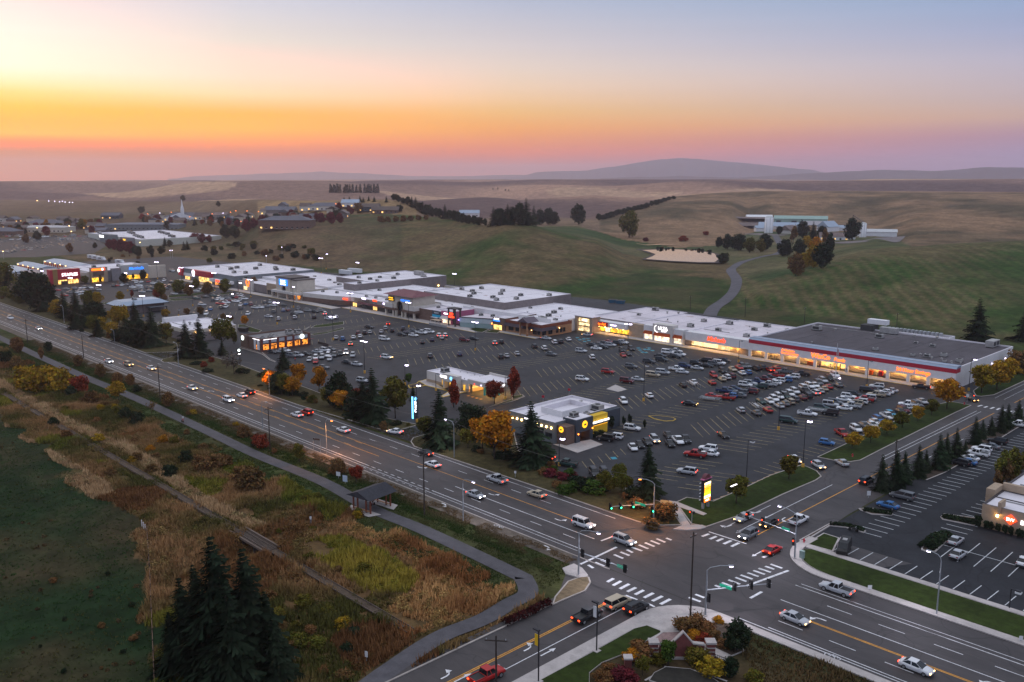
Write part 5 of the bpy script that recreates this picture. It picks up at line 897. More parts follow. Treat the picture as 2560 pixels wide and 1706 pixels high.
# far town: box store, church, houses
b = bld('box_store', 'distant white-roofed superstore with small lit signs', 'store', (-980, 395)); shell(b, -1058, -910, 360, 446, 7.0, mat('stucco_mint', (.50,.50,.44), .9, noise=.06, scale=.1), WROOF, .5); part(b, 'entrance', MGREY, (-1000, -970, 352, 359.9, 0, 9)); part(b, 'entrance', GREYW, (-948, -925, 354, 359.9, 0, 8)); part(b, 'sign', NWHT, (-1000, -988, 351.7, 351.9, 5.5, 7.8)); part(b, 'sign', NYEL, (-940, -934, 353.7, 353.9, 5, 6.5))
for i in range(14): unit(b, -1045 + (i * 37) % 125, 368 + (i * 23) % 66, 6.6, 2.0, 0)
def house(name, label, cat, p, w, d, h, wm, rm, rot=0, lit=3, rh=3.0, gable=False, group=None):
    b = empty(name, (p[0], p[1], p[2] - .3), rot); tag(b, label, cat, group)
    MB().box(-w/2, w/2, -d/2, d/2, 0, h).build('wall', wm, b, world=False); e = .6
    if gable: v = [(-w/2-e, -d/2-e, h), (w/2+e, -d/2-e, h), (w/2+e, d/2+e, h), (-w/2-e, d/2+e, h), (-w/2-e, 0, h+rh), (w/2+e, 0, h+rh)]; f = [(0,1,5,4),(2,3,4,5),(1,2,5),(3,0,4),(3,2,1,0)]
    else: v = [(-w/2-e, -d/2-e, h), (w/2+e, -d/2-e, h), (w/2+e, d/2+e, h), (-w/2-e, d/2+e, h), (-w/4, 0, h+rh), (w/4, 0, h+rh)]; f = [(0,1,5,4),(2,3,4,5),(1,2,5),(3,0,4),(3,2,1,0)]
    MB().add(v, f).build('roof', rm, b, world=False)
    for i in range(max(2, int(w / 5))):
        x = -w/2 + w * (i + .5) / max(2, int(w / 5)); m = LW if i < lit and i % 2 == 0 else GLASS
        o = MB().box(x - .9, x + .9, -d/2 - .1, -d/2 - .01, 1.0, 2.5).build('window', m, b, world=False)
        MB().box(x - 1.05, x + 1.05, -d/2 - .16, -d/2 - .11, .85, 1.0).build('sill', TRIM, o, world=False)
    return b
GROOF = mat('shingle_grey', (.12,.12,.14), .9, noise=.15, scale=.6); BROOF = mat('shingle_brown', (.11,.085,.075), .9, noise=.15, scale=.6)
b = house('church', 'white church with tall steeple on the far slope', 'church', hz('R1', 1690, 556), 46, 22, 5, WHITE, GROOF, R(44), 2, 6)
MB().box(-3, 3, -12.5, -11.2, 0, 9).build('portal', BRICK, b, world=False); MB().lathe([(2.4, 6), (2.4, 15), (1.8, 18), (1.2, 20), (.1, 28)], 8, c=(0, -4)).build('steeple', TRIM, b, world=False); MB().add([(-18, -13, 5), (18, -13, 5), (0, -13, 11)], [(0, 1, 2)]).box(-18, 18, -13, -12.6, 2, 5).build('gable', TRIM, b, world=False)
house('church_hall', 'low church hall with glowing gable beside the white church', 'hall', hz('R1', 1890, 545), 26, 16, 4, LCREAM, BROOF, R(44), 5, 5, True)
for z_, x, y, w, d, h, wm, rm, lb in (('R1', 1030, 540, 26, 14, 5, DGREY, GROOF, 'dark house with yellow lit windows on the slope'), ('R1', 430, 610, 44, 22, 5, CREAM, GROOF, 'large gabled house with grey roof behind the far car lot'), ('R1', 1340, 640, 90, 24, 7, MGREY, mat('roof_slate', (.13,.14,.17), .8, noise=.1), 'long dark flat building behind the superstore'), ('R2', 290, 630, 52, 22, 9, BRICK, GROOF, 'two-storey apartment house with hipped grey roof'), ('R2', 240, 510, 34, 18, 7, TAUPE, GROOF, 'grey-roofed building beside the far street lamps'), ('R2', 640, 460, 42, 16, 5, LCREAM, GROOF, 'hilltop house with glowing porch lights'), ('R2', 1040, 470, 24, 14, 5, DGREY, BROOF, 'dark hilltop house with one lit window'), ('R2', 870, 430, 20, 12, 5, WHITE, MROOF, 'pale metal-roofed hilltop cottage'), ('R2', 1190, 490, 30, 14, 4, BRICK, BROOF, 'brown house below the hilltop pines'), ('R2', 1960, 520, 26, 14, 5, WHITE, MROOF, 'white farmhouse hidden among dark trees'), ('R1', 420, 660, 60, 26, 6, CREAM, mat('roof_pale', (.42,.4,.4), .8, noise=.08), 'flat cream store with yellow signs behind the far car lot'), ('R1', 20, 690, 40, 20, 5, BRICK, GROOF, 'low brick store at the edge of the far lot'), ('R2', 455, 468, 12, 9, 6, LCREAM, BROOF, 'small cream house left of the hilltop pine')):
    house('house', lb, 'house', hz(z_, x, y), w, d, h, wm, rm, R(44), 3, 2 if w > 55 else 4, w < 35, 'far houses')
# farm
def farm_shed(name, label, z_, x, y, w, d, h, wm, rm, rh, rot=0, open_=False):
    p = hz(z_, x, y); b = empty(name, (p[0], p[1], p[2] - .2), R(28 + rot)); tag(b, label, 'barn', 'farm buildings')
    if open_:
        for i in range(int(w / 6) + 1): MB().box(-w/2 + i*6 - .2, -w/2 + i*6 + .2, -d/2, -d/2 + .4, 0, h).build('post', wm, b, world=False)
        MB().box(-w/2, w/2, d/2 - .4, d/2, 0, h).build('wall', wm, b, world=False)
    else: MB().box(-w/2, w/2, -d/2, d/2, 0, h).build('wall', wm, b, world=False)
    MB().add([(-w/2-.6, -d/2-.6, h), (w/2+.6, -d/2-.6, h), (w/2+.6, d/2+.6, h), (-w/2-.6, d/2+.6, h), (-w/2-.6, 0, h+rh), (w/2+.6, 0, h+rh)], [(0,1,5,4),(2,3,4,5),(1,2,5),(3,0,4),(3,2,1,0)]).build('roof', rm, b, world=False); return b
b = farm_shed('green_barn', 'long pale green metal barn on the farm', 'U5', 1130, 215, 70, 22, 8.5, GREENM, GREENM, 4)
for x0, x1, m_ in ((-32, -26, UNITD), (-12, -5, UNITD), (0, 34, TRIM), (29, 33, UNITD)): MB().box(x0, x1, -11.2 if m_ is TRIM else -11.35, -11.05 if m_ is TRIM else -11.22, .3, 6).build('door_panel', m_, b, world=False)
farm_shed('hay_shed', 'white hay shed with rust coloured bales left of the silo', 'U5', 600, 175, 36, 16, 7, RUST, TRIM, 3, 10); farm_shed('cattle_shed', 'low open cattle shed with brown roof', 'U5', 500, 265, 70, 22, 4.5, DTRIM, RUST, 4, 14, True); farm_shed('machine_shed', 'long open roof of grey steel behind the cattle shed', 'U5', 400, 175, 60, 16, 5, DTRIM, RUST, 2, -6, True)
farm_shed('blue_roof_barn', 'blue-grey roofed barn in front of the green barn', 'U5', 900, 270, 60, 18, 4, LCREAM, MROOF, 5); farm_shed('small_barn', 'small brown gabled barn beside farm trees', 'U5', 980, 325, 18, 16, 4, LCREAM, RUST, 6, 60); farm_shed('white_shed', 'small white shed at the foot of the silo', 'U5', 630, 300, 16, 10, 4.5, TRIM, MROOF, 3, 20); farm_shed('steel_barn', 'steep steel-roofed barn behind the dark farm trees', 'U5', 1480, 300, 20, 18, 6, TRIM, MROOF, 7, 50); farm_shed('long_steel_shed', 'low long shed with bright steel roof right of the farm', 'U5', 1610, 290, 36, 12, 4, TRIM, MROOF, 3); farm_shed('hoop_shed', 'white low machine shed at the farm edge', 'U5', 2070, 360, 46, 12, 5, TRIM, STEEL, 3, 0)
b = house('farmhouse', 'white farmhouse with yellow lit garage', 'house', hz('U5', 1600, 412), 34, 12, 4, TRIM, RUST, R(28), 6, 4, True)
for x, y, hh_, r_, lb in ((722, 320, 21, 5.2, 'tall white grain silo with domed cap'), (1925, 375, 16, 3.6, 'white grain tank with conveyor legs')):
    p = hz('U5', x, y); b = tag(empty('silo', (p[0], p[1], p[2] - .2)), lb, 'silo', 'farm silos'); MB().lathe([(r_, 0), (r_, hh_ * .88)], 22).build('shell', TRIM, b, True, False); MB().lathe([(r_, hh_ * .88), (r_ * .8, hh_ * .95), (r_ * .4, hh_ * .99), (.1, hh_)], 22).build('dome', STEEL, b, True, False)
    for k in range(8): a = k * math.pi / 4; MB().box(-.15, .15, -.15, .15, 0, hh_ * .88).build('rib', STEEL, b, world=False).location = (r_ * math.cos(a), r_ * math.sin(a), 0)
    if r_ < 4: MB().tube([(0, 0, hh_), (-14, 4, hh_ + 7)], .5).tube([(-14, 4, hh_ + 7), (-10, 3, 2)], .4).build('conveyor', RUST, b, world=False)
# rail trestle and rails, pavilion, brick monument
rl = [(x, 78.6) for x in np.arange(-420, -60, 6)]
mb = MB()
for dy in (-.75, .75): mb.box(-420, -104, 78.6 + dy - .05, 78.6 + dy + .05, .05, .2)
tr = struct('railway_track', mb, mat('rail_rust', (.11,.08,.065), .7, .2, noise=.2, scale=1)); ribbon(MB(), [(-420, 78.6), (-160.5, 78.6)], 1.9, .02).build('ballast', mat('ballast', (.075,.052,.036), .95, noise=.3, scale=2), tr); ribbon(MB(), [(-147, 78.6), (-106, 78.6)], 1.7, .02).build('ballast', mat('ballast', (.15,.12,.10), .95), tr)
tm = MB().box(-.12, .12, -1.3, 1.3, 0, .14).mesh('tie', mat('tie_wood', (.10,.075,.06), .9, noise=.3, scale=2))
b = tag(empty('rail_bridge', (-154, 78.6, 0)), 'short dark timber railway bridge over the brushy ditch', 'bridge')
for i in range(24): o = mobj('tie', tm, b); o.location = (-6.6 + i * .57, 0, -.05)
MB().box(-7, 7, -1.75, -1.45, -.1, .35).build('guard_beam', mat('beam_wood', (.13,.095,.075), .9, noise=.2, scale=1), b, world=False); MB().box(-7, 7, 1.45, 1.75, -.1, .35).build('guard_beam', MATS['beam_wood'], b, world=False); MB().box(-7, 7, -1, 1, -.6, -.2).build('girder', DTRIM, b, world=False)
for x in (-6.5, -2.2, 2.2, 6.5): MB().box(x - .2, x + .2, -1.4, 1.4, -3.4, -.6).build('pier', DTRIM, b, world=False)
p = gz('S2', 900, 215); b = tag(empty('path_shelter', (p[0], p[1], 0)), 'dark gabled timber shelter spanning the bike path', 'shelter')
for sx_ in (-1, 1):
    for dx in (-2.6, -1.3, 1.3, 2.6):
        MB().box(dx - .13, dx + .13, sx_ * 2.9 - .13, sx_ * 2.9 + .13, .1, 3.1).build('post', WOOD, b, world=False)
    MB().box(-2.2, 2.2, sx_ * 2.9 - .25, sx_ * 2.9 + .25, .45, .55).build('bench', WOODT, b, world=False); MB().box(-2.9, 2.9, sx_ * 2.9 - .15, sx_ * 2.9 + .15, 3.1, 3.35).build('beam', WOOD, b, world=False)
    MB().prism([(-4.6, sx_ * 1.8), (4.6, sx_ * 1.8), (3.4, sx_ * 4.3), (-3.4, sx_ * 4.3)], 0, .1).build('pad', CONC, b, world=False)
MB().add([(-3.6, -4.1, 3.36), (3.6, -4.1, 3.36), (3.6, 4.1, 3.36), (-3.6, 4.1, 3.36), (0, -4.1, 4.7), (0, 4.1, 4.7)], [(0, 4, 5, 3), (1, 2, 5, 4), (0, 1, 4), (2, 3, 5), (3, 2, 1, 0)]).build('roof', mat('shingle_dark', (.035,.035,.042), .9, noise=.2, scale=2), b, world=False); b.rotation_euler[2] = R(8)
p = gz('V5', 1090, 455); b = tag(empty('brick_monument', (p[0], p[1], 0), R(46)), 'gabled brick entrance monument with pale stone coping on the plaza', 'monument')
prof = [(-3.3, 0), (3.3, 0), (3.3, 2.1), (1.6, 2.3), (.1, 4.1), (-1.6, 2.3), (-3.3, 2.1)]
o = MB().prism(prof, -.25, .25).build('wall', BRICKR, b, world=False); o.rotation_euler = (math.pi / 2, 0, 0)
for i in range(2, 6):
    (xa, za), (xb, zb_) = prof[i], prof[(i + 1) % 7]; MB().add([(xa, -.35, za), (xb, -.35, zb_), (xb, .35, zb_), (xa, .35, za), (xa, -.35, za + .22), (xb, -.35, zb_ + .22), (xb, .35, zb_ + .22), (xa, .35, za + .22)], [(0, 4, 5, 1), (4, 7, 6, 5), (3, 2, 6, 7), (0, 3, 7, 4), (1, 5, 6, 2)]).build('coping', CONC, b, world=False)
MB().box(-3.6, 3.6, -.5, .5, 0, .35).build('base', CONC, b, world=False)
for x in (-4.2, 4.2):
    c_ = MB().box(x - .6, x + .6, -.6, .6, 0, 2.5).build('pillar', BRICKR, b, world=False); MB().box(x - .75, x + .75, -.75, .75, 2.51, 2.8).build('cap', CONC, c_, world=False)
    for k in range(3): MB().box(x - .64, x + .64, -.64, .64, .6 + k * .6, .75 + k * .6).build('band', CONC, c_, world=False)
for z_, x, y in (('V5', 370, 600),):
    p = gz(z_, x, y); b = tag(empty('brick_pillar', (p[0], p[1], 0), R(46)), 'short brick pillar with stone cap at the plaza fence end', 'pillar'); MB().box(-.5, .5, -.5, .5, 0, 1.7).build('shaft', BRICKR, b, world=False); MB().box(-.65, .65, -.65, .65, 1.71, 1.95).build('cap', CONC, b, world=False)
for a_, c_, lb in ((('V5', 410, 590), ('V5', 700, 420), 'black iron fence from the brick pillar to the monument'), (('V5', 1370, 430), ('V5', 1700, 560), 'black iron fence right of the brick monument')):
    p, q = gz(*a_), gz(*c_); b = tag(empty('iron_fence', (p[0], p[1], 0)), lb, 'fence', 'plaza fences'); L_ = math.hypot(q[0]-p[0], q[1]-p[1]); b.rotation_euler[2] = math.atan2(q[1]-p[1], q[0]-p[0]); MB().box(0, L_, -.03, .03, 1.0, 1.06).build('rail', DTRIM, b, world=False); MB().box(0, L_, -.03, .03, .2, .26).build('rail', DTRIM, b, world=False)
    bm2 = MB().box(-.02, .02, -.02, .02, .1, 1.15).mesh('bar', DTRIM)
    for k in range(int(L_ / .35)): o = mobj('bar', bm2, b); o.location = (k * .35, 0, 0)
for i in range(2):
    pts = [gz('V5', x, y) for x, y in (((600, 770), (760, 690), (980, 662), (1200, 680), (1420, 740), (1560, 781)) if i == 0 else ((860, 585), (1100, 612), (1350, 660), (1700, 781)))]
    struct('garden_kerb', ribbon(MB(), smooth_pts(pts), .35, .16), CONC)
# ------------------------------------------------------------------ lamps, poles, signals, signs
LM.update(mkt=('the supermarket entrance', (-150, 306)), craft=('the craft store', (-200, 308)), drug=('the drugstore', (-257, 308)), tower=('the arched tower', (-361, 270)), disc=('the blue-signed tower', (-463, 263)),
          dept=('the department store', (-570, 263)), office=('the office store', (-621, 197)), bank=('the drive-up bank', (-222, 190)), wings=('the wings restaurant', (-160, 180)), coffee=('the coffee house', (-330, 185)),
          hotel=('the hotel emblem', (-52, 188)), cross=('the road crossing', (-88, 128)), shelter=('the path shelter', (-150, 106)), rail=('the rail bridge', (-154, 78.6)), farm=('the silo', (-620, 1080)), church=('the church', (-1420, 640)),
          pond=('the pond', (-455, 650)), mon=('the brick monument', (-65, 100)), box=('the superstore', (-960, 360)), cream=('the cream restaurant', (-380, 172)))
POLE = mat('pole_dark', (.035,.033,.038), .6, .3, noise=.1, scale=2); POLEG = mat('pole_grey', (.34,.36,.38), .5, .5, noise=.1, scale=2); WOODP = mat('pole_wood', (.045,.034,.028), .9, noise=.2, scale=2); BASEY = mat('base_yellow', (.55,.30,.05), .8, noise=.15, scale=2)
BLK = mat('signal_black', (.012,.012,.013), .6, noise=.1, scale=2); SGREEN = mat('sign_green', (.015,.22,.13), .5, emit=(.02, .5, .3), es=.25, noise=.05); SWHITE = mat('sign_white', (.62,.62,.62), .6, noise=.05)
def lot_lamp(p, h, two=True, lit=True, lm='mkt', where='in the parking lot', base=True):
    o = empty('lot_lamp', (p[0], p[1], p[2] if len(p) > 2 else 0)); rank(o, 'tall black %s lot lamp' % ('twin-headed' if two else 'single-headed'), where, 'lamp', 'parking lot lamps', lm)
    if base: MB().lathe([(.38, 0), (.36, .95), (.2, 1.0)], 10).build('base', BASEY, o, world=False)
    MB().tube([(0, 0, .9), (0, 0, h)], .12, 6, r2=.08).build('pole', POLE, o, world=False)
    for s_ in ((-1, 1) if two else (1,)):
        MB().box(min(0, s_ * .9), max(0, s_ * .9), -.05, .05, h - .12, h - .02).build('arm', POLE, o, world=False)
        hd = MB().box(s_ * 1.1 - .38, s_ * 1.1 + .38, -.28, .28, h - .15, h + .08).build('head', POLE, o, world=False)
        MB().box(s_ * 1.1 - .45, s_ * 1.1 + .45, -.42, .36, h - .44, h - .152).build('lens', LAMPV if lit else SWHITE, hd, world=False)
    o.rotation_euler[2] = R(random.choice((0, 0, 20)))
for z_, x, yb, yt, two, lit, lm in (('R7',1208,745,410,0,0,'mkt'),('R7',2150,1490,1100,0,0,'cross'),('R8',95,1010,640,0,0,'mkt'),('R8',320,1355,915,0,1,'mkt'),('R7',2080,390,190,0,0,'craft'),('R8',905,620,375,0,0,'mkt'),('R8',1842,650,355,0,1,'mkt'),('R7',1062,300,32,1,1,'drug'),('R7',432,1340,1075,0,1,'wings'),
  ('R6',998,490,190,1,1,'coffee'),('R6',710,185,-35,1,1,'coffee'),('R6',2013,280,15,1,1,'drug'),('R6',1370,600,405,0,1,'bank'),('R6',1478,940,590,0,1,'bank'),('R6',2288,730,520,0,0,'bank'),('R6',1652,650,490,0,0,'bank'),('R2',345,1355,1160,0,1,'disc'),('R2',868,1400,1220,1,1,'tower'),('R2',1403,1535,1305,1,1,'tower'),('R2',195,1510,1305,1,1,'disc'),
  ('R1',1318,1440,1245,1,1,'disc'),('R1',1770,1342,1155,1,1,'dept'),('R1',2110,1560,1430,1,1,'cream'),('R1',915,1260,1145,1,1,'office'),('R1',655,1195,1080,1,1,'office'),('R1',1447,1095,935,1,1,'dept'),('R1',1670,1125,985,1,1,'dept'),('R1',1972,1205,1035,1,1,'dept'),('R1',2302,1262,1095,1,1,'dept'),('R1',1640,1435,1370,0,0,'cream'),('R1',1172,1205,1135,0,0,'office'),
  ('R2',600,1045,900,1,1,'disc'),('R2',645,1005,862,0,1,'disc'),('R2',935,1045,940,1,1,'tower'),('R2',1822,1175,1042,1,1,'tower'),('R1',400,1180,1015,1,1,'office'),('R1',1160,1120,1035,1,1,'office'),('R1',2130,1300,1225,0,1,'disc')):
    q = px(z_, x, yb); lot_lamp(g(*q), min(hgt(q[0], q[1], px(z_, x, yt)[1]), 13), bool(two), bool(lit), lm)
q = px('S4', 1865, 1030); lot_lamp(g(*q), 4.2, False, False, 'hotel', 'on the hotel lawn', False)
def glow(o, x, y, z, col, w):       # the light this lamp throws
    l_ = bpy.data.lights.new('lamp_light', 'SPOT'); l_.energy = w; l_.color = col; l_.spot_size = R(150); l_.spot_blend = .6; l_.shadow_soft_size = .15
    q = bpy.data.objects.new('lamp_light', l_); link(q); q.parent = o; q.location = (x, y, z)
def street_lamp(p, h, ang, arm, mt, desc, lm, lit=True):
    o = empty('street_lamp', (p[0], p[1], 0), ang); rank(o, desc, 'beside the road', 'street lamp', 'street lamps', lm)
    MB().tube([(0, 0, 0), (0, 0, h - 1.2)], .13, 7, r2=.09).build('pole', POLEG, o, world=False)
    MB().tube([(0, 0, h - 1.2), (.15, 0, h - .6), (.6, 0, h - .15), (1.4, 0, h), (arm, 0, h + .05)], .06, 6).build('arm', POLEG, o, world=False)
    hd = MB().box(arm - .1, arm + .65, -.16, .16, h - .02, h + .14).build('head', POLEG, o, world=False); MB().box(arm, arm + .55, -.15, .15, h - .16, h - .021).build('lens', mt if lit else SWHITE, hd, world=False)
    if lit: glow(o, arm + .27, 0, h - .2, (1.0, .40, .12) if mt is LAMPO else (.9, .85, 1.0), 5200 if mt is LAMPO else 1500)
    return o
for z_, x, yb, yt, a, arm, mt, ds, lm in (('S4',1305,1045,580,180,1.8,LAMPV,'grey arched street lamp with white light','hotel'),('R6',1820,1265,935,180,3.0,LAMPV,'grey arched street lamp with white light','wings'),('S2',1605,320,0,0,3.0,LAMPV,'grey arched street lamp with white light','shelter'),('R6',650,1230,905,0,2.6,LAMPO,'grey arched street lamp with amber light','shelter'),('R6',125,690,460,180,2.8,LAMPO,'grey arched street lamp with amber light','coffee'),('R5',1640,430,215,180,2.6,None,'thin grey street lamp, unlit','cream'),('R5',1052,205,95,180,2.4,None,'thin grey street lamp, unlit','cream'),('R6',62,1000,740,0,2.4,None,'thin grey street lamp, unlit','coffee'),('R1',590,1500,1340,180,2.4,None,'thin grey street lamp, unlit','office')):
    q = px(z_, x, yb); h = hgt(q[0], q[1], px(z_, x, yt)[1]) if yt or z_ == 'S2' else 9; h = 9.3 if z_ == 'S2' else h
    street_lamp(g(*q), h, R(a), arm, mt or SWHITE, ds, lm, mt is not None)
for z_, x, yb, yt in (('S3',655,1332,955),('S3',205,1570,1168)):
    q = px(z_, x, yb); h = hgt(q[0], q[1], px(z_, x, yt)[1]); o = empty('banner_lamp', (*g(*q), 0)); rank(o, 'black shoebox street lamp', 'on the plaza lawn', 'street lamp', 'banner lamps', 'mon')
    MB().box(-.5, .5, -.5, .5, .1, .25).build('footing', CONC, o, world=False); MB().tube([(0, 0, .2), (0, 0, h)], .11, 6).build('pole', POLE, o, world=False); MB().box(-1.0, .1, -.2, .2, h - .1, h + .1).build('head', POLE, o, world=False); MB().box(-.75, -.12, -.03, .03, h - 2.4, h - .7).build('banner', YELP if x < 300 else SWHITE, o, world=False)
# traffic signals on mast arms
def signal_head(o, x, y, z, col, facing):
    hd = MB().box(-.2, .2, -.16, .16, -.55, .55).build('signal_head', BLK, o, world=False); hd.location = (x, y, z); hd.rotation_euler[2] = facing
    MB().box(-.38, .38, .17, .19, -.75, .75).build('backplate', BLK, hd, world=False)
    for k, c_ in enumerate(('r', 'y', 'g')):
        zz = .34 - .34 * k; m_ = {'r': NRED, 'g': NGRN}.get(c_) if c_ == col else UNITD
        l_ = MB().lathe([(.15, 0), (.15, .08), (.05, .11)], 10).build('lens', m_ or UNITD, hd, world=False); l_.location = (0, -.16, zz); l_.rotation_euler = (math.pi / 2, 0, 0)
def mast(p, ang, L_, h, zm, heads, label, lamp=None, sign=None, sgz=None):
    """ang: direction of the arm; heads: (distance along arm, colour, facing in world degrees)"""
    o = tag(empty('traffic_signal', (p[0], p[1], 0), R(ang)), label, 'traffic light', 'mast-arm traffic signals')
    MB().lathe([(.4, 0), (.4, .3), (.2, .35)], 10).build('footing', CONC, o, world=False); MB().tube([(0, 0, .2), (0, 0, h)], .17, 8, r2=.11).build('pole', POLEG, o, world=False); MB().tube([(0, 0, zm), (L_ * .5, 0, zm + .25), (L_, 0, zm + .4)], .12, 7, r2=.06).build('mast_arm', POLEG, o, world=False)
    for d, c_, fc in heads: signal_head(o, d, 0, zm + .1 + .3 * d / L_ if d > .5 else 3.2, c_, R(fc - ang))
    if lamp:
        a, n, mt = lamp; s_ = R(a - ang); c_, d_ = math.cos(s_), math.sin(s_)
        MB().tube([(0, 0, h), (.5 * c_, .5 * d_, h + .5), (n * .6 * c_, n * .6 * d_, h + .9), (n * c_, n * d_, h + .95)], .06, 6).build('lamp_arm', POLEG, o, world=False)
        hd = MB().rbox(n * c_ + .3 * c_, n * d_ + .3 * d_, .4, .16, s_, h + .9, h + 1.06).build('lamp_head', POLEG, o, world=False); MB().rbox(n * c_ + .35 * c_, n * d_ + .35 * d_, .28, .14, s_, h + .76, h + .899).build('lens', mt, hd, world=False); glow(o, n * c_ + .35 * c_, n * d_ + .35 * d_, h + .7, (1.0, .40, .12) if mt is LAMPO else (.9, .85, 1.0), 5200 if mt is LAMPO else 1500)
    if sign:
        d, w, fc = sign; b2 = MB().box(-w / 2, w / 2, -.03, .03, -.25, .25).build('street_sign', SGREEN, o, world=False); b2.location = (d, 0, zm + .35); b2.rotation_euler[2] = R(fc - ang)
    return o
mast(gz('S3', 1497, 1060), 54, 11, 8.0, 4.6, [(4.6, '', 0), (7.4, '', 0), (10.4, '', 0), (.3, '', 0)], 'mast-arm signal rising from the plaza corner with tall arched lamp', (40, 3.4, LAMPV), (3.2, 2.2, 180))
mast(gz('S3', 1095, 345), 205, 9.5, 9.0, 5.2, [(3.6, 'g', 0), (6.5, 'g', 0), (9, 'g', 0), (.3, 'g', 0)], 'mast-arm signal with green lights beside the dark conifer', (205, 2.6, LAMPO), (2.6, 2.6, 180)) if False else None
p1, p2_ = gz('S3', 1095, 345), None
mast(p1, 240, 9.5, 8.6, 4.3, [(4.6, 'g', 90), (7.2, 'g', 90), (9.3, 'g', 90), (.3, 'g', 90)], 'mast-arm signal with green lights beside the dark conifer', (215, 2.6, LAMPO), (3.0, 2.6, 0))
mast(gz('S3', 515, 748), 0, 11, 8.2, 4.6, [(1.0, '', 180), (6.8, '', 180), (10.5, '', 180)], 'mast-arm signal on the bike-path corner with white lamp', (10, 3.6, LAMPV), (9.4, 1.4, 180))
mast(gz('S4', 205, 615), 176, 12, 8.4, 4.9, [(7.3, 'r', 0), (10.8, 'r', 0), (.4, 'r', 0)], 'mast-arm signal with red lights at the hotel corner', (176, 3.4, LAMPV), (2.2, 1.6, 0))
p = gz('V6', 655, 1125); o = tag(empty('pedestrian_signal', (p[0], p[1], 0)), 'short post with red crosswalk signals at the mall corner', 'traffic light'); MB().tube([(0, 0, 0), (0, 0, 3)], .07).build('post', POLEG, o, world=False); MB().box(-.6, -.2, -.2, .2, 2.5, 3).build('signal_head', BLK, o, world=False); MB().box(.2, .6, -.2, .2, 2.5, 3).build('signal_head', BLK, o, world=False); MB().box(-.52, -.28, -.25, -.2, 2.62, 2.88).build('lens', NRED, o, world=False)
# utility poles and wires
UP = []
def utility_pole(p, h, lm, arm=2.4, name='utility_pole', ang=90):
    o = empty(name, (p[0], p[1], p[2] if len(p) > 2 else 0), R(ang)); rank(o, 'dark wooden utility pole', 'beside the road' if lm != 'farm' else 'behind the mall', 'utility pole', 'utility poles', lm)
    MB().tube([(0, 0, -.3), (0, 0, h)], .17, 7, r2=.11).build('pole', WOODP, o, world=False)
    if arm: MB().box(-arm / 2, arm / 2, -.06, .06, h - .75, h - .6).build('crossarm', WOODP, o, world=False); [MB().lathe([(.05, h - .6), (.07, h - .5), (.02, h - .35)], 6, c=(x, 0)).build('insulator', STEEL, o, world=False) for x in (-arm * .42, 0, arm * .42)]
    return o
for z_, x, yb, yt in (('R5',255,215,-8),('R5',768,352,140),('R5',1473,752,420),('R6',130,1187,797),('S2',1305,272,-220),('S3',1380,1095,405)):
    q = px(z_, x, yb); h = hgt(q[0], q[1], px(z_, x, yt)[1]); utility_pole(g(*q), h, 'cross', 2.2 if z_ != 'S3' else 1.6); UP.append((*g(*q), h))
p = g(1240, 1590, 11.5); utility_pole((p[0], p[1], 0), 11.5, 'mon', 3.0, ang=40)
for z_, x, yb, yt in (('R4',333,1500,1350),('R4',1180,1540,1405),('T2',1203,180,0),('T2',1875,260,20),('V3',240,1350,1060)):
    q = px(z_, x, yb); pp_ = hit(*q); h = max(7, min(14, hgt(q[0], q[1], px(z_, x, yt)[1]))); utility_pole((pp_[0], pp_[1], pp_[2]), h, 'farm' if z_ != 'V3' else 'hotel', 1.8)
UP.sort()
ext = [(-640, 119, 10)] + UP + [(-20, 111, 13)]
for k, (dy, dz) in enumerate(((-.9, -.35), (.9, -.35), (0, -2.4))):
    mb = MB()
    for i in range(len(ext) - 1):
        a, c_ = ext[i], ext[i + 1]; n = 10
        mb.tube([(a[0] + (c_[0]-a[0]) * t / n, a[1] + dy + (c_[1]-a[1]) * t / n, a[2] + dz + (c_[2]-a[2]) * t / n - 1.1 * 4 * (t/n) * (1 - t/n)) for t in range(n + 1)], .022, 3, caps=False)
    tag(mb.build('overhead_wire', mat('wire', (.10, .09, .09), .5, .5, noise=.1)), ('north overhead wire strung along the utility poles' if k == 1 else 'south overhead wire strung along the utility poles' if k == 0 else 'lowest overhead wire strung along the utility poles'), 'wire', 'overhead wires')
NP = [(-640, 141, 8), (-470, 141.5, 8.5), (-365, 141, 8.5), (-262, 141.5, 9), (-166.5, 140.8, 9), (-105.5, 144.6, 8.6)]
mb = MB()
for i in range(len(NP) - 1):
    a, c_ = NP[i], NP[i + 1]; mb.tube([(a[0] + (c_[0]-a[0]) * t / 12, a[1] + (c_[1]-a[1]) * t / 12, a[2] + (c_[2]-a[2]) * t / 12 - 2.0 * 4 * (t/12) * (1 - t/12)) for t in range(13)], .03, 3, caps=False)
tag(mb.build('service_wire', MATS['wire']), 'sagging service wire along the mall side of the road', 'wire', 'overhead wires')
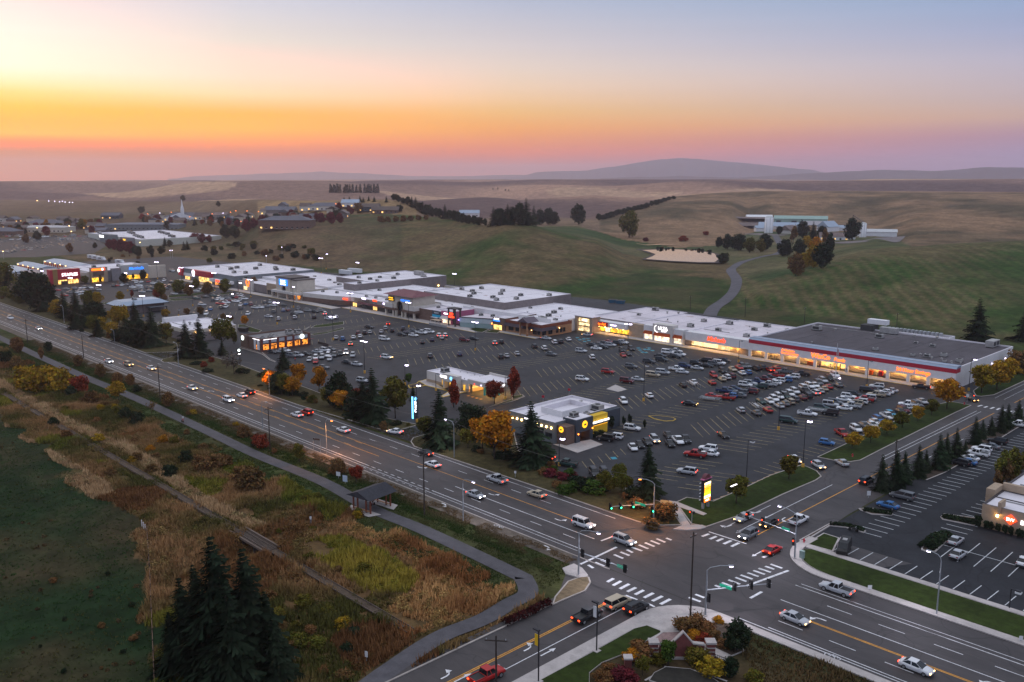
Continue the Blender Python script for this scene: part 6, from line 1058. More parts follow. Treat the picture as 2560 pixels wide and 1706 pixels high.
# pylon and small signs
p = gz('V6', 905, 815); o = tag(empty('mall_pylon', (p[0], p[1], 0)), 'tall lit mall sign with stacked coloured panels and domed top', 'sign')
for y in (-.95, .95): MB().box(-.25, .25, y - .2, y + .2, 0, 1.6).build('leg', POLEG, o, world=False)
MB().box(-.45, .35, -1.15, 1.15, 1.5, 6.6).build('cabinet', POLE, o, world=False)
z = 1.6
for hh_, mt, tx in ((.85, NORA, NWHT), (.62, NCRM, NRED), (.62, NLIM, None), (.55, NYEL, None), (.55, NYEL, NORA), (.12, NRED, None), (.45, neon('gold', (1.0, .5, .1), 2.6), NRED), (.10, NRED, None), (.5, NCRM, None), (.38, NWHT, None)):
    pn = MB().box(.36, .42, -1.1, 1.1, z + .02, z + hh_ - .03).build('sign_panel', mt, o, world=False)
    if tx: MB().box(.421, .44, -.6, .6, z + hh_ * .3, z + hh_ * .62).build('lettering', tx, pn, world=False)
    z += hh_
MB().box(-.5, .4, -1.6, 1.6, 6.6, 6.75).build('cornice', MATS['panel_pink'], o, world=False); mb = MB(); n = 12
mb.add([(-.45 + .8 * (i // (n + 1)), math.cos(math.pi * (i % (n + 1)) / n) * 1.05, 6.75 + math.sin(math.pi * (i % (n + 1)) / n) * .95) for i in range(2 * n + 2)], [(i, i + 1, n + 2 + i, n + 1 + i) for i in range(n)] + [tuple(range(n + 1))[::-1], tuple(range(n + 1, 2 * n + 2))]); mb.build('dome', MAROON, o, world=False); MB().lathe([(.45, 0), (.45, .08), (.1, .08)], 14).build('dome_sign', NCRM, o, world=False); o.children[-1].location = (.36, .3, 7.1); o.children[-1].rotation_euler = (0, math.pi / 2, 0)
for k in range(6): MB().box(-.6, -.46, -1.6, -1.16, 2 + k * .75, 2.12 + k * .75).build('edge_fin', TRIM, o, world=False)
p = gz('R6', 1462, 905); o = tag(empty('bank_pylon', (p[0], p[1], 0)), 'tall dark bank sign with blue edge and vertical white letters', 'sign'); MB().box(-.35, .35, -.9, .9, 0, 6.7).build('cabinet', DGREY, o, world=False); MB().box(-.36, .36, -.95, -.901, .1, 6.7).build('edge_light', NSKY, o, world=False); t_ = text(o, 'CHASE', p[0] + .4, p[1], 3.6, 1.15, NWHT, 'E', bold=.03, depth=.06); t_.rotation_euler = Matrix(((0, 0, 1), (0, -1, 0), (1, 0, 0))).to_euler()
e_ = MB().lathe([(.5, 0), (.5, .06), (.22, .06)], 8).build('octagon_emblem', NSKY, o, world=False); e_.location = (.36, 0, 6.0); e_.rotation_euler = (0, math.pi / 2, 0)
p = gz('R5', 2205, 420); o = tag(empty('coffee_sign', (p[0], p[1], 0)), 'black coffee sign on a post with round lit disc', 'sign'); MB().tube([(0, 0, 0), (0, 0, 4.2)], .14, 8).build('post', POLE, o, world=False); MB().box(-.2, .2, -1.0, .4, 4.0, 6.6).build('cabinet', BLK, o, world=False); e_ = MB().lathe([(.5, 0), (.5, .05), (.3, .05)], 16).build('disc', MATS['neon_disc'], o, world=False); e_.location = (.2, -.3, 5.9); e_.rotation_euler = (0, math.pi / 2, 0); MB().box(.2, .25, -.8, .25, 4.3, 4.7).build('lettering', NWHT, o, world=False)
# flagpole
p = gz('V2', 945, 485); o = tag(empty('flagpole', (p[0], p[1], 0)), 'floodlit white flagpole with striped flag before the supermarket', 'flagpole'); MB().lathe([(1.2, 0), (1.2, .25), (.4, .3)], 12).build('base', CONC, o, world=False); MB().tube([(0, 0, .2), (0, 0, 12.5)], .13, 7, r2=.06).build('pole', TRIM, o, world=False)
fl = MB()
for i in range(7):
    for k in range(6): x0, x1 = k * .28, (k + 1) * .28; f_ = lambda x: .16 * math.sin(x * 5); zz = 12.1 - i * .3 - .9; fl.add([(x0 * .35, f_(x0), zz - x0 * 1.1), (x1 * .35, f_(x1), zz - x1 * 1.1), (x1 * .35, f_(x1), zz + .3 - x1 * 1.1), (x0 * .35, f_(x0), zz + .3 - x0 * 1.1)], [(0, 1, 2, 3)], 2 if (i < 4 and k < 3) else i % 2)
fl.build('flag', [mat('flag_red', (.4, .03, .05), .8, noise=.05), mat('flag_white', (.6, .6, .62), .8, noise=.05), mat('flag_blue', (.03, .05, .18), .8, noise=.05)], o, world=False)
for x in (-1.6, 1.6): MB().box(x - .2, x + .2, -.2, .2, .05, .4).build('floodlight', LAMPV, o, world=False)
def post_sign(name, label, p, h, w, hh_, mt, z=0, ang=0, cat='sign', legs=1):
    o = tag(empty(name, (p[0], p[1], z), R(ang)), label, cat); 
    for k in range(legs): x = 0 if legs == 1 else -w / 2 + w * k; MB().box(x - .05, x + .05, -.05, .05, 0, h).build('post', POLEG, o, world=False)
    MB().box(-w / 2, w / 2, -.09, -.051, h - hh_, h).build('panel', mt, o, world=False); return o
post_sign('notice_sign', 'white notice board left on the path lawn', gz('R6', 758, 1455), 1.6, 1.2, 1.0, SWHITE, ang=20); post_sign('notice_sign', 'pale blue-topped notice board by the red shrub on the path lawn', gz('R6', 820, 1500), 1.9, 1.3, 1.5, mat('sign_pale', (.45, .52, .60), .6, noise=.05), ang=20); post_sign('trail_board', 'dark trail post board between two timber posts on the road bank', gz('R6', 560, 1205), 3.4, 2.2, .4, WOODP, ang=20, legs=2)
post_sign('bus_sign', 'white bus stop sign on the hotel lawn', gz('S4', 786, 858), 1.0, .7, .7, SWHITE, ang=45); post_sign('white_marker', 'small white marker at the right edge of the hotel lawn', gz('S4', 1955, 1255), 1.0, .6, .7, SWHITE, ang=45); post_sign('path_sign', 'small white sign post beside the path bend', gz('S2', 858, 1400), 1.5, .5, .9, SWHITE, ang=20); post_sign('yield_sign', 'white sign at the lot exit by the orange tree', gz('V3', 1420, 300), 2.6, .9, .9, SWHITE, ang=45); post_sign('hotel_sign', 'small white sign at the hotel driveway', gz('S4', 778, 140), 1.6, .8, 1.0, SWHITE, ang=45); post_sign('stop_sign', 'red stop sign in the lot left of the wings restaurant', gz('R7', 285, 755), 2.2, .8, .8, REDP, ang=40); post_sign('stop_sign', 'red stop sign in the middle of the lot', gz('R7', 524, 690), 2.2, .8, .8, REDP, ang=40); post_sign('banner_sign', 'colourful banner sign on two posts behind the mall corner walk', gz('V6', 190, 830), 1.9, 2.6, 1.5, mat('banner_cream', (.5, .42, .22), .7, noise=.2, scale=2), ang=20, legs=2); post_sign('tiny_sign', 'small pale sign on the verge below the wings restaurant', gz('R7', 30, 1450), 1.7, .5, .6, SWHITE, ang=30)
p = gz('V4', 1945, 1010); o = tag(empty('utility_box', (p[0], p[1], 0)), 'pale green utility cabinet by the hotel corner signal', 'cabinet'); MB().box(-.5, .5, -.4, .4, 0, .12).build('plinth', CONC, o, world=False); MB().box(-.4, .4, -.3, .3, .12, 1.5).build('body', mat('cabinet_green', (.25, .33, .30), .6, noise=.1), o, world=False); MB().box(-.44, .44, -.34, .34, 1.5, 1.58).build('lid', MATS['cabinet_green'], o, world=False)
for z_, x, y, lb in (('S4', 278, 490, 'red fire hydrant at the hotel corner'), ('R8', 775, 1260, 'red fire hydrant on the long grass strip'), ('V3', 1375, 345, 'red fire hydrant by the lot exit walk')):
    p = gz(z_, x, y); o = tag(empty('fire_hydrant', (p[0], p[1], .1)), lb, 'hydrant', 'fire hydrants'); MB().lathe([(.2, 0), (.2, .1), (.14, .12), (.14, .6), (.18, .62), (.14, .75), (.03, .85)], 10).build('body', REDP, o, True, False); MB().box(-.28, .28, -.07, .07, .42, .56).build('outlet', REDP, o, world=False)
# cart corrals
for z_, x, y, a, lb in (('V1', 390, 620, -36, 'steel cart corral beside the white sedan'), ('V1', 700, 895, 16, 'steel cart corral below the red sedan'), ('V1', 1560, 1030, -40, 'steel cart corral beside the black and silver sedan'), ('V2', 640, 1105, 16, 'steel cart corral between the dark trucks')):
    p = gz(z_, x, y); o = tag(empty('cart_corral', (p[0], p[1], 0), R(a)), lb, 'corral', 'cart corrals')
    for y_ in (-1.3, -.45, .45, 1.3): MB().tube([(-3.4, y_, 0), (-3.4, y_, .95), (3.4, y_, .95), (3.4, y_, 0)], .05, 5).build('rail', STEEL, o, world=False)
    for x_ in (-2, -1, 0, 1): MB().box(x_ - .45, x_ + .45, -.3, .3, .35, .9).build('cart', STEEL, o, world=False)
# field fence, dumpsters
fpts = [hz('S1', x, y) for x, y in ((1100, 360), (1140, 410), (1150, 560), (1165, 800), (1175, 1050), (1185, 1300), (1197, 1560), (1215, 1900))]
o = tag(empty('field_fence', (fpts[0][0], fpts[0][1], 0)), 'rust brown field fence with pale end post along the dark pasture', 'fence')
for i in range(len(fpts) - 1):
    a, c_ = fpts[i], fpts[i + 1]
    for zz in (.35, .75, 1.15): MB().tube([(a[0], a[1], a[2] + zz), (c_[0], c_[1], c_[2] + zz)], .035, 4).build('wire_strand', mat('fence_rust', (.22, .13, .09), .8, noise=.2), o)
    for t in range(3): x, y = a[0] + (c_[0]-a[0]) * t / 3, a[1] + (c_[1]-a[1]) * t / 3; zz = tz(x, y); MB().box(x - .07, x + .07, y - .07, y + .07, zz - .2, zz + 1.35).build('post', WOODP if i else TRIM, o)
for z_, x, y, lb in (('T2', 255, 85, 'blue dumpster behind the mall, left of the pair'), ('T2', 350, 95, 'blue dumpster behind the mall, right of the pair'), ('U1', 385, 385, 'dark dumpster enclosure beside the cream restaurant')):
    p = gz(z_, x, y); o = tag(empty('dumpster', (p[0], p[1], 0), R(20)), lb, 'dumpster', 'dumpsters'); MB().add([(-2, -1, 0), (2, -1, 0), (2, 1, 0), (-2, 1, 0), (-2.3, -1.3, 1.7), (2.3, -1.3, 1.7), (2.3, 1.3, 2.0), (-2.3, 1.3, 2.0)], [(0, 1, 5, 4), (1, 2, 6, 5), (2, 3, 7, 6), (3, 0, 4, 7)]).build('bin', mat('dumpster_blue', (.03, .12, .2), .6, noise=.15) if z_ == 'T2' else DTRIM, o, world=False); MB().add([(-2.35, -1.35, 1.72), (2.35, -1.35, 1.72), (2.35, 1.35, 2.02), (-2.35, 1.35, 2.02)], [(0, 1, 2, 3)]).build('lid', UNITD, o, world=False)
# parking blocks along the lot edge, small far street lights
for i, (x, y) in enumerate(((1105, 660), (1240, 605), (1370, 530), (1460, 480), (1560, 430), (1680, 415), (1810, 350), (1910, 310), (2030, 255), (2130, 205), (2230, 165))):
    p = gz('V6', x, y); o = MB().box(-.9, .9, -.1, .1, 0, .16).build('parking_block', mat('block_tan', (.42, .28, .17), .8, noise=.15, scale=2)); o.location = (p[0], p[1], 0); o.rotation_euler[2] = R(78); rank(o, 'tan concrete parking block', 'edging the corner lawn', 'parking block', 'parking blocks', 'cross')
for z_, x, y, mt in (('R1',345,376+5,LAMPW),('R1',450,386,LAMPV),('R1',505,388,LAMPV),('R1',550,394,LAMPV),('R1',600,396,LAMPV),('R1',640,398,LAMPV),('R1',668,400,LAMPV),('R1',575,388,LAMPV),('R1',1360,520,LAMPO),('R1',1470,510,LAMPV),('R1',1575,503,LAMPO),('R1',1745,548,LAMPO),('R1',1950,522,LAMPO),('R1',2050,515,LAMPV),('R1',2120,505,LAMPO),('R1',2168,493,LAMPO),('R1',2270,495,LAMPO),('R1',2215,600,LAMPO),('R2',25,505,LAMPO),('R2',450,580,LAMPO),('R2',735,435,LAMPO),('R2',560,440,LAMPO),('R2',770,548,LAMPO),('R1',640,635,LAMPW),('R1',345,655,LAMPW),('R1',510,585,NGRN),('R1',660,690,LAMPW),('R1',1290,800,LAMPW),('R1',1565,880,LAMPV),('R1',1585,880,LAMPV),('R1',35,890,LAMPW),('R2',240,850,LAMPV),('R2',98,935,LAMPV)):
    q = px(z_, x, y + 22); pp_ = hit(*q); h = 6.5 + pp_[2] * 0; d_ = math.hypot(pp_[0], pp_[1]); s_ = max(.35, d_ / 2600)
    o = empty('far_street_light', pp_); rank(o, 'tiny glowing street light', 'in the far town', 'street light', 'far street lights', 'church'); MB().tube([(0, 0, 0), (0, 0, h)], .12, 4).build('pole', POLEG, o, world=False); MB().box(-s_, s_, -s_ * .6, s_ * .6, h, h + s_ * .8).build('lens', mt, o, world=False)
# ------------------------------------------------------------------ vehicles
PAINT = mat('car_paint', (1, 1, 1), .36, .0, objcol=True, coat=.12, noise=.03, scale=3, spec=.2); CGLASS = mat('car_glass', (.010, .012, .015), .10, spec=.4, noise=.05, scale=3); TYRE = mat('tyre', (.012, .012, .012), .9, noise=.1, scale=9); RIM = mat('rim', (.35, .35, .36), .35, .7, noise=.1, scale=9)
HL0 = mat('headlamp_off', (.55, .56, .58), .15, spec=.8, noise=.03); TL0 = mat('tail_off', (.22, .012, .012), .3, noise=.03); HL1 = neon('headlight', (1.0, .90, .86), 14.0); HL2 = neon('headlight_warm', (1.0, .48, .14), 9.0); TL1 = neon('taillight', (1.0, .05, .012), 5.0); TRIMK = mat('car_trim', (.02, .02, .02), .6, noise=.05)
SPEC = {  # length, stations (x, zb, zt, hw), cabin base (x0,x1,z,hw), roof (x0,x1,z,hw), wheel x, wheel radius
 's': (4.75, [(-2.37,.45,.72,.70),(-2.25,.30,.94,.85),(-1.5,.25,1.0,.91),(-.5,.23,.97,.92),(.9,.23,.96,.92),(1.7,.25,.88,.89),(2.2,.30,.74,.82),(2.37,.42,.60,.66)], (-1.85,1.15,.94,.80), (-1.0,.15,1.46,.60), 1.42, .33),
 'h': (4.15, [(-2.05,.45,.80,.74),(-1.98,.30,.98,.84),(-1.3,.25,1.0,.88),(0,.23,.98,.89),(1.0,.23,.95,.88),(1.6,.26,.86,.86),(1.95,.30,.74,.80),(2.08,.42,.60,.66)], (-1.98,1.05,.94,.78), (-1.55,.15,1.50,.62), 1.3, .33),
 'u': (4.75, [(-2.37,.50,.90,.80),(-2.3,.36,1.08,.91),(-1.5,.32,1.12,.95),(0,.30,1.10,.96),(1.0,.30,1.08,.95),(1.75,.32,1.02,.92),(2.25,.38,.88,.86),(2.37,.48,.70,.74)], (-2.3,1.1,1.06,.86), (-2.05,.25,1.72,.68), 1.42, .38),
 'j': (4.9, [(-2.4,.52,.95,.84),(-2.36,.40,1.16,.93),(-1.5,.36,1.18,.96),(0,.34,1.16,.97),(1.1,.34,1.16,.96),(1.9,.36,1.10,.94),(2.3,.42,1.0,.90),(2.4,.52,.78,.80)], (-2.36,1.05,1.12,.88), (-2.28,.55,1.92,.76), 1.45, .41),
 'v': (5.1, [(-2.55,.45,.95,.84),(-2.5,.32,1.10,.94),(-1.5,.28,1.14,.97),(0,.26,1.12,.98),(1.4,.26,1.08,.96),(2.1,.28,.94,.92),(2.45,.34,.80,.84),(2.55,.44,.62,.70)], (-2.48,1.75,1.06,.88), (-2.35,.55,1.80,.72), 1.6, .35),
 'p': (5.7, [(-2.85,.52,.92,.84),(-2.8,.42,1.10,.95),(-1.5,.40,1.12,.97),(-.6,.36,1.14,.97),(1.1,.36,1.12,.97),(2.1,.38,1.06,.95),(2.7,.44,.94,.88),(2.85,.54,.74,.76)], (-.75,1.35,1.08,.88), (-.6,.55,1.86,.72), 1.78, .42),
}
CM = {}
def car_parts(t):
    if t in CM: return CM[t]
    L_, st, cb, rf, wx, wr = SPEC[t]; body = MB(); ring = []
    for x, zb, zt, hw in st:
        half = [(hw * .86, zb), (hw, zb + .10), (hw, zt - .20), (hw * .93, zt - .03), (hw * .6, zt + .015)]
        ring.append([(x, y, z) for y, z in half] + [(x, -y, z) for y, z in half[::-1]])
    n = 10; vs = [v for r_ in ring for v in r_]; fs = [(i*n+j, (i+1)*n+j, (i+1)*n+(j+1) % n, i*n+(j+1) % n) for i in range(len(ring)-1) for j in range(n)]
    fs += [tuple(range(n)), tuple((len(ring)-1)*n + j for j in range(n))[::-1]]
    body.add(vs, fs, 0)
    # roof panel and pillars
    (bx0, bx1, bz, bw), (rx0, rx1, rz, rw) = cb, rf
    body.box(rx0 - .05, rx1 + .05, -rw - .03, rw + .03, rz - .03, rz + .035, 0)
    for s_ in (-1, 1):
        for (xa, xb) in ((bx0, rx0), (bx1, rx1), ((bx0 + bx1) / 2 - .1, (rx0 + rx1) / 2 - .1)):
            w = .06; body.add([(xa - w, s_ * (bw + .02), bz), (xa + w, s_ * (bw + .02), bz), (xb + w, s_ * (rw + .02), rz), (xb - w, s_ * (rw + .02), rz)], [(0, 1, 2, 3)], 0)
        body.box(wx - wr - .1, wx + wr + .1, *sorted((s_ * st[3][3] * .9, s_ * (st[3][3] + .012))), .3, .45 + wr, 1) if False else None
        body.box(bx1 - .45, bx1 - .25, *sorted((s_ * (bw + .05), s_ * (bw + .24))), bz, bz + .14, 0)
    body.box(-L_/2 - .02, -L_/2 + .1, -st[1][3] * .9, st[1][3] * .9, st[0][1] - .08, st[0][1] + .14, 1); body.box(L_/2 - .1, L_/2 + .03, -st[-2][3] * .88, st[-2][3] * .88, st[-1][1] - .1, st[-1][1] + .05, 1)
    if t == 'p':
        z_ = st[2][2]; body.box(-2.78, -.85, -.93, -.84, z_ - .05, z_ + .12, 0); body.box(-2.78, -.85, .84, .93, z_ - .05, z_ + .12, 0); body.box(-2.84, -2.72, -.93, .93, z_ - .1, z_ + .12, 0); body.box(-2.71, -.86, -.83, .83, z_ - .1, z_ + .03, 1)
    if t in 'uj': body.box(rx0 + .2, rx1 - .1, -rw + .05, -rw + .1, rz + .035, rz + .09, 1); body.box(rx0 + .2, rx1 - .1, rw - .1, rw - .05, rz + .035, rz + .09, 1)
    gl = MB(); gl.add([(bx0, -bw, bz), (bx1, -bw, bz), (bx1, bw, bz), (bx0, bw, bz), (rx0, -rw, rz), (rx1, -rw, rz), (rx1, rw, rz), (rx0, rw, rz)], [(0, 1, 5, 4), (1, 2, 6, 5), (2, 3, 7, 6), (3, 0, 4, 7), (4, 5, 6, 7)])
    wh = MB(); wt = .22
    k = 12; ringp = [(math.cos(2*math.pi*i/k), math.sin(2*math.pi*i/k)) for i in range(k)]
    def disc(m, y, r0, mt): m.add([(a * r0, y, b_ * r0) for a, b_ in ringp], [tuple(range(k))], mt)
    wh.add([(a * wr, -wt/2, b_ * wr) for a, b_ in ringp] + [(a * wr, wt/2, b_ * wr) for a, b_ in ringp], [(i, (i+1) % k, k+(i+1) % k, k+i) for i in range(k)], 0); disc(wh, -wt/2, wr, 0); disc(wh, wt/2, wr, 0); disc(wh, -wt/2 - .012, wr * .62, 1); disc(wh, wt/2 + .012, wr * .62, 1)
    lamp = MB().box(-.06, .05, -.19, .19, -.075, .075); tail = MB().box(-.05, .05, -.17, .17, -.10, .10)
    zh, zt_ = st[-2][2] - .10, st[1][2] - .14
    hp = [(st[-2][0] + .06, s_ * st[-2][3] * .72, zh) for s_ in (-1, 1)]; tp = [(st[1][0] - .05, s_ * st[1][3] * .78, zt_) for s_ in (-1, 1)]
    wp = [(a * wx, s_ * (st[3][3] - wt/2 + .03), wr) for a in (-1, 1) for s_ in (-1, 1)]
    CM[t] = (body, gl, wh, lamp, tail, wp, hp, tp); return CM[t]
MESH = {}
def car_mesh(t, lit):
    """far cars: one joined mesh"""
    if (t, lit) in MESH: return MESH[(t, lit)]
    body, gl, wh, lamp, tail, wp, hp, tp = car_parts(t); m = MB()
    def app(s, off=(0, 0, 0), mm=(0,)):
        b0 = len(m.v); m.v.extend([(x+off[0], y+off[1], z+off[2]) for x, y, z in s.v]); m.f.extend([tuple(i+b0 for i in f) for f in s.f]); m.m.extend([mm[min(q, len(mm)-1)] for q in s.m])
    app(body, mm=(0, 2)); app(gl, mm=(1,)); [app(wh, w, (2, 3)) for w in wp]; [app(lamp, h_, (4,)) for h_ in hp]; [app(tail, q, (5,)) for q in tp]
    me = m.mesh('car', [PAINT, CGLASS, TYRE, RIM, HL1 if lit == 'h' else HL2 if lit == 'w' else HL0, TL1 if lit in 'thw' and lit else TL0]); MESH[(t, lit)] = me; return me
def car_near(t, lit, name):
    k = ('n', t, lit)
    if k not in MESH:
        body, gl, wh, lamp, tail, wp, hp, tp = car_parts(t)
        MESH[k] = (body.mesh('body', [PAINT, TRIMK], True), gl.mesh('windows', CGLASS), wh.mesh('wheel', [TYRE, RIM]), lamp.mesh('headlight', HL1 if lit == 'h' else HL2 if lit == 'w' else HL0), tail.mesh('taillight', TL1 if lit in 'thw' and lit else TL0), wp, hp, tp)
        bm_ = MESH[k][0]; bm_.polygons.foreach_set('use_smooth', [i < 70 for i in range(len(bm_.polygons))])
    b_, g_, w_, l_, t_, wp, hp, tp = MESH[k]; o = empty(name); c = mobj('body', b_, o); mobj('windows', g_, o)
    for nm, me, ps in (('wheel', w_, wp), ('headlight', l_, hp), ('taillight', t_, tp)):
        for p in ps: q = mobj(nm, me, o); q.location = p
    return o, c
COLS = dict(w=((.70,.70,.71), 'white'), s=((.42,.43,.45), 'silver'), g=((.13,.135,.145), 'grey'), k=((.018,.018,.02), 'black'), d=((.035,.037,.042), 'dark grey'), r=((.38,.018,.016), 'red'), m=((.12,.012,.018), 'maroon'), b=((.04,.14,.34), 'blue'), n=((.018,.035,.10), 'navy'), t=((.42,.35,.25), 'tan'), e=((.02,.05,.045), 'dark green'), c=((.05,.30,.45), 'bright blue'))
TYPES = dict(s='sedan', h='hatchback', u='SUV', j='boxy SUV', v='minivan', p='pickup')
HD = dict(a=17, A=197, d=-36, D=144, x=0, X=180, n=90, N=270, q=200)
CARS = '''V1 mkt supermarket_rows
60,75ska 145,40uwa 235,250una 445,205uka 620,150vkA 640,245ska 770,215uga 870,200jwa 965,160uda 465,290ssa 80,310pwa 190,360ssa 395,545swD 200,600skD 735,555srD 765,425urd 925,345ukd 920,490stD 1005,460uwD 1090,440umD 1115,310std 1235,280srd 1300,255ugd 1385,250sgd 1290,380swD 1400,370hbD 1545,300ukD 1645,280udD 1800,320srDt 1920,280srD 2080,355pgA 1910,430prA 1800,455ska 1700,495pma 1560,540pna 1440,570usa 1350,600uwa 1960,520uwA 2090,510ubA 1780,590psA 1640,630ueA 1890,560swA 1150,665sna 1090,700sda 970,710pna 1270,740ugA 1480,680skA 1450,725umA 745,800sra 1000,835prA 1090,795hbA 1240,790sgA 330,940skaw 2225,450uwA
1635,900sed 1790,895swd 1880,860uwd 1970,815uwd 2080,800ved 2170,765uwd 2260,720uwd 1970,980ssD 2075,940sgD 2170,910utD 2250,860ugD 1265,1060hsD 1550,1110sgD 1760,1055srD 2140,1255vea 945,1520skdt
V2 mkt supermarket_rows
330,400pkA 370,660uwd 475,620uwd 570,605swd 630,565ugd 720,520usd 830,485ukd 940,420uwd 390,720pdd 1000,600sgD 810,635srD 730,670stD 655,710ssD 570,740uwDt 430,800udD 330,830smD 1705,625uwA 1540,700vka 1640,680sga 1960,700ssA 1880,730swA 1820,765ssA 1700,780ptA 1300,780uka 1190,815uwa 1100,865swa 940,920uga 860,965jsa 1540,840vsA 1480,870prA 1400,910uwA 1310,940utA 1250,985psA 1110,1025swA 690,1020uea 850,1115jkA 430,1130pwa
1065,1490prd 1330,1410uwd 1480,1340sgd 1620,1330swd 1680,1280swd 1740,1240ubd 1900,1180pwd 1960,1130hcd 2140,1090skd 2200,1060umd 2240,1010swA 2280,960pwA
V3 mkt near_the_long_grass_strip
600,330ugd 690,280ssd 670,45pkAt 1430,170skDt 1500,240skdw
V3 hotel in_the_hotel_lot
2270,660pwX 1920,930ukX 1800,1010sgX 1660,1060uwX 1590,1130pwX 1460,1200swX 1420,1265sbX 1300,1280ukX
R8 mkt at_the_lot_exit
540,1120hba 245,1275swdw 465,1330hsdw 680,1305ssD
R8 cross on_the_cross_street
905,1470udnt
S4 hotel in_the_hotel_lot
930,190sbX 1040,120vgX 1455,465ssn 1475,570ssn 1985,625swn
S4 cross on_the_main_road
530,840psXt 210,1065ssxw 1150,1440swxw
S3 cross on_the_main_road
555,340jwxh 870,465usxh 190,105stXt
S3 cross on_the_near_street
820,945vtnt 965,985uknt 585,1045pknt
V4 cross waiting_at_the_crossing
870,240ssNw 960,560ugNh 1340,340skNw 1890,290pwn 1410,830srnt
S2 cross on_the_near_street
1790,1510prnt
S2 shelter on_the_main_road
1700,110ssxh
R6 bank on_the_main_road
375,865swXt 465,845urXt 800,1005swXt 1275,1020swqw 1555,1215sdXt 1620,1320swXt 2210,1460psXt
R5 coffee on_the_main_road
355,75swxh 1000,375swxh 1180,405utxw 1390,440swxw 1765,620swxw 2095,730uwxh 2220,690swXt 2290,660ukXt
R1 office on_the_main_road
95,1445uwxh
R6 coffee near_the_coffee_house
150,290sda 230,285ssa 270,275swa 330,325uga 390,320usa 458,308ska 490,362hsd 547,345uwd 605,338usd 660,322uwd 718,320ugd 773,308udd 826,297uwdh 547,378srd 675,355hsd 888,322usd 565,288ssa 635,275uwa 685,265sga 620,430sga 840,385sda 925,402ssa 980,555usa 735,160ssD 795,172ubD 895,157swD 955,147swD 868,215stDt
R6 drug in_the_middle_of_the_lot
937,120umD 995,115udD 1045,110ssD 1040,62sda 1150,105ssD 1190,75usD 1250,95udD 1212,32srDt 1350,80udD 1180,172vwa 1335,130sda 1395,120uda 1445,137swa 1520,115pwa 1590,105vwa 1440,100sga 1505,95sda 1525,200sdD 1617,178snD 1680,140uwDh 1735,140uwDh 1705,160ssD 1915,182uma 1995,168sda 2190,210usDh 2250,200udD 1870,310snD 1597,328ugD 1200,340uwaw 2245,335udD 2300,325ssD
R7 craft before_the_craft_store
315,165ssat 690,132ssAw 390,203uwD 445,197udD 520,175swD 205,240udD 295,257uwD 45,305ssD 360,310sga 635,282usa 735,340uwD 735,225sda 800,222sga 845,210sda 890,200sra 775,257swa 835,245sda 905,228usa 975,212uda 1020,205uwa 1010,275udd 1095,262udd 1020,320srd 1070,307sdd 1430,293vwa 1500,285pwa 1540,315uwa 1360,325sda 1487,330sda 1258,380uda 1375,363uda 1095,425uga 880,473ura 645,540uwa 1055,560jma 1155,540ssa 1295,500vta 1385,478vsa 1260,690swD
R7 wings around_the_wings_restaurant
1025,745uwdt 1105,990uwa 940,1068uwA 860,1085jkA 1110,1165swd 1170,1140skd 1240,1115sdd 1310,1095usdw 1435,1055sdd 1450,1130skd 1525,1105pwd 1590,1095pdd 1680,1230prA 1800,1175uwA 1815,1220swA 1605,1385usAt 500,1315peA 310,1255skAh 755,1400udd 850,1400udd
T5 disc near_the_blue-signed_tower
1165,685ssa 1230,680swa 1310,665sga 1405,655ssa 1365,610usD 1540,650sda 1295,620udD 1070,765uwD 1345,805ssa 1410,740udD 1545,725snD 1610,715smD 1740,695ugD 1690,775sda 1750,745ssa 1875,725uga 1965,740sda 2045,725uga 1695,820uwD 1955,815udD 2100,770uwDt 2155,835uwa 2250,820uwD 1475,840uwD 1040,635hbD 1110,640umD 970,650uwD 970,690udD
T5 dept by_the_department_store
70,195uwD 30,190sgD 50,345sda 20,400udD 105,465urDt 85,500ssa 210,475swa 465,435uwN 240,410sga 375,465ssa 375,560sea 495,540sda 610,525sea 600,585udD 660,575swD 680,550uwD 725,570swD 795,560sga 850,540sda 915,545urD 935,520uwD 980,520uwD 1020,565uwa 455,645usa 700,630pra 770,615pwa 830,590sma 905,600swa 960,585usDt 570,705ubD 710,685udD 775,670vwD 510,765uwdh 355,775sda
T6 office by_the_office_store
805,585srat 930,570sga 1045,560sga 1160,555uwNh 1260,550swa 1215,550uda 985,620pga 1060,620ssa 1130,605usa 1185,595sda 1135,640uwD 905,660srat 1300,580sda 1370,578usa 1590,525udD 1650,520srD 1710,515swD 1780,510sgD 1690,490uda 1860,545swa 1950,520swa 1960,545ssa 1865,585sda 1920,580sda 1985,575sga 2070,555uda 2120,560uda 1990,610ssa 2090,595sga 1915,475swD 1980,470uwD 2080,465urDt 2150,490swa 2230,480usa 2300,450uwD 2310,535urDt 1890,455swa 2320,565uda'''
cars = []
for ln in CARS.split('\n'):
    q = ln.split()
    if ',' not in q[0]: zone, lm, where = q[0], q[1], q[2].replace('_', ' '); continue
    for t in q:
        x, r_ = t.split(','); k = 0
        while r_[k].isdigit(): k += 1
        p = g(*px(zone, float(x), float(r_[:k])), .75); cars.append((p, r_[k], r_[k+1], r_[k+2], r_[k+3:], lm, where))
cars.sort(key=lambda c_: math.hypot(*c_[0]))
farcars = []
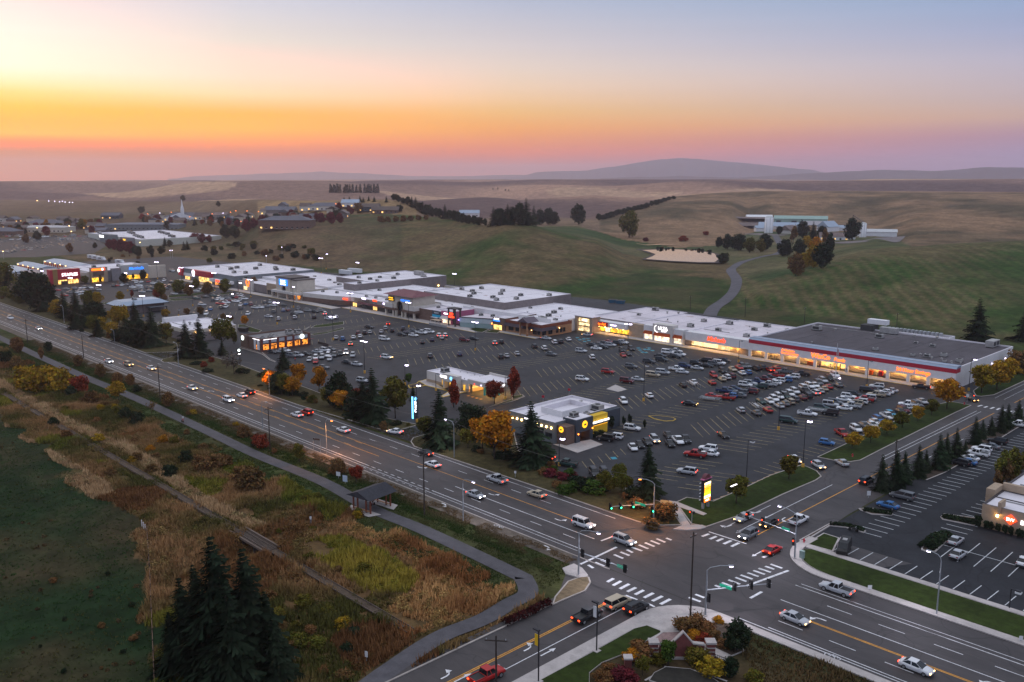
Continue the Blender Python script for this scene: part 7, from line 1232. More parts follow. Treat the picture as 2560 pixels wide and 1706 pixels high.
for i, (p, t, c_, h, lit, lm, where) in enumerate(cars):
    d = math.hypot(*p); col, cn = COLS[c_]; v = random.uniform(.88, 1.08); col = tuple(q * v for q in col) + (1,)
    ang = R(HD[h] + random.uniform(-2.5, 2.5))
    if i >= 300: farcars.append((p[0], p[1], ang, col, t)); continue
    name = {'s': 'sedan', 'h': 'hatchback', 'u': 'suv', 'j': 'boxy_suv', 'v': 'minivan', 'p': 'pickup_truck'}[t]
    if d < 330:
        o, b_ = car_near(t, lit, name); b_.color = col
    else: o = mobj(name, car_mesh(t, lit)); o.color = col
    o.location = (p[0], p[1], .02); o.rotation_euler[2] = ang
    ds = f'{cn} {TYPES[t]}' + (' with lit headlights' if lit in ('h', 'w') else ' with lit brake lights' if lit == 't' else '')
    rank(o, ds, where, 'pickup' if t == 'p' else 'car', 'cars ' + where, lm)
# the hundreds of cars still farther off, one mass
for k in range(170):
    a, b2 = random.random(), random.random(); p = hz('R1', -100 + 1050 * a, 880 - 190 * b2 - 120 * a * (1 - b2)); farcars.append((p[0], p[1], R(random.choice((40, 130, 220))), COLS[random.choice('wwsskggrdbt')][0] + (1,), random.choice('suu')))
V, Q, C_ = [], [], []; nb = 0
simple = {}
for x, y, a, col, t in farcars:
    L_, st, cb, rf, wx, wr = SPEC[t]; c, n = math.cos(a), math.sin(a); z0 = tz(x, y) + .06
    vs = [(-L_/2, -.9, .3), (L_/2, -.9, .3), (L_/2, .9, .3), (-L_/2, .9, .3), (-L_/2, -.88, 1.0), (L_/2, -.85, .85), (L_/2, .85, .85), (-L_/2, .88, 1.0)] + [(cb[0], -.82, 1.0), (cb[1], -.82, .98), (cb[1], .82, .98), (cb[0], .82, 1.0), (rf[0], -.62, rf[2]), (rf[1], -.62, rf[2]), (rf[1], .62, rf[2]), (rf[0], .62, rf[2])]
    vs += [(rf[0], -.63, rf[2] + .03), (rf[1], -.63, rf[2] + .03), (rf[1], .63, rf[2] + .03), (rf[0], .63, rf[2] + .03), (-L_/2 + .3, -.85, 0), (L_/2 - .3, -.85, 0), (L_/2 - .3, .85, 0), (-L_/2 + .3, .85, 0), (-L_/2 + .3, -.85, .4), (L_/2 - .3, -.85, .4), (L_/2 - .3, .85, .4), (-L_/2 + .3, .85, .4)]
    V += [(x + u * c - w * n, y + u * n + w * c, z + z0) for u, w, z in vs]; C_ += [col[:3]] * 8 + [(.015, .017, .02)] * 8 + [col[:3]] * 4 + [(.012, .012, .012)] * 8
    for f in ((0,1,5,4),(1,2,6,5),(2,3,7,6),(3,0,4,7),(4,5,6,7),(8,9,13,12),(9,10,14,13),(10,11,15,14),(11,8,12,15),(16,17,18,19),(20,21,25,24),(22,23,27,26)): Q.append([i + nb for i in f])
    nb += 28
o = mobj('far_parked_cars', np_mesh('far_parked_cars', np.array(V), np.array(Q), [mat('far_car_paint', (1, 1, 1), .35, .1, tint=True, spec=.5, coat=.4, noise=.02)], np.array(C_))); tag(o, 'mass of tiny parked cars filling the far lots', 'cars', kind='stuff')
# vendor van, motorcycle, motorhomes
p = gz('S4', 590, 520, .9); o = tag(empty('panel_van', (p[0], p[1], 0), R(286)), 'black van with red and white sign board parked beside the hotel lawn', 'van')
for (nm, me) in (('body', MB().add([(-2.7,-.98,.35),(2.6,-.98,.35),(2.6,.98,.35),(-2.7,.98,.35),(-2.7,-.98,1.3),(2.75,-.95,1.05),(2.75,.95,1.05),(-2.7,.98,1.3),(-2.65,-.86,2.2),(1.2,-.84,2.2),(1.2,.84,2.2),(-2.65,.86,2.2),(1.95,-.92,1.25),(1.95,.92,1.25)], [(0,1,5,4),(1,2,6,5),(2,3,7,6),(3,0,4,7),(4,12,9,8),(12,4,5),(7,11,10,13),(13,6,7),(5,6,13,12),(12,13,10,9),(8,9,10,11),(4,8,11,7)]).mesh('body', TRIMK)), ('sign_board', MB().box(-1.9, .9, -1.1, -1.0, .8, 2.0).mesh('sign_board', mat('board_pink', (.6, .5, .52), .6, noise=.1, scale=6))), ('roof_vent', MB().box(-1, 0, -.4, .4, 2.2, 2.35).mesh('roof_vent', UNIT)), ('windscreen', MB().add([(1.97,-.8,1.27),(1.97,.8,1.27),(1.25,.74,2.14),(1.25,-.74,2.14)], [(0,1,2,3)]).mesh('windscreen', CGLASS))): q = mobj(nm, me, o); 
for k in range(4): MB().box(-1.7, .7, -1.12, -1.101, .95 + k * .25, 1.07 + k * .25).build('lettering', REDP, o, world=False)
for a in (-1.7, 1.7):
    for s_ in (-1, 1): q = mobj('wheel', MESH[('n', 'u', '')][2], o); q.location = (a, s_ * .88, .38)
p = gz('S4', 660, 400); o = tag(empty('motorcycle', (p[0], p[1], 0), R(10)), 'black motorcycle parked at the hotel bed', 'motorcycle')
for x in (-.7, .7): q = MB().lathe([(.32, -.06), (.33, 0), (.32, .06), (.2, .06)], 14).build('wheel', TYRE, o, world=False); q.location = (x, 0, .32); q.rotation_euler = (math.pi / 2, 0, 0)
MB().box(-.3, .35, -.14, .14, .3, .65).build('engine', UNITD, o, world=False); MB().lathe([(.05, .65), (.17, .7), (.16, .9), (.03, .95)], 10, c=(.2, 0)).build('tank', TRIMK, o, world=False); MB().box(-.75, 0, -.13, .13, .7, .82).build('seat', TYRE, o, world=False); MB().tube([(.7, 0, .32), (.45, 0, .95), (.4, -.35, 1.05)], .03).tube([(.45, 0, .95), (.4, .35, 1.05)], .03).build('fork', STEEL, o, world=False)
for i, (x, y, a) in enumerate(((1290, 150, 20), (1350, 165, 20), (1420, 180, 20), (1680, 222, 15))):
    p = gz('T6', x, y); o = empty('motorhome', (p[0], p[1], 0), R(a)); rank(o, 'white motorhome', 'parked behind the clothing store', 'motorhome', 'parked motorhomes', 'dept'); MB().box(-4.5, 3.2, -1.25, 1.25, .6, 3.3).build('body', TRIM, o, world=False); MB().add([(3.2,-1.2,.6),(4.6,-1.1,.6),(4.6,1.1,.6),(3.2,1.2,.6),(3.2,-1.2,2.4),(4.4,-1.1,1.5),(4.4,1.1,1.5),(3.2,1.2,2.4)], [(0,1,5,4),(1,2,6,5),(2,3,7,6),(4,5,6,7)]).build('cab', TRIM, o, world=False); MB().box(-4.4, 3, -1.3, -1.26, 1.2, 1.5).build('stripe', MAROON, o, world=False); MB().box(-2, 1.5, -1.31, -1.26, 1.9, 2.6).build('window', CGLASS, o, world=False)
    for xx in (-2.5, 3.3): [setattr(mobj('wheel', MESH[('n', 'u', '')][2], o), 'location', (xx, s_ * 1.1, .38)) for s_ in (-1, 1)]
# delivery trailer roofs behind the mall
for i, (x, y) in enumerate(((176, 215), (350, 185))):
    p = gz('T4', x, y); o = empty('box_trailer', (p[0], p[1], 0), R(5 + 8 * i)); rank(o, 'white box trailer', 'parked behind the mall', 'trailer', 'parked trailers', 'tower'); MB().box(-6, 6, -1.25, 1.25, 1.1, 3.9).build('box', TRIM, o, world=False); MB().box(-5.9, 5.9, -1.0, 1.0, .8, 1.09).build('chassis', DTRIM, o, world=False)
    for xx in (-4.5, -3.3, 4): [setattr(mobj('wheel', MESH[('n', 'u', '')][2], o), 'location', (xx, s_ * 1.05, .38)) for s_ in (-1, 1)]
# ------------------------------------------------------------------ people
def person_mesh(name, pose):
    J = dict(pel=(0,0,.95), che=(0,.02,1.30), nec=(0,.02,1.50), hd=(0,.03,1.66), top=(0,.02,1.77), ls=(-.19,.02,1.43), rs=(.19,.02,1.43), le=(-.25,0,1.15), re=(.25,0,1.15), lh=(-.24,.08,.88), rh=(.24,.08,.88), lk=(-.1,.06,.5), rk=(.1,-.02,.5), lf=(-.1,.12,.06), rf=(.1,-.16,.08), lt=(-.1,.26,.03), rt=(.1,-.02,.03), lhip=(-.1,0,.9), rhip=(.1,0,.9))
    if pose == 'ride': J.update(che=(0,.22,1.28), nec=(0,.34,1.46), hd=(0,.42,1.6), top=(0,.42,1.72), ls=(-.18,.3,1.4), rs=(.18,.3,1.4), le=(-.24,.5,1.2), re=(.24,.5,1.2), lh=(-.22,.68,1.05), rh=(.22,.68,1.05), lk=(-.1,.34,.72), rk=(.1,.32,.62), lf=(-.1,.2,.38), rf=(.1,.1,.18), lt=(-.1,.34,.36), rt=(.1,.24,.16))
    N = list(J); E = [('pel','che'),('che','nec'),('nec','hd'),('hd','top'),('che','ls'),('che','rs'),('ls','le'),('le','lh'),('rs','re'),('re','rh'),('pel','lhip'),('pel','rhip'),('lhip','lk'),('rhip','rk'),('lk','lf'),('rk','rf'),('lf','lt'),('rf','rt')]
    rad = dict(pel=.15, che=.17, nec=.06, hd=.105, top=.06, ls=.075, rs=.075, le=.05, re=.05, lh=.04, rh=.04, lhip=.1, rhip=.1, lk=.065, rk=.065, lf=.05, rf=.05, lt=.04, rt=.04)
    me = bpy.data.meshes.new(name); me.from_pydata([J[n_] for n_ in N], [(N.index(a), N.index(b_)) for a, b_ in E], []); o = bpy.data.objects.new(name, me); link(o); md = o.modifiers.new('skin', 'SKIN')
    for i, n_ in enumerate(N): me.skin_vertices[0].data[i].radius = (rad[n_],) * 2
    me.skin_vertices[0].data[0].use_root = True; s2 = o.modifiers.new('sub', 'SUBSURF'); s2.levels = 1; s2.render_levels = 1
    dg = bpy.context.evaluated_depsgraph_get(); out = bpy.data.meshes.new_from_object(o.evaluated_get(dg)); bpy.data.objects.remove(o); out.name = name
    return out
PW, PR = person_mesh('person_walking', 'walk'), person_mesh('person_riding', 'ride'); SKIN = mat('skin', (.45, .27, .19), .6, noise=.05); HAIR = mat('hair', (.03, .02, .015), .8, noise=.1)
def person(p, ang, top, legs, label, me=PW, z=.06):
    m = me.copy(); m.materials.clear(); [m.materials.append(q) for q in (mat('cloth_' + top[0], top[1], .9, noise=.1, scale=9), mat('cloth_' + legs[0], legs[1], .9, noise=.1, scale=9), SKIN, HAIR)]
    for f in m.polygons:
        c_ = f.center; f.material_index = 1 if c_.z < .92 else 0 if c_.z < 1.52 and abs(c_.x) < .24 else 2 if c_.z < 1.70 and (c_.y > .02 or abs(c_.x) > .2) else 3
    o = tag(mobj('person', m), label, 'person', 'people'); o.location = (p[0], p[1], z); o.rotation_euler[2] = ang; return o
DK, BL, RD, WH, GR = ('dark', (.03, .03, .035)), ('blue', (.04, .06, .14)), ('red', (.4, .04, .04)), ('white', (.6, .6, .6)), ('grey', (.16, .16, .17))
p = gz('R5', 1680, 935); person(p, R(100), WH, RD, 'person in white top and red trousers walking a dog on the path')
o = tag(empty('dog', (p[0] + .9, p[1] - .5, .05), R(100)), 'small dark dog walking beside the person on the path', 'dog'); m_ = bpy.data.meshes.new('dog'); m_.from_pydata([(0,-.35,.42),(0,0,.42),(0,.3,.45),(0,.45,.6),(0,.62,.58),(-.1,.28,.2),(-.1,.28,.02),(.1,.28,.2),(.1,.28,.02),(-.1,-.32,.22),(-.1,-.38,.02),(.1,-.32,.22),(.1,-.38,.02),(0,-.6,.55)], [(0,1),(1,2),(2,3),(3,4),(2,5),(5,6),(2,7),(7,8),(0,9),(9,10),(0,11),(11,12),(0,13)], []); t_ = bpy.data.objects.new('dog_body', m_); link(t_); t_.modifiers.new('skin', 'SKIN')
for i, r_ in enumerate((.1,.11,.12,.07,.06,.05,.03,.05,.03,.06,.03,.06,.03,.03)): m_.skin_vertices[0].data[i].radius = (r_, r_)
dm = bpy.data.meshes.new_from_object(t_.evaluated_get(bpy.context.evaluated_depsgraph_get())); bpy.data.objects.remove(t_); dm.materials.clear(); dm.materials.append(HAIR); mobj('body', dm, o)
p = gz('S2', 905, 205); person(p, R(200), DK, GR, 'person in dark clothes riding a bicycle under the shelter', PR)
o = tag(empty('bicycle', (p[0], p[1], .06), R(200)), 'bicycle ridden under the path shelter', 'bicycle')
for y_ in (-.5, .55): q = MB().lathe([(.34, -.02), (.36, 0), (.34, .02), (.31, 0)], 16).build('wheel', TYRE, o, world=False); q.location = (0, y_, .36); q.rotation_euler = (0, math.pi / 2, 0)
MB().tube([(0, -.5, .36), (0, 0, .34), (0, .42, .85), (0, -.18, .8), (0, 0, .34)], .025, 5).tube([(0, -.5, .36), (0, -.18, .8), (0, -.2, .93)], .022, 5).tube([(0, .55, .36), (0, .42, .95)], .025, 5).build('frame', REDP, o, world=False); MB().tube([(-.25, .45, 1.0), (0, .5, .98), (.25, .45, 1.0)], .02, 5).build('handlebar', STEEL, o, world=False); MB().box(-.08, .08, -.3, -.05, .93, .98).build('saddle', TYRE, o, world=False)
for z_, x, y, a, tp, lg, lb in (('R6', 360, 385, 60, RD, DK, 'person in red top standing behind the conifer in the lot'), ('V1', 1815, 130, 0, DK, DK, 'person in dark clothes under the arcade, left of the pair'), ('V1', 1890, 145, 20, DK, BL, 'person in blue trousers under the supermarket arcade'), ('V1', 1925, 155, 200, GR, DK, 'person in grey under the supermarket arcade, right of the pair'), ('V2', 1140, 385, 90, DK, DK, 'person in dark clothes beside the supermarket pillar'), ('S2', 425, 340, 30, WH, GR, 'person in white top at the brushy ditch'), ('T5', 940, 480, 90, RD, DK, 'person crossing the far lot in red'), ('V2', 655, 300, 180, RD, DK, 'person in red by the supermarket doors')):
    q = gz(z_, x, y); person(q, R(a), tp, lg, lb, z=max(tz(*q), .05) + (.1 if z_ in ('V1', 'V2') else 0))
# ------------------------------------------------------------------ trees and shrubs
LEAF = mat('leaves', (1, 1, 1), 1.0, objcol=True, tint=True, spec=.0); TRUNK = mat('tree_bark', (.055, .042, .034), .95, noise=.25, scale=2, bump=.4)
def leaf_quads(P, Nrm, size, seed, asp=.75):
    r = np.random.default_rng(seed); n = len(P); a = r.normal(size=(n, 3)); a /= np.linalg.norm(a, axis=1)[:, None]
    nn = Nrm + .9 * r.normal(size=(n, 3)); nn /= np.linalg.norm(nn, axis=1)[:, None]; u = np.cross(nn, a); u /= np.linalg.norm(u, axis=1)[:, None] + 1e-9; w = np.cross(nn, u)
    s = size * r.uniform(.6, 1.35, n)[:, None]; u *= s; w *= s * asp
    V = np.stack([P - u * .5 - w, P + u * .5 - w * .3, P + u * .45 + w, P - u * .55 + w * .5], 1).reshape(-1, 3); Q = np.arange(4 * n).reshape(n, 4); return V, Q
def tint_for(n, seed, lo=.55, hi=1.35, hue=.12):
    r = np.random.default_rng(seed); b = r.uniform(lo, hi, n)[:, None] * np.stack([1 + hue * r.normal(size=n), 1 + .04 * r.normal(size=n), 1 + .1 * r.normal(size=n)], -1); return np.repeat(np.clip(b, .15, 2), 4, 0)
def blob_crown(name, seed, n, zc, rx, rz, nb, leaf, low=False, taper=0.0):
    r = np.random.default_rng(seed); P, Nn = [], []
    cs = []
    for k in range(nb):
        a = r.uniform(0, 2 * math.pi); t = r.uniform(-1, 1); rad = math.sqrt(r.uniform(0, 1)) * .72 * math.sqrt(max(.15, 1 - t * t * .8))
        cs.append((math.cos(a) * rad * rx * (1 - taper * max(t, 0)), math.sin(a) * rad * rx * (1 - taper * max(t, 0)), zc + t * rz * .68, r.uniform(.17, .42)))
    w = np.array([c[3] ** 2 for c in cs]); w /= w.sum()
    for c, m in zip(cs, (w * n).astype(int)):
        d = r.normal(size=(m, 3)); d /= np.linalg.norm(d, axis=1)[:, None]; q = (r.uniform(.5, 1.05, m) + (r.random(m) > .86) * .28)[:, None]
        p = np.array(c[:3]) + d * q * np.array([rx, rx, rz]) * c[3]; P.append(p); Nn.append(d + np.array([0, 0, .3]))
    P = np.concatenate(P); Nn = np.concatenate(Nn)
    if low: P[:, 2] = np.maximum(P[:, 2], .02 + .03 * r.random(len(P)))
    V, Q = leaf_quads(P, Nn, leaf, seed + 1)
    # clump-to-clump shade of leaf colour, then leaf-to-leaf
    return np_mesh(name, V, Q, [LEAF], tint_for(len(P), seed + 2) * np.repeat(1 + .75 * vnoise(P[:, 0] * 8 + 5, P[:, 1] * 8 + P[:, 2] * 9, 1.0), 4)[:, None])
def conifer_crown(name, seed, slim=1.0, levels=27, dens=1.0):
    r = np.random.default_rng(seed); V, Q = [], []; nb = 0; T = []
    for l in range(levels):
        t = l / levels; z = .06 + .93 * t ** .95; R0 = .31 * slim * (1 - t) ** .95 * (.7 + .6 * r.random()) + .012; m = int((12 - 6 * t) * dens)
        a0 = r.uniform(0, 6.28)
        for k in range(m):
            a = a0 + 6.283 * k / m + r.normal() * .15; R_ = R0 * r.uniform(.55, 1.25); dr = -.10 - .30 * (1 - t); segs = 3; c, s = math.cos(a), math.sin(a); tv = r.uniform(.6, 1.3)
            for j in range(segs):
                for side in (-1, 0, 1):
                    f0, f1 = j / segs, (j + 1.15) / segs; w = (.23 - .12 * f0) * R0 + .005; lift = side * .35 * w
                    p0 = (c * R_ * f0, s * R_ * f0, z + dr * R_ * f0 ** 1.2 + .03 * R_); q1 = (c * R_ * f1 - s * side * w, s * R_ * f1 + c * side * w, z + dr * R_ * f1 ** 1.2 + (.09 if j == segs - 1 else .01) * R_ - abs(side) * .3 * w)
                    ww = .26 * w + .004; jx, jy, jz = r.normal(size=3) * .004
                    V += [(p0[0] - s * ww * .6 + jx, p0[1] + c * ww * .6 + jy, p0[2] + jz), (p0[0] + s * ww * .6, p0[1] - c * ww * .6, p0[2] - ww * .6), (q1[0] + s * ww, q1[1] - c * ww, q1[2] - ww * .8), (q1[0] - s * ww, q1[1] + c * ww, q1[2])]
                    Q.append([nb, nb + 1, nb + 2, nb + 3]); nb += 4; T += [tv * r.uniform(.75, 1.25)] * 4
    T = np.array(T)[:, None] * np.ones(3); return np_mesh(name, np.array(V), np.array(Q), [LEAF], T)
def trunk_mesh(name, seed, r0, h, limbs=5, spread=.2):
    r = random.Random(seed); m = MB(); m.tube([(0, 0, -.02), (r.uniform(-.01, .01), 0, h * .5), (0, r.uniform(-.02, .02), h)], r0, 6, r2=r0 * .55)
    for k in range(limbs):
        a = k * 2.4 + r.random(); z0 = h * r.uniform(.55, .95); m.tube([(0, 0, z0), (math.cos(a) * spread * .5, math.sin(a) * spread * .5, z0 + .12), (math.cos(a) * spread, math.sin(a) * spread, z0 + .26)], r0 * .5, 4, r2=r0 * .12)
    return m.mesh(name, TRUNK, True)
PR_ = {'d': [(blob_crown('crown', 10 + i, 3200, .62, .42 * q, .37, 34, .040), trunk_mesh('trunk', i, .022, .34)) for i, q in enumerate((1.0, 1.12, .9, 1.05))],
       'o': [(blob_crown('crown', 30 + i, 2200, .54, .22, .46, 26, .036, taper=.5), trunk_mesh('trunk', 40 + i, .02, .3, 3, .08)) for i in range(2)],
       'c': [(conifer_crown('crown', 50 + i, q), trunk_mesh('trunk', 60 + i, .016, .85, 0)) for i, q in enumerate((1.0, 1.12, .92))],
       'f': [(conifer_crown('crown', 55 + i, .95, 24, .9), trunk_mesh('trunk', 65 + i, .016, .85, 0)) for i in range(2)],
       's': [(blob_crown('crown', 70 + i, 1800, .46, .66, .50, 30, .062, True), trunk_mesh('trunk', 80 + i, .03, .35, 4, .3)) for i in range(3)],
       'j': [(blob_crown('crown', 90, 1300, .45, 1.3, .5, 14, .13, True), trunk_mesh('trunk', 95, .04, .3, 5, .7))],
       'g': [(blob_crown('crown', 20 + i, 3400, .50, .45 * q, .46, 38, .042, True), trunk_mesh('trunk', 25 + i, .022, .4)) for i, q in enumerate((1.0, 1.12, .92))],
       't': [(blob_crown('crown', 97, 500, .60, .42, .38, 14, .035), trunk_mesh('trunk', 98, .022, .5, 16, .34))],
       'b': [(blob_crown('crown', 99, 1100, .5, .26, .5, 14, .06, True), trunk_mesh('trunk', 96, .02, .4, 2, .05))]}
TC = dict(k=((.022,.033,.017), 'dark green'), g=((.05,.085,.016), 'green'), l=((.10,.088,.016), 'olive'), y=((.27,.165,.016), 'yellow'), a=((.36,.145,.012), 'orange'), r=((.20,.035,.018), 'red'), m=((.13,.024,.03), 'maroon'), b=((.15,.08,.032), 'brown'), t=((.13,.105,.08), 'grey twiggy'), e=((.016,.024,.014), 'dark'), q=((.045,.012,.012), 'dark red'))
TK = dict(d=('autumn tree', 'tree'), o=('columnar tree', 'tree'), c=('spruce', 'tree'), f=('slim spruce', 'tree'), s=('rounded shrub', 'shrub'), j=('spreading juniper', 'shrub'), t=('bare tree', 'tree'), b=('clipped column shrub', 'shrub'))
NT = [0]
def near_lm(x, y): return min(LM, key=lambda k: (LM[k][1][0] - x) ** 2 + (LM[k][1][1] - y) ** 2)
def tree(p, h, kind, col, wide=1.0, grp=None):
    if kind == 'd' and (col in 'kbm' or math.hypot(p[0], p[1]) > 480): pk = 'g'
    else: pk = kind
    cr, tr_ = random.choice(PR_[pk]); base, cn = TC[col]; v = random.uniform(.85, 1.18)
    name = {'d': 'autumn_tree', 'o': 'columnar_tree', 'c': 'spruce_tree', 'f': 'slim_spruce', 's': 'shrub', 'j': 'juniper', 't': 'bare_tree', 'b': 'column_shrub'}[kind]
    if kind == 'd' and col in 'kgl': name = 'leafy_tree'
    o = empty(name, (p[0], p[1], p[2] if len(p) > 2 else max(tz(p[0], p[1]), -3)), random.uniform(0, 6.28)); o.scale = (h * wide * random.uniform(.93, 1.08), h * wide * random.uniform(.93, 1.08), h)
    c = mobj('crown', cr, o); c.color = (base[0] * v * random.uniform(.9, 1.1), base[1] * v, base[2] * v, 1); mobj('trunk', tr_, o)
    kn = TK[kind][0] if not (kind == 'd' and col in 'kgl') else 'leafy tree'
    rank(o, f'{cn} {kn}' if kind != 't' else 'bare grey twiggy tree', 'near', TK[kind][1], grp or (name.replace('_', ' ') + ('s' if not name.endswith('y') else '')), near_lm(p[0], p[1])); NT[0] += 1; return o
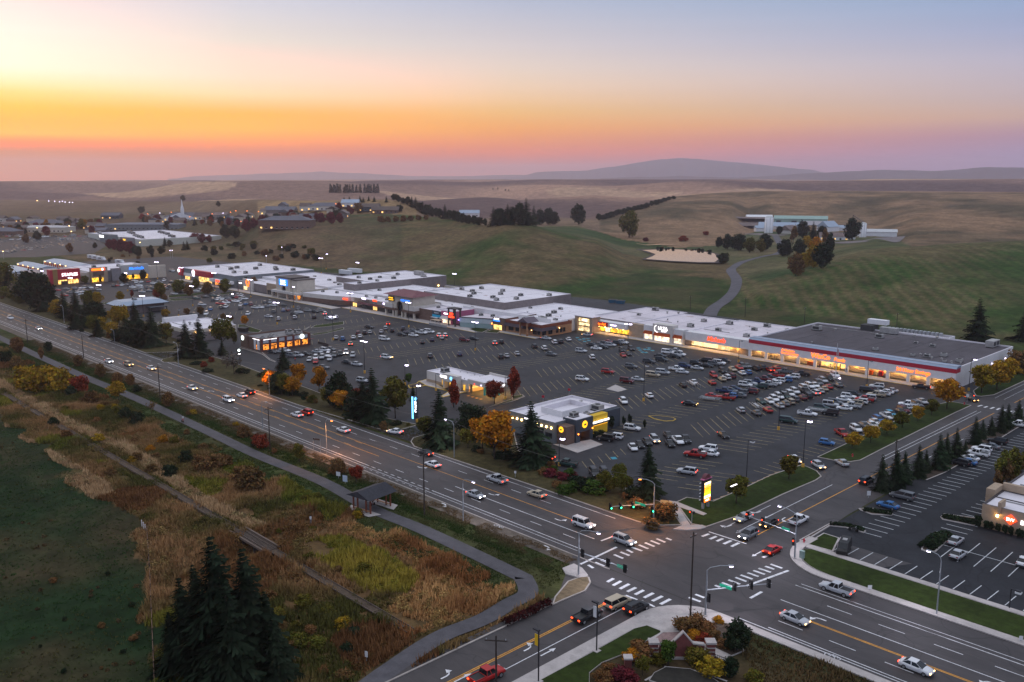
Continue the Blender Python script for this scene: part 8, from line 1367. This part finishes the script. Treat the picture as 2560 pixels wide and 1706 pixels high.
TREES = '''R1 90,1230,1040ck 20,1220,1000dl 170,1290,1130dl 215,1310,1090tt 300,1320,1080dk 370,1385,1100dk 420,1170,1090dl 480,1370,1180ck 520,1420,1300dy 590,1450,1250ck 700,1470,1240ck 780,1460,1370sm 890,1530,1340dk 1000,1450,1390sy 1100,1560,1380dy 1240,1530,1330ck
815,1330,1215dl 900,1330,1230dy 1110,1295,1220dy 1213,1270,1205or 1440,1265,1195dr 1475,1260,1140dl 1510,1285,1235sb 1640,1220,1110dl 1740,1250,1150db 1800,1190,1105dl 1905,1230,1125db 2060,1220,1105dl 2270,1180,1090dk 2330,1180,1090db 1525,1465,1385dy 1715,1420,1365db 1840,1415,1350db 2050,1470,1415db 2120,1480,1430db 2250,1530,1440da 780,1135,1070dl 1050,1105,1060dk 1140,1130,1050dk 1225,1100,1050ok 1315,1100,1025dk 925,1130,1070ob
1010,820,745dm 1060,830,745dm 1120,850,750dm 1190,860,760dm 1240,870,800dk 1270,890,810dk 1385,880,800dk 1485,865,800dk 1515,790,720ck 1560,800,745dk 1790,760,680dm 1850,765,690dm 1920,760,700dm 1690,830,760ck 1720,825,750ck 870,815,770dk 640,850,780db 850,690,620dm 2080,720,610dk 2160,720,620dk 2180,620,560dm 2270,660,560dm 2330,630,550dm 240,770,700db 430,700,625dm 350,740,670dk 740,640,560dl 620,610,545dk 240,630,580dm 100,680,610db 180,670,630sb 1010,650,600dk 1310,635,600da 1430,635,600da 1540,640,575dk 1450,580,515dm 1300,490,435dk 2010,430,385dk 1680,375,330dk 1700,595,560dm 1360,580,520db
R2 510,470,405ck 755,470,400dm 850,475,425dm 940,490,400db 810,405,345ck 858,390,342ck 955,388,335ck 985,388,345ck 1035,375,335ck 1085,382,338ck 1197,388,337ck 1320,475,415dk 470,570,500dm 560,570,495dm 600,575,490dm 690,590,490dm 770,580,500dm 500,610,540dm 370,545,475dk 330,530,465dm 185,555,510da 30,600,545dm 1150,575,515sb 1210,572,518sb 1280,568,512sb 1350,565,510sb 1420,560,508sb 1490,556,505sb 1560,550,505sb
1270,370,315dk 1310,388,330dk 1350,400,350dk 1390,412,345dk 1430,430,345ck 1465,440,350ck 1500,470,395dk 1530,490,390ck 1570,505,415dk 1610,520,440dk 1650,525,450dk 1690,530,455dk 1735,540,420ck 1780,548,470dk 1820,560,475dk 1860,570,485dk 1900,580,500dk 1950,588,510dk 2000,596,520dk 2050,602,530dk 2100,606,545dk 2180,602,450ck 2230,598,460dk 2270,596,470ck 2310,594,425ck 2345,592,460dk
R3 60,602,420dk 130,600,380ck 200,595,440ck 270,595,470dk 330,597,460dk 380,594,480dk 610,592,430dk 800,556,500dk 840,548,500sk 880,536,485sk 920,526,470sk 960,514,462dk 1000,502,450sk 1040,490,445sk 1080,480,432sk 1120,470,425dk 1160,460,415sk 1200,450,405sk 1240,438,395sk 1280,426,380dk 1320,412,368sk 1360,398,358sk 1400,385,348sk 1440,372,338sk 1480,360,330sk 1075,712,495dl 1940,955,860dk 1900,805,720dk 1980,822,700dk 2080,832,690dk 2180,852,730dl 2280,850,740dl 2330,832,700dk 1570,748,695sr 1230,748,712sm 1780,692,655sr
U5 860,345,250dk 1040,460,250ob 1160,390,200dk 1290,395,205ck 1400,395,255dk 1440,470,290ob 1500,595,360ok 1790,418,180dk 930,618,420dk 1130,612,430dk 1210,505,370dy 1330,565,390da 1420,775,500dk 1180,765,590dy 1070,872,620db 1300,765,520dy 700,435,340tt
R8 1915,205,-128ck 2355,195,-60ck 770,1185,1045dy 940,1135,985dy 1090,1058,928dy 1230,995,853dl 1375,935,803dy 1500,875,742dl 1640,822,565da 1960,675,440dy 2100,645,430dy 2230,565,400dy 2320,490,305db 190,1465,1262dl
1030,1565,1250fk 1160,1560,1210fk 1240,1500,1220fk 1370,1445,1160fk 1440,1400,1200fk 1560,1372,1060fk 1625,1315,1050fk 1715,1272,1000fk 1805,1232,1110fk 1890,1145,900fk 1960,1092,920fk 2040,1062,890fk 2130,1032,790fk 2190,1000,780fk 2290,932,740fk
U6 850,525,280ob 905,475,60ol 960,485,120ob 1025,425,20ol 1085,355,80ob 1150,305,60ol 615,990,800bk 710,1002,865bk 780,1018,885bk 855,1042,905bk 935,1062,925bk 1005,1087,940bk 1095,1108,965bk 1160,1118,985bk
R5 1090,742,570dy 450,292,215dk 165,300,180db 380,362,270ob 935,532,420db 720,432,340db 1080,582,480db 1200,602,500db 1255,662,590sk 1540,802,670db 1390,862,740tb 1730,872,830sb 2230,1075,960db 2320,1162,1110sk 250,645,420sy 420,660,390sy 560,655,410sy 340,640,520sa 740,662,500sr 650,690,600sk 490,975,885sk 920,835,770sy 1050,835,760sy 1080,865,780sl 1150,905,800sk 1250,965,830sk 840,765,640sb 1500,1135,1050sa 1600,1140,1060sl 1380,1215,1140sa 1700,1305,1190sk 1850,1385,1210sb 1990,1370,1220sb 2100,1330,1230sb 2200,1490,1330sb 2320,1565,1330sb 1560,1445,1320sk 60,395,290sk 150,440,340sb 200,560,470sb
940,125,0dy 1270,225,20dk 1400,245,-60ck 1530,225,60dl 1710,345,45ck 1835,345,25ck 2040,262,30dl 2150,222,90ol 2040,325,200ck 1800,412,362jk 1940,392,340sr 1910,482,425jk 1870,435,380sr 2150,502,290tt 2080,450,350tt 800,82,-10dk 1060,195,100dk 1170,205,60dk 2230,490,420jk
R6 250,455,260ck 110,605,470dl 390,625,425da 580,665,450da 730,802,500dk 240,690,500dl 330,692,625jk 430,700,640jk 520,765,680sl 860,905,825jk 960,890,830jk 1070,942,470ck 960,785,620sr 1280,905,560dl 1400,595,500dg 1440,742,610ck 1680,1165,670ck 1815,805,560or 2190,772,570dr 1990,1085,770dk 2190,1285,870da 2080,1200,900da 1150,985,920jk 1280,965,905jk 1400,975,940sl 50,1175,1030sr 400,1305,1150dl 165,1225,1170sb 750,1425,1270db 920,1495,1350dr 1170,1012,930db 90,520,440jk
R7 15,722,450or 170,1335,780ck 1025,978,885ok 1080,962,865ok 1217,992,920ok 915,1005,860bk 780,1085,1020sk 815,1072,1010sk 1240,1625,1170ck 350,1442,1360sm 460,1470,1390sm 560,1448,1385sm 640,1560,1440sk 480,1605,1510sg 760,1600,1470sg 850,1565,1400dl 980,1505,1340dl 1060,1580,1450dl 600,1520,1430sk 700,1560,1450sk 560,1580,1480sg 900,1600,1480dl 1000,1600,1420dl 420,1540,1470sb 1110,1640,1520sk 660,1490,1440sm 300,1420,1350sb
V6 1475,738,255dl
S1 1690,1500,500ce 1430,1480,800ce 1925,1520,590ce 1540,1430,700ce 1790,1640,830ce 1330,1500,1050ce
S2 90,1500,900ce 150,1600,1080ce
S3 1740,1335,1105dk 1210,1445,1260dg 1010,1515,1380dl 1430,1425,1300sl 1540,1505,1370sy 1690,1535,1390dk 1880,1565,1480sl 1350,1185,1060sb 1430,1145,1045sb 1500,1180,1090sb 1480,1265,1190sr 1600,1105,1050sa 1560,1230,1160sb 1640,1305,1230sb 990,1372,1240sb 930,1400,1310sa 760,1505,1420sb 830,1550,1440sm 900,1580,1480sm 700,1570,1470sb 1400,1230,1160sa 1130,1420,1340sl 960,220,130sb 1180,310,170sb 1080,380,290sb 860,170,90tb'''
for ln in TREES.split('\n'):
    for t in ln.split():
        if ',' not in t: zone = t; continue
        x, yb, r_ = t.split(','); k = len(r_) - 2; yt = float(r_[:k]); kind, col = r_[k], r_[k+1]
        q = px(zone, float(x), float(yb)); top = px(zone, float(x), yt); p = hit(*q); d = math.hypot(p[0], p[1]); h = (q[1] - top[1]) / F * d * (1.05 if d > 300 else 1.0)
        if d < 330: h = hgt(q[0], q[1], top[1])
        wide = {'s': 1.0, 'd': 1.0}.get(kind, 1.0)
        if kind == 'j': h *= .8
        if kind == 'c' and d < 180 and zone in 'S1S2': wide = .92
        if zone == 'R8' and kind == 'd': wide = 1.25
        if kind == 's' and zone in ('R7', 'R3', 'S3'): wide = 1.45
        if kind not in 'sjb': h *= 1.1
        tree(p, max(h, .6), kind, col, wide)
# infill along the mall verge, and the autumn trees and small houses of the far town
def infill(zone, pts, kinds, hs, n, seed, spread=60):
    r = random.Random(seed)
    for k in range(n):
        i = r.randrange(len(pts) - 1); t = r.random(); x = pts[i][0] + (pts[i+1][0] - pts[i][0]) * t + r.uniform(-spread, spread); y = pts[i][1] + (pts[i+1][1] - pts[i][1]) * t + r.uniform(-spread, spread) * .35
        kd = r.choice(kinds); p = hz(zone, x, y); tree(p, r.uniform(*hs[kd[0]]), kd[0], kd[1], r.uniform(.95, 1.3))
HS = dict(d=(5, 8.5), c=(7, 12), s=(1.2, 2.6), j=(.8, 1.3), g=(5, 8), o=(5, 8))
infill('R6', [(60, 620), (300, 690), (700, 800), (1000, 900)], ['dl', 'dk', 'sk', 'sl', 'jk', 'ck', 'da', 'sb'], HS, 22, 1, 40)
infill('R6', [(1560, 1100), (1800, 1150), (2150, 1230), (2330, 1290)], ['dk', 'da', 'sk', 'sb', 'dl', 'jk'], HS, 14, 2, 50)
infill('R5', [(600, 60), (900, 130), (1150, 210), (1400, 260)], ['dk', 'dl', 'ck', 'sk', 'sb', 'dy'], HS, 18, 3, 40); infill('R1', [(0, 1250), (300, 1340), (600, 1440), (900, 1530)], ['dk', 'dl', 'ck', 'sk', 'sb'], HS, 22, 4, 60)
infill('R7', [(300, 1380), (600, 1500), (900, 1590)], ['sk', 'sm', 'sb', 'sg', 'jk'], HS, 12, 5, 40)
HT = dict(d=(6, 11), c=(8, 13), s=(3, 5))
infill('R1', [(0, 700), (300, 640), (700, 620), (950, 600)], ['dm', 'db', 'db', 'dl', 'dk', 'da'], HT, 26, 6, 70); infill('R1', [(1250, 560), (1700, 590), (2100, 600), (2340, 580)], ['dm', 'dr', 'db', 'dk', 'dm', 'ck'], HT, 26, 7, 50); infill('R2', [(0, 590), (300, 560), (620, 560), (900, 500)], ['dm', 'dr', 'dm', 'dk', 'db', 'ck'], HT, 24, 8, 40)
infill('R3', [(1190, 828), (1450, 826), (1700, 834), (1860, 858)], ['sk', 'sb', 'sk'], dict(s=(1.6, 3.2)), 22, 9, 12)
rh_ = random.Random(9)
for zone, n, bx in (('R1', 16, (0, 560, 950, 690)), ('R1', 14, (1250, 530, 2340, 600)), ('R2', 12, (0, 450, 800, 570))):
    for k in range(n):
        p = hz(zone, rh_.uniform(bx[0], bx[2]), rh_.uniform(bx[1], bx[3])); b = house('house', 'tmp', 'house', p, rh_.uniform(11, 20), rh_.uniform(9, 13), rh_.uniform(3.5, 6), rh_.choice((CREAM, TAUPE, LCREAM, BRICK, TAN, MGREY)), rh_.choice((GROOF, BROOF, RUST)), R(44 + rh_.choice((0, 90))), rh_.choice((0, 1, 3)), rh_.uniform(2.5, 4), True, 'far houses')
        rank(b, 'small gabled house', 'near', 'house', 'far houses', near_lm(p[0], p[1]))
# scattered brush south of the path and thickets behind the stores
def brush(zone, n, box, kinds, hs, seed):
    r = random.Random(seed)
    for i in range(n):
        p = hz(zone, r.uniform(box[0], box[2]), r.uniform(box[1], box[3]))
        if 101.5 < p[1] < 110 or (118 < p[1] < 142) : continue
        if in_poly(np.array([p[0]]), np.array([p[1]]), FIELD)[0] and zone != 'S1': continue
        if abs(p[1] - 78.6) < 2.2: continue
        tree(p, r.uniform(*hs), 's', r.choice(kinds), r.uniform(.9, 1.5), 'brush shrubs')
brush('R5', 34, (100, 650, 2300, 1500), 'bblyb', (1.0, 2.6), 1); brush('S2', 34, (20, 150, 900, 1300), 'bllyb', (.9, 2.3), 2); brush('S1', 10, (300, 600, 1140, 1500), 'bbk', (.5, 1.0), 3); brush('S2', 10, (150, 1200, 800, 1560), 'bkb', (.9, 1.8), 4)
brush('R1', 16, (1750, 790, 2350, 950), 'klbk', (3, 6), 5); brush('R2', 18, (0, 800, 560, 940), 'klbk', (3, 6.5), 6); brush('R1', 8, (950, 880, 1500, 960), 'bbk', (1.5, 3), 7)
def hedge(name, label, pts, w, h, col, seed):
    V, Q, T = [], [], []; r = np.random.default_rng(seed); pts = [Vector((*p[:2], 0)) for p in pts]; P = []
    for i in range(len(pts) - 1):
        a, b_ = pts[i], pts[i + 1]; L_ = (b_ - a).length; n = int(L_ * w * 42); t = r.random(n); o_ = r.uniform(-.5, .5, n) * w; z = h * np.sqrt(r.random(n)) * (1 - .4 * (2 * np.abs(o_) / w) ** 2) * (1 + .25 * vnoise(t * L_, o_, 1.3)); d = (b_ - a).normalized()
        P.append(np.stack([a.x + (b_.x-a.x) * t - d.y * o_, a.y + (b_.y-a.y) * t + d.x * o_, .12 + z], -1))
    P = np.concatenate(P); V, Q = leaf_quads(P, np.array([[0, 0, 1.0]]) + np.zeros_like(P), .28, seed); o = mobj(name, np_mesh(name, V - np.array([pts[0].x, pts[0].y, 0]), Q, [LEAF], tint_for(len(P), seed))); o.location = (pts[0].x, pts[0].y, 0); o.color = (*TC[col][0], 1); tag(o, label, 'hedge', 'low hedges')
hedge('hedge', 'dark red clipped hedge along the near street kerb', gp('S3 -60,1130 100,1060 290,965'), 1.6, 1.0, 'q', 1); hedge('hedge', 'low green hedge in the hotel lot island beside two silver sedans', gp('S4 1220,540 1330,450 1400,430'), 3.2, .7, 'k', 2); hedge('hedge', 'low green hedge in front of the hotel wall', gp('S4 1350,290 1480,315 1610,345'), 2.2, .7, 'k', 3); hedge('hedge', 'low green hedge by the hotel driveway mouth', gp('S4 740,240 860,255 960,272'), 1.8, .6, 'k', 4); hedge('hedge', 'low planting around the motorcycle bay', gp('S4 480,350 620,362 745,402'), 1.2, .6, 'k', 5)
# distant trees that read as a mass: grove on the far ridge and hedgerow dots
V, Q, C_ = [], [], []; nb = 0; r = random.Random(5)
spots = [('R2', 680 + 450 * r.random() + 0, 302, 225 + 35 * r.random()) for _ in range(60)] + [('R2', x, y, y - 18) for x, y in ((1065, 168), (1420, 168), (1540, 172), (1560, 170), (1860, 172), (1880, 172), (2175, 275), (2220, 272), (2290, 285), (2320, 288), (670, 168), (1615, 166))] + [('R1', 30 + 12 * i, 192, 178) for i in range(4)]
for z_, x, yb, yt in spots:
    p = hz(z_, x, yb); d = math.hypot(p[0], p[1]); h = (yb - yt) * A1 / F * d; con = z_ == 'R2' and yb == 302
    for k in range(60):
        t = r.random(); rad = h * (.2 * (1 - t) if con else .45 * math.sqrt(max(.05, 1 - (2 * t - 1) ** 2))) * math.sqrt(r.random()); a = r.uniform(0, 6.28); c = np.array([p[0] + rad * math.cos(a), p[1] + rad * math.sin(a), p[2] + h * t]); s = h * .09
        u = np.array([r.gauss(0, 1) for _ in range(3)]); w = np.array([r.gauss(0, 1) for _ in range(3)]); u *= s / np.linalg.norm(u); w *= s / np.linalg.norm(w)
        V += [c - u - w, c + u - w, c + u + w, c - u + w]; Q.append([nb, nb + 1, nb + 2, nb + 3]); nb += 4; v = r.uniform(.7, 1.2); C_ += [(.02 * v, .03 * v, .018 * v)] * 4
o = mobj('distant_trees', np_mesh('distant_trees', np.array(V), np.array(Q), [mat('distant_leaves', (1, 1, 1), .9, tint=True, spec=.1)], np.array(C_))); tag(o, 'distant groves and tree dots on the far hills', 'trees', kind='stuff')

# ------------------------------------------------------------------ tall grass and weeds (nobody could count the blades)
def tufts(name, label, n, region, colfn, hfn, seed, nbl=4, wid=.11):
    r = np.random.default_rng(seed); x = r.uniform(region[0], region[1], n); y = r.uniform(region[2], region[3], n)
    keep = region[4](x, y); x, y = x[keep], y[keep]; n = len(x); z = terrain(x, y); h = hfn(x, y, r); col = colfn(x, y, r)
    V = np.zeros((n, nbl, 3, 3)); a = r.uniform(0, 6.283, (n, nbl)); lean = r.uniform(.15, .6, (n, nbl)) * h[:, None]; hh_ = h[:, None] * r.uniform(.6, 1.15, (n, nbl)); o1 = r.normal(0, .16, (n, nbl, 2)); w = wid * r.uniform(.7, 1.4, (n, nbl))
    bx, by = x[:, None] + o1[..., 0], y[:, None] + o1[..., 1]; ca, sa = np.cos(a), np.sin(a)
    V[:, :, 0] = np.stack([bx - sa * w, by + ca * w, np.broadcast_to(z[:, None] - .03, bx.shape)], -1); V[:, :, 1] = np.stack([bx + sa * w, by - ca * w, np.broadcast_to(z[:, None] - .03, bx.shape)], -1); V[:, :, 2] = np.stack([bx + ca * lean, by + sa * lean, z[:, None] + hh_], -1)
    C2 = np.repeat(np.clip(col[:, None] * r.uniform(.7, 1.3, (n, nbl, 1)), .004, .9).reshape(-1, 3), 3, 0)
    o = mobj(name, np_mesh(name, V.reshape(-1, 3), np.arange(n * nbl * 3).reshape(-1, 3), [mat('grass_blades', (1, 1, 1), .9, tint=True, spec=.0)], C2)); tag(o, label, 'grass', kind='stuff')
def leafy_mass(name, label, n, region, colfn, hfn, seed, k=70, leaf=.17):
    r = np.random.default_rng(seed); x = r.uniform(region[0], region[1], n); y = r.uniform(region[2], region[3], n); keep = region[4](x, y); x, y = x[keep], y[keep]; n = len(x)
    z = terrain(x, y); h = hfn(x, y, r); col = colfn(x, y, r); d = r.normal(size=(n, k, 3)); d /= np.linalg.norm(d, axis=2)[..., None]; d[..., 2] = np.abs(d[..., 2]); q = r.uniform(.5, 1.05, (n, k, 1)); w = r.uniform(.7, 1.3, (n, 1, 1))
    P = np.stack([x, y, z], -1)[:, None] + d * q * np.concatenate([np.ones((n, 1, 2)) * h[:, None, None] * .8 * w, h[:, None, None] * np.ones((n, 1, 1))], -1)
    V, Q = leaf_quads(P.reshape(-1, 3), d.reshape(-1, 3), leaf, seed); C2 = np.repeat((col[:, None] * r.uniform(.55, 1.4, (n, k, 1))).reshape(-1, 3), 4, 0)
    tag(mobj(name, np_mesh(name, V, Q, [MATS['grass_blades'] if 'grass_blades' in MATS else mat('grass_blades', (1, 1, 1), .9, tint=True, spec=.0)], C2)), label, 'brush', kind='stuff')
PATHPTS = smooth_pts(pp)
def off_path(x, y, m=2.3):
    d = np.full(x.shape, 1e9)
    for i in range(0, len(PATHPTS) - 1): d = np.minimum(d, seg_d(x, y, PATHPTS[i], PATHPTS[i + 1]))
    return d > m
def mixc(a, b, t): return np.array(a)[None] * (1 - t[:, None]) + np.array(b)[None] * t[:, None]
BROWN = gp('S2 640,340 900,330 1200,430 1500,560 1983,720 2050,880 1983,960 1500,1090 1150,1230 1000,1000 1250,780 1200,620 1060,560 700,420')
OLIVE = gp('S2 380,470 650,430 1000,560 1270,760 1200,860 900,880 650,720 430,600')
brushreg = lambda x, y: off_path(x, y) & ~in_poly(x + 7 * vnoise(x, y, 6) + 5 * vnoise(x + 50, y, 17), y + 7 * vnoise(x + 40, y, 7), FIELD) & (np.abs(y - 78.6) > .35 + .9 * (vnoise(x, y, 5) > .05)) & ~((x > -104) & (y > 88) & (x > -96.5)) & (x < -95.5) & (y < 101.5 - 3.5 * (vnoise(x, y, 9) > -.1)) & (vnoise(x, y, 5) > -.38)
def bc(x, y, r):
    t = np.clip(.45 + vnoise(x, y, 13) * 1.9 + vnoise(x, y, 4) * .9, 0, 1); c = mixc((.09, .085, .024), (.34, .19, .085), t)
    m = vnoise(x + 300, y, 18) + .4 * vnoise(x, y, 5) > .2; c[m] = mixc((.16, .075, .032), (.26, .125, .05), t)[m]
    m = vnoise(x + 100, y + 50, 15) + .4 * vnoise(x, y, 5) > .24; c[m] = mixc((.12, .125, .022), (.24, .20, .035), t)[m]
    m = in_poly(x, y, BROWN); c[m] = mixc((.28, .12, .045), (.62, .36, .15), np.clip(.45 + vnoise(x, y, 7) * 1.4, 0, 1))[m]
    m = in_poly(x, y, OLIVE); c[m] = mixc((.17, .16, .025), (.36, .27, .045), np.clip(.5 + vnoise(x, y, 6) * 1.4, 0, 1))[m]
    m = (np.abs(y - 82.5 + 4 * vnoise(x, y, 25)) < 1.8) & (x < -160) | (np.abs(y - 64 - 9 * vnoise(x, y, 30)) < 3.5) & (x < -200); c[m] = mixc((.36, .22, .11), (.52, .35, .19), np.clip(.5 + vnoise(x, y, 6), 0, 1))[m]
    return c
bh = lambda x, y, r: r.uniform(.5, 1.2, len(x)) * (1 + 1.4 * np.clip(vnoise(x, y, 6) + vnoise(x, y, 2.5) * .7, -.5, .8))
leafy_mass('brush', 'tangled low brush south of the path', 4600, (-330, -97, 26, 101, lambda x, y: brushreg(x, y) & (vnoise(x + 9, y, 13) + .5 * vnoise(x, y, 4) > -.05)), lambda x, y, r: bc(x, y, r) * r.uniform(.4, .95, (len(x), 1)) * np.array([.85, 1, .85]), lambda x, y, r: r.uniform(.5, 1.3, len(x)) * (1 + .9 * np.clip(vnoise(x, y, 9) * 2, 0, 1)), 21)
leafy_mass('pasture_weeds', 'low brown weed clumps in the pasture', 260, (-300, -97, 0, 70, lambda x, y: in_poly(x, y, FIELD) & (vnoise(x, y, 11) > .08)), lambda x, y, r: mixc((.06, .04, .02), (.10, .065, .03), r.random(len(x))), lambda x, y, r: r.uniform(.25, .7, len(x)), 22, 50, .16)
tufts('tall_grass', 'tall dry grass and weeds filling the land south of the path', 150000, (-330, -93, 22, 103, brushreg), bc, bh, 11)
tufts('tall_grass', 'dry grass farther along the railway', 45000, (-560, -330, 40, 103, brushreg), bc, bh, 12, wid=.16)
tufts('pasture_grass', 'short dark grass and weeds of the near pasture', 26000, (-330, -95, -10, 72, lambda x, y: in_poly(x, y, FIELD) & (np.hypot(x, y) > 95)), lambda x, y, r: mixc((.035, .07, .02), (.12, .085, .036), np.clip(.25 + vnoise(x, y, 8) * 1.1 + vnoise(x, y, 2.5) * .8, 0, 1)), lambda x, y, r: r.uniform(.08, .26, len(x)) * (1 + 1.6 * np.clip(vnoise(x, y, 3), 0, 1)), 13)
tufts('verge_grass', 'rough dry grass on the near right road bank', 26000, (-78, 10, 70, 116.4, lambda x, y: (x > -79 + (116 - y) * .9) & (vnoise(x, y, 3) > -.3) & ~in_poly(x, y, gp('S3 1290,1100 1560,1040 1900,1500 1700,1640 900,1640 900,1400'))), lambda x, y, r: mixc((.055, .05, .02), (.15, .092, .042), np.clip(.4 + vnoise(x, y, 7) * 1.3, 0, 1)), lambda x, y, r: r.uniform(.15, .55, len(x)) * (1 + np.clip(vnoise(x, y, 5) * 2, 0, 1)), 14)
tufts('bank_grass', 'rough grass along the road shoulder', 50000, (-420, -104, 109.5, 117.2, lambda x, y: vnoise(x, y, 2.2) > -.2), lambda x, y, r: mixc((.04, .068, .018), (.15, .10, .055), np.clip((y - 110.5) / 5 + vnoise(x, y, 5), 0, 1)), lambda x, y, r: r.uniform(.08, .3, len(x)), 15, wid=.13)
tufts('path_lawn', 'mown rough grass beside the bike path', 60000, (-420, -100, 96, 114.5, lambda x, y: off_path(x, y, 1.9) & (vnoise(x, y, 2.4) > -.3)), lambda x, y, r: mixc((.03, .052, .013), (.085, .072, .028), np.clip(.35 + vnoise(x, y, 7) * 1.2 + vnoise(x, y, 2.5) * .6, 0, 1)), lambda x, y, r: r.uniform(.05, .18, len(x)), 17, wid=.12)
tufts('verge_weeds', 'rough dry grass under the trees of the mall verge', 60000, (-480, -104, 140.3, 158, lambda x, y: (y < 141 + 9 * (vnoise(x, y, 30) + .8)) & (vnoise(x, y, 2.4) > -.25)), lambda x, y, r: mixc((.05, .066, .02), (.14, .095, .05), np.clip(.5 + vnoise(x, y, 6) * 1.2, 0, 1)), lambda x, y, r: r.uniform(.08, .3, len(x)), 16, wid=.13)
# ------------------------------------------------------------------ haze over the far country
hm = bpy.data.materials.new('haze'); hm.use_nodes = True; N, L = hm.node_tree.nodes, hm.node_tree.links; N.clear()
v = N.new('ShaderNodeVolumePrincipled'); v.inputs['Color'].default_value = (.87, .78, .88, 1); v.inputs['Density'].default_value = HAZE_RHO; v.inputs['Anisotropy'].default_value = .6
ou = N.new('ShaderNodeOutputMaterial'); L.new(v.outputs[0], ou.inputs['Volume'])
hz_o = MB().box(-17500, 17500, -17500, 17500, -130, HAZE_TOP).build('haze', hm); tag(hz_o, 'thin violet evening haze over the hills', 'haze', kind='stuff')
# ------------------------------------------------------------------ signs to mesh, labels
dg = bpy.context.evaluated_depsgraph_get()
for o in [q for q in scene.objects if q.type == 'FONT']:
    me = bpy.data.meshes.new_from_object(o.evaluated_get(dg)); n = bpy.data.objects.new(o.name, me); link(n); n.parent = o.parent; n.location = o.location; n.rotation_euler = o.rotation_euler; n.scale = o.scale
    if not me.materials: me.materials.append(o.data.materials[0])
    nm = o.name; bpy.data.objects.remove(o); n.name = nm
finish_labels()
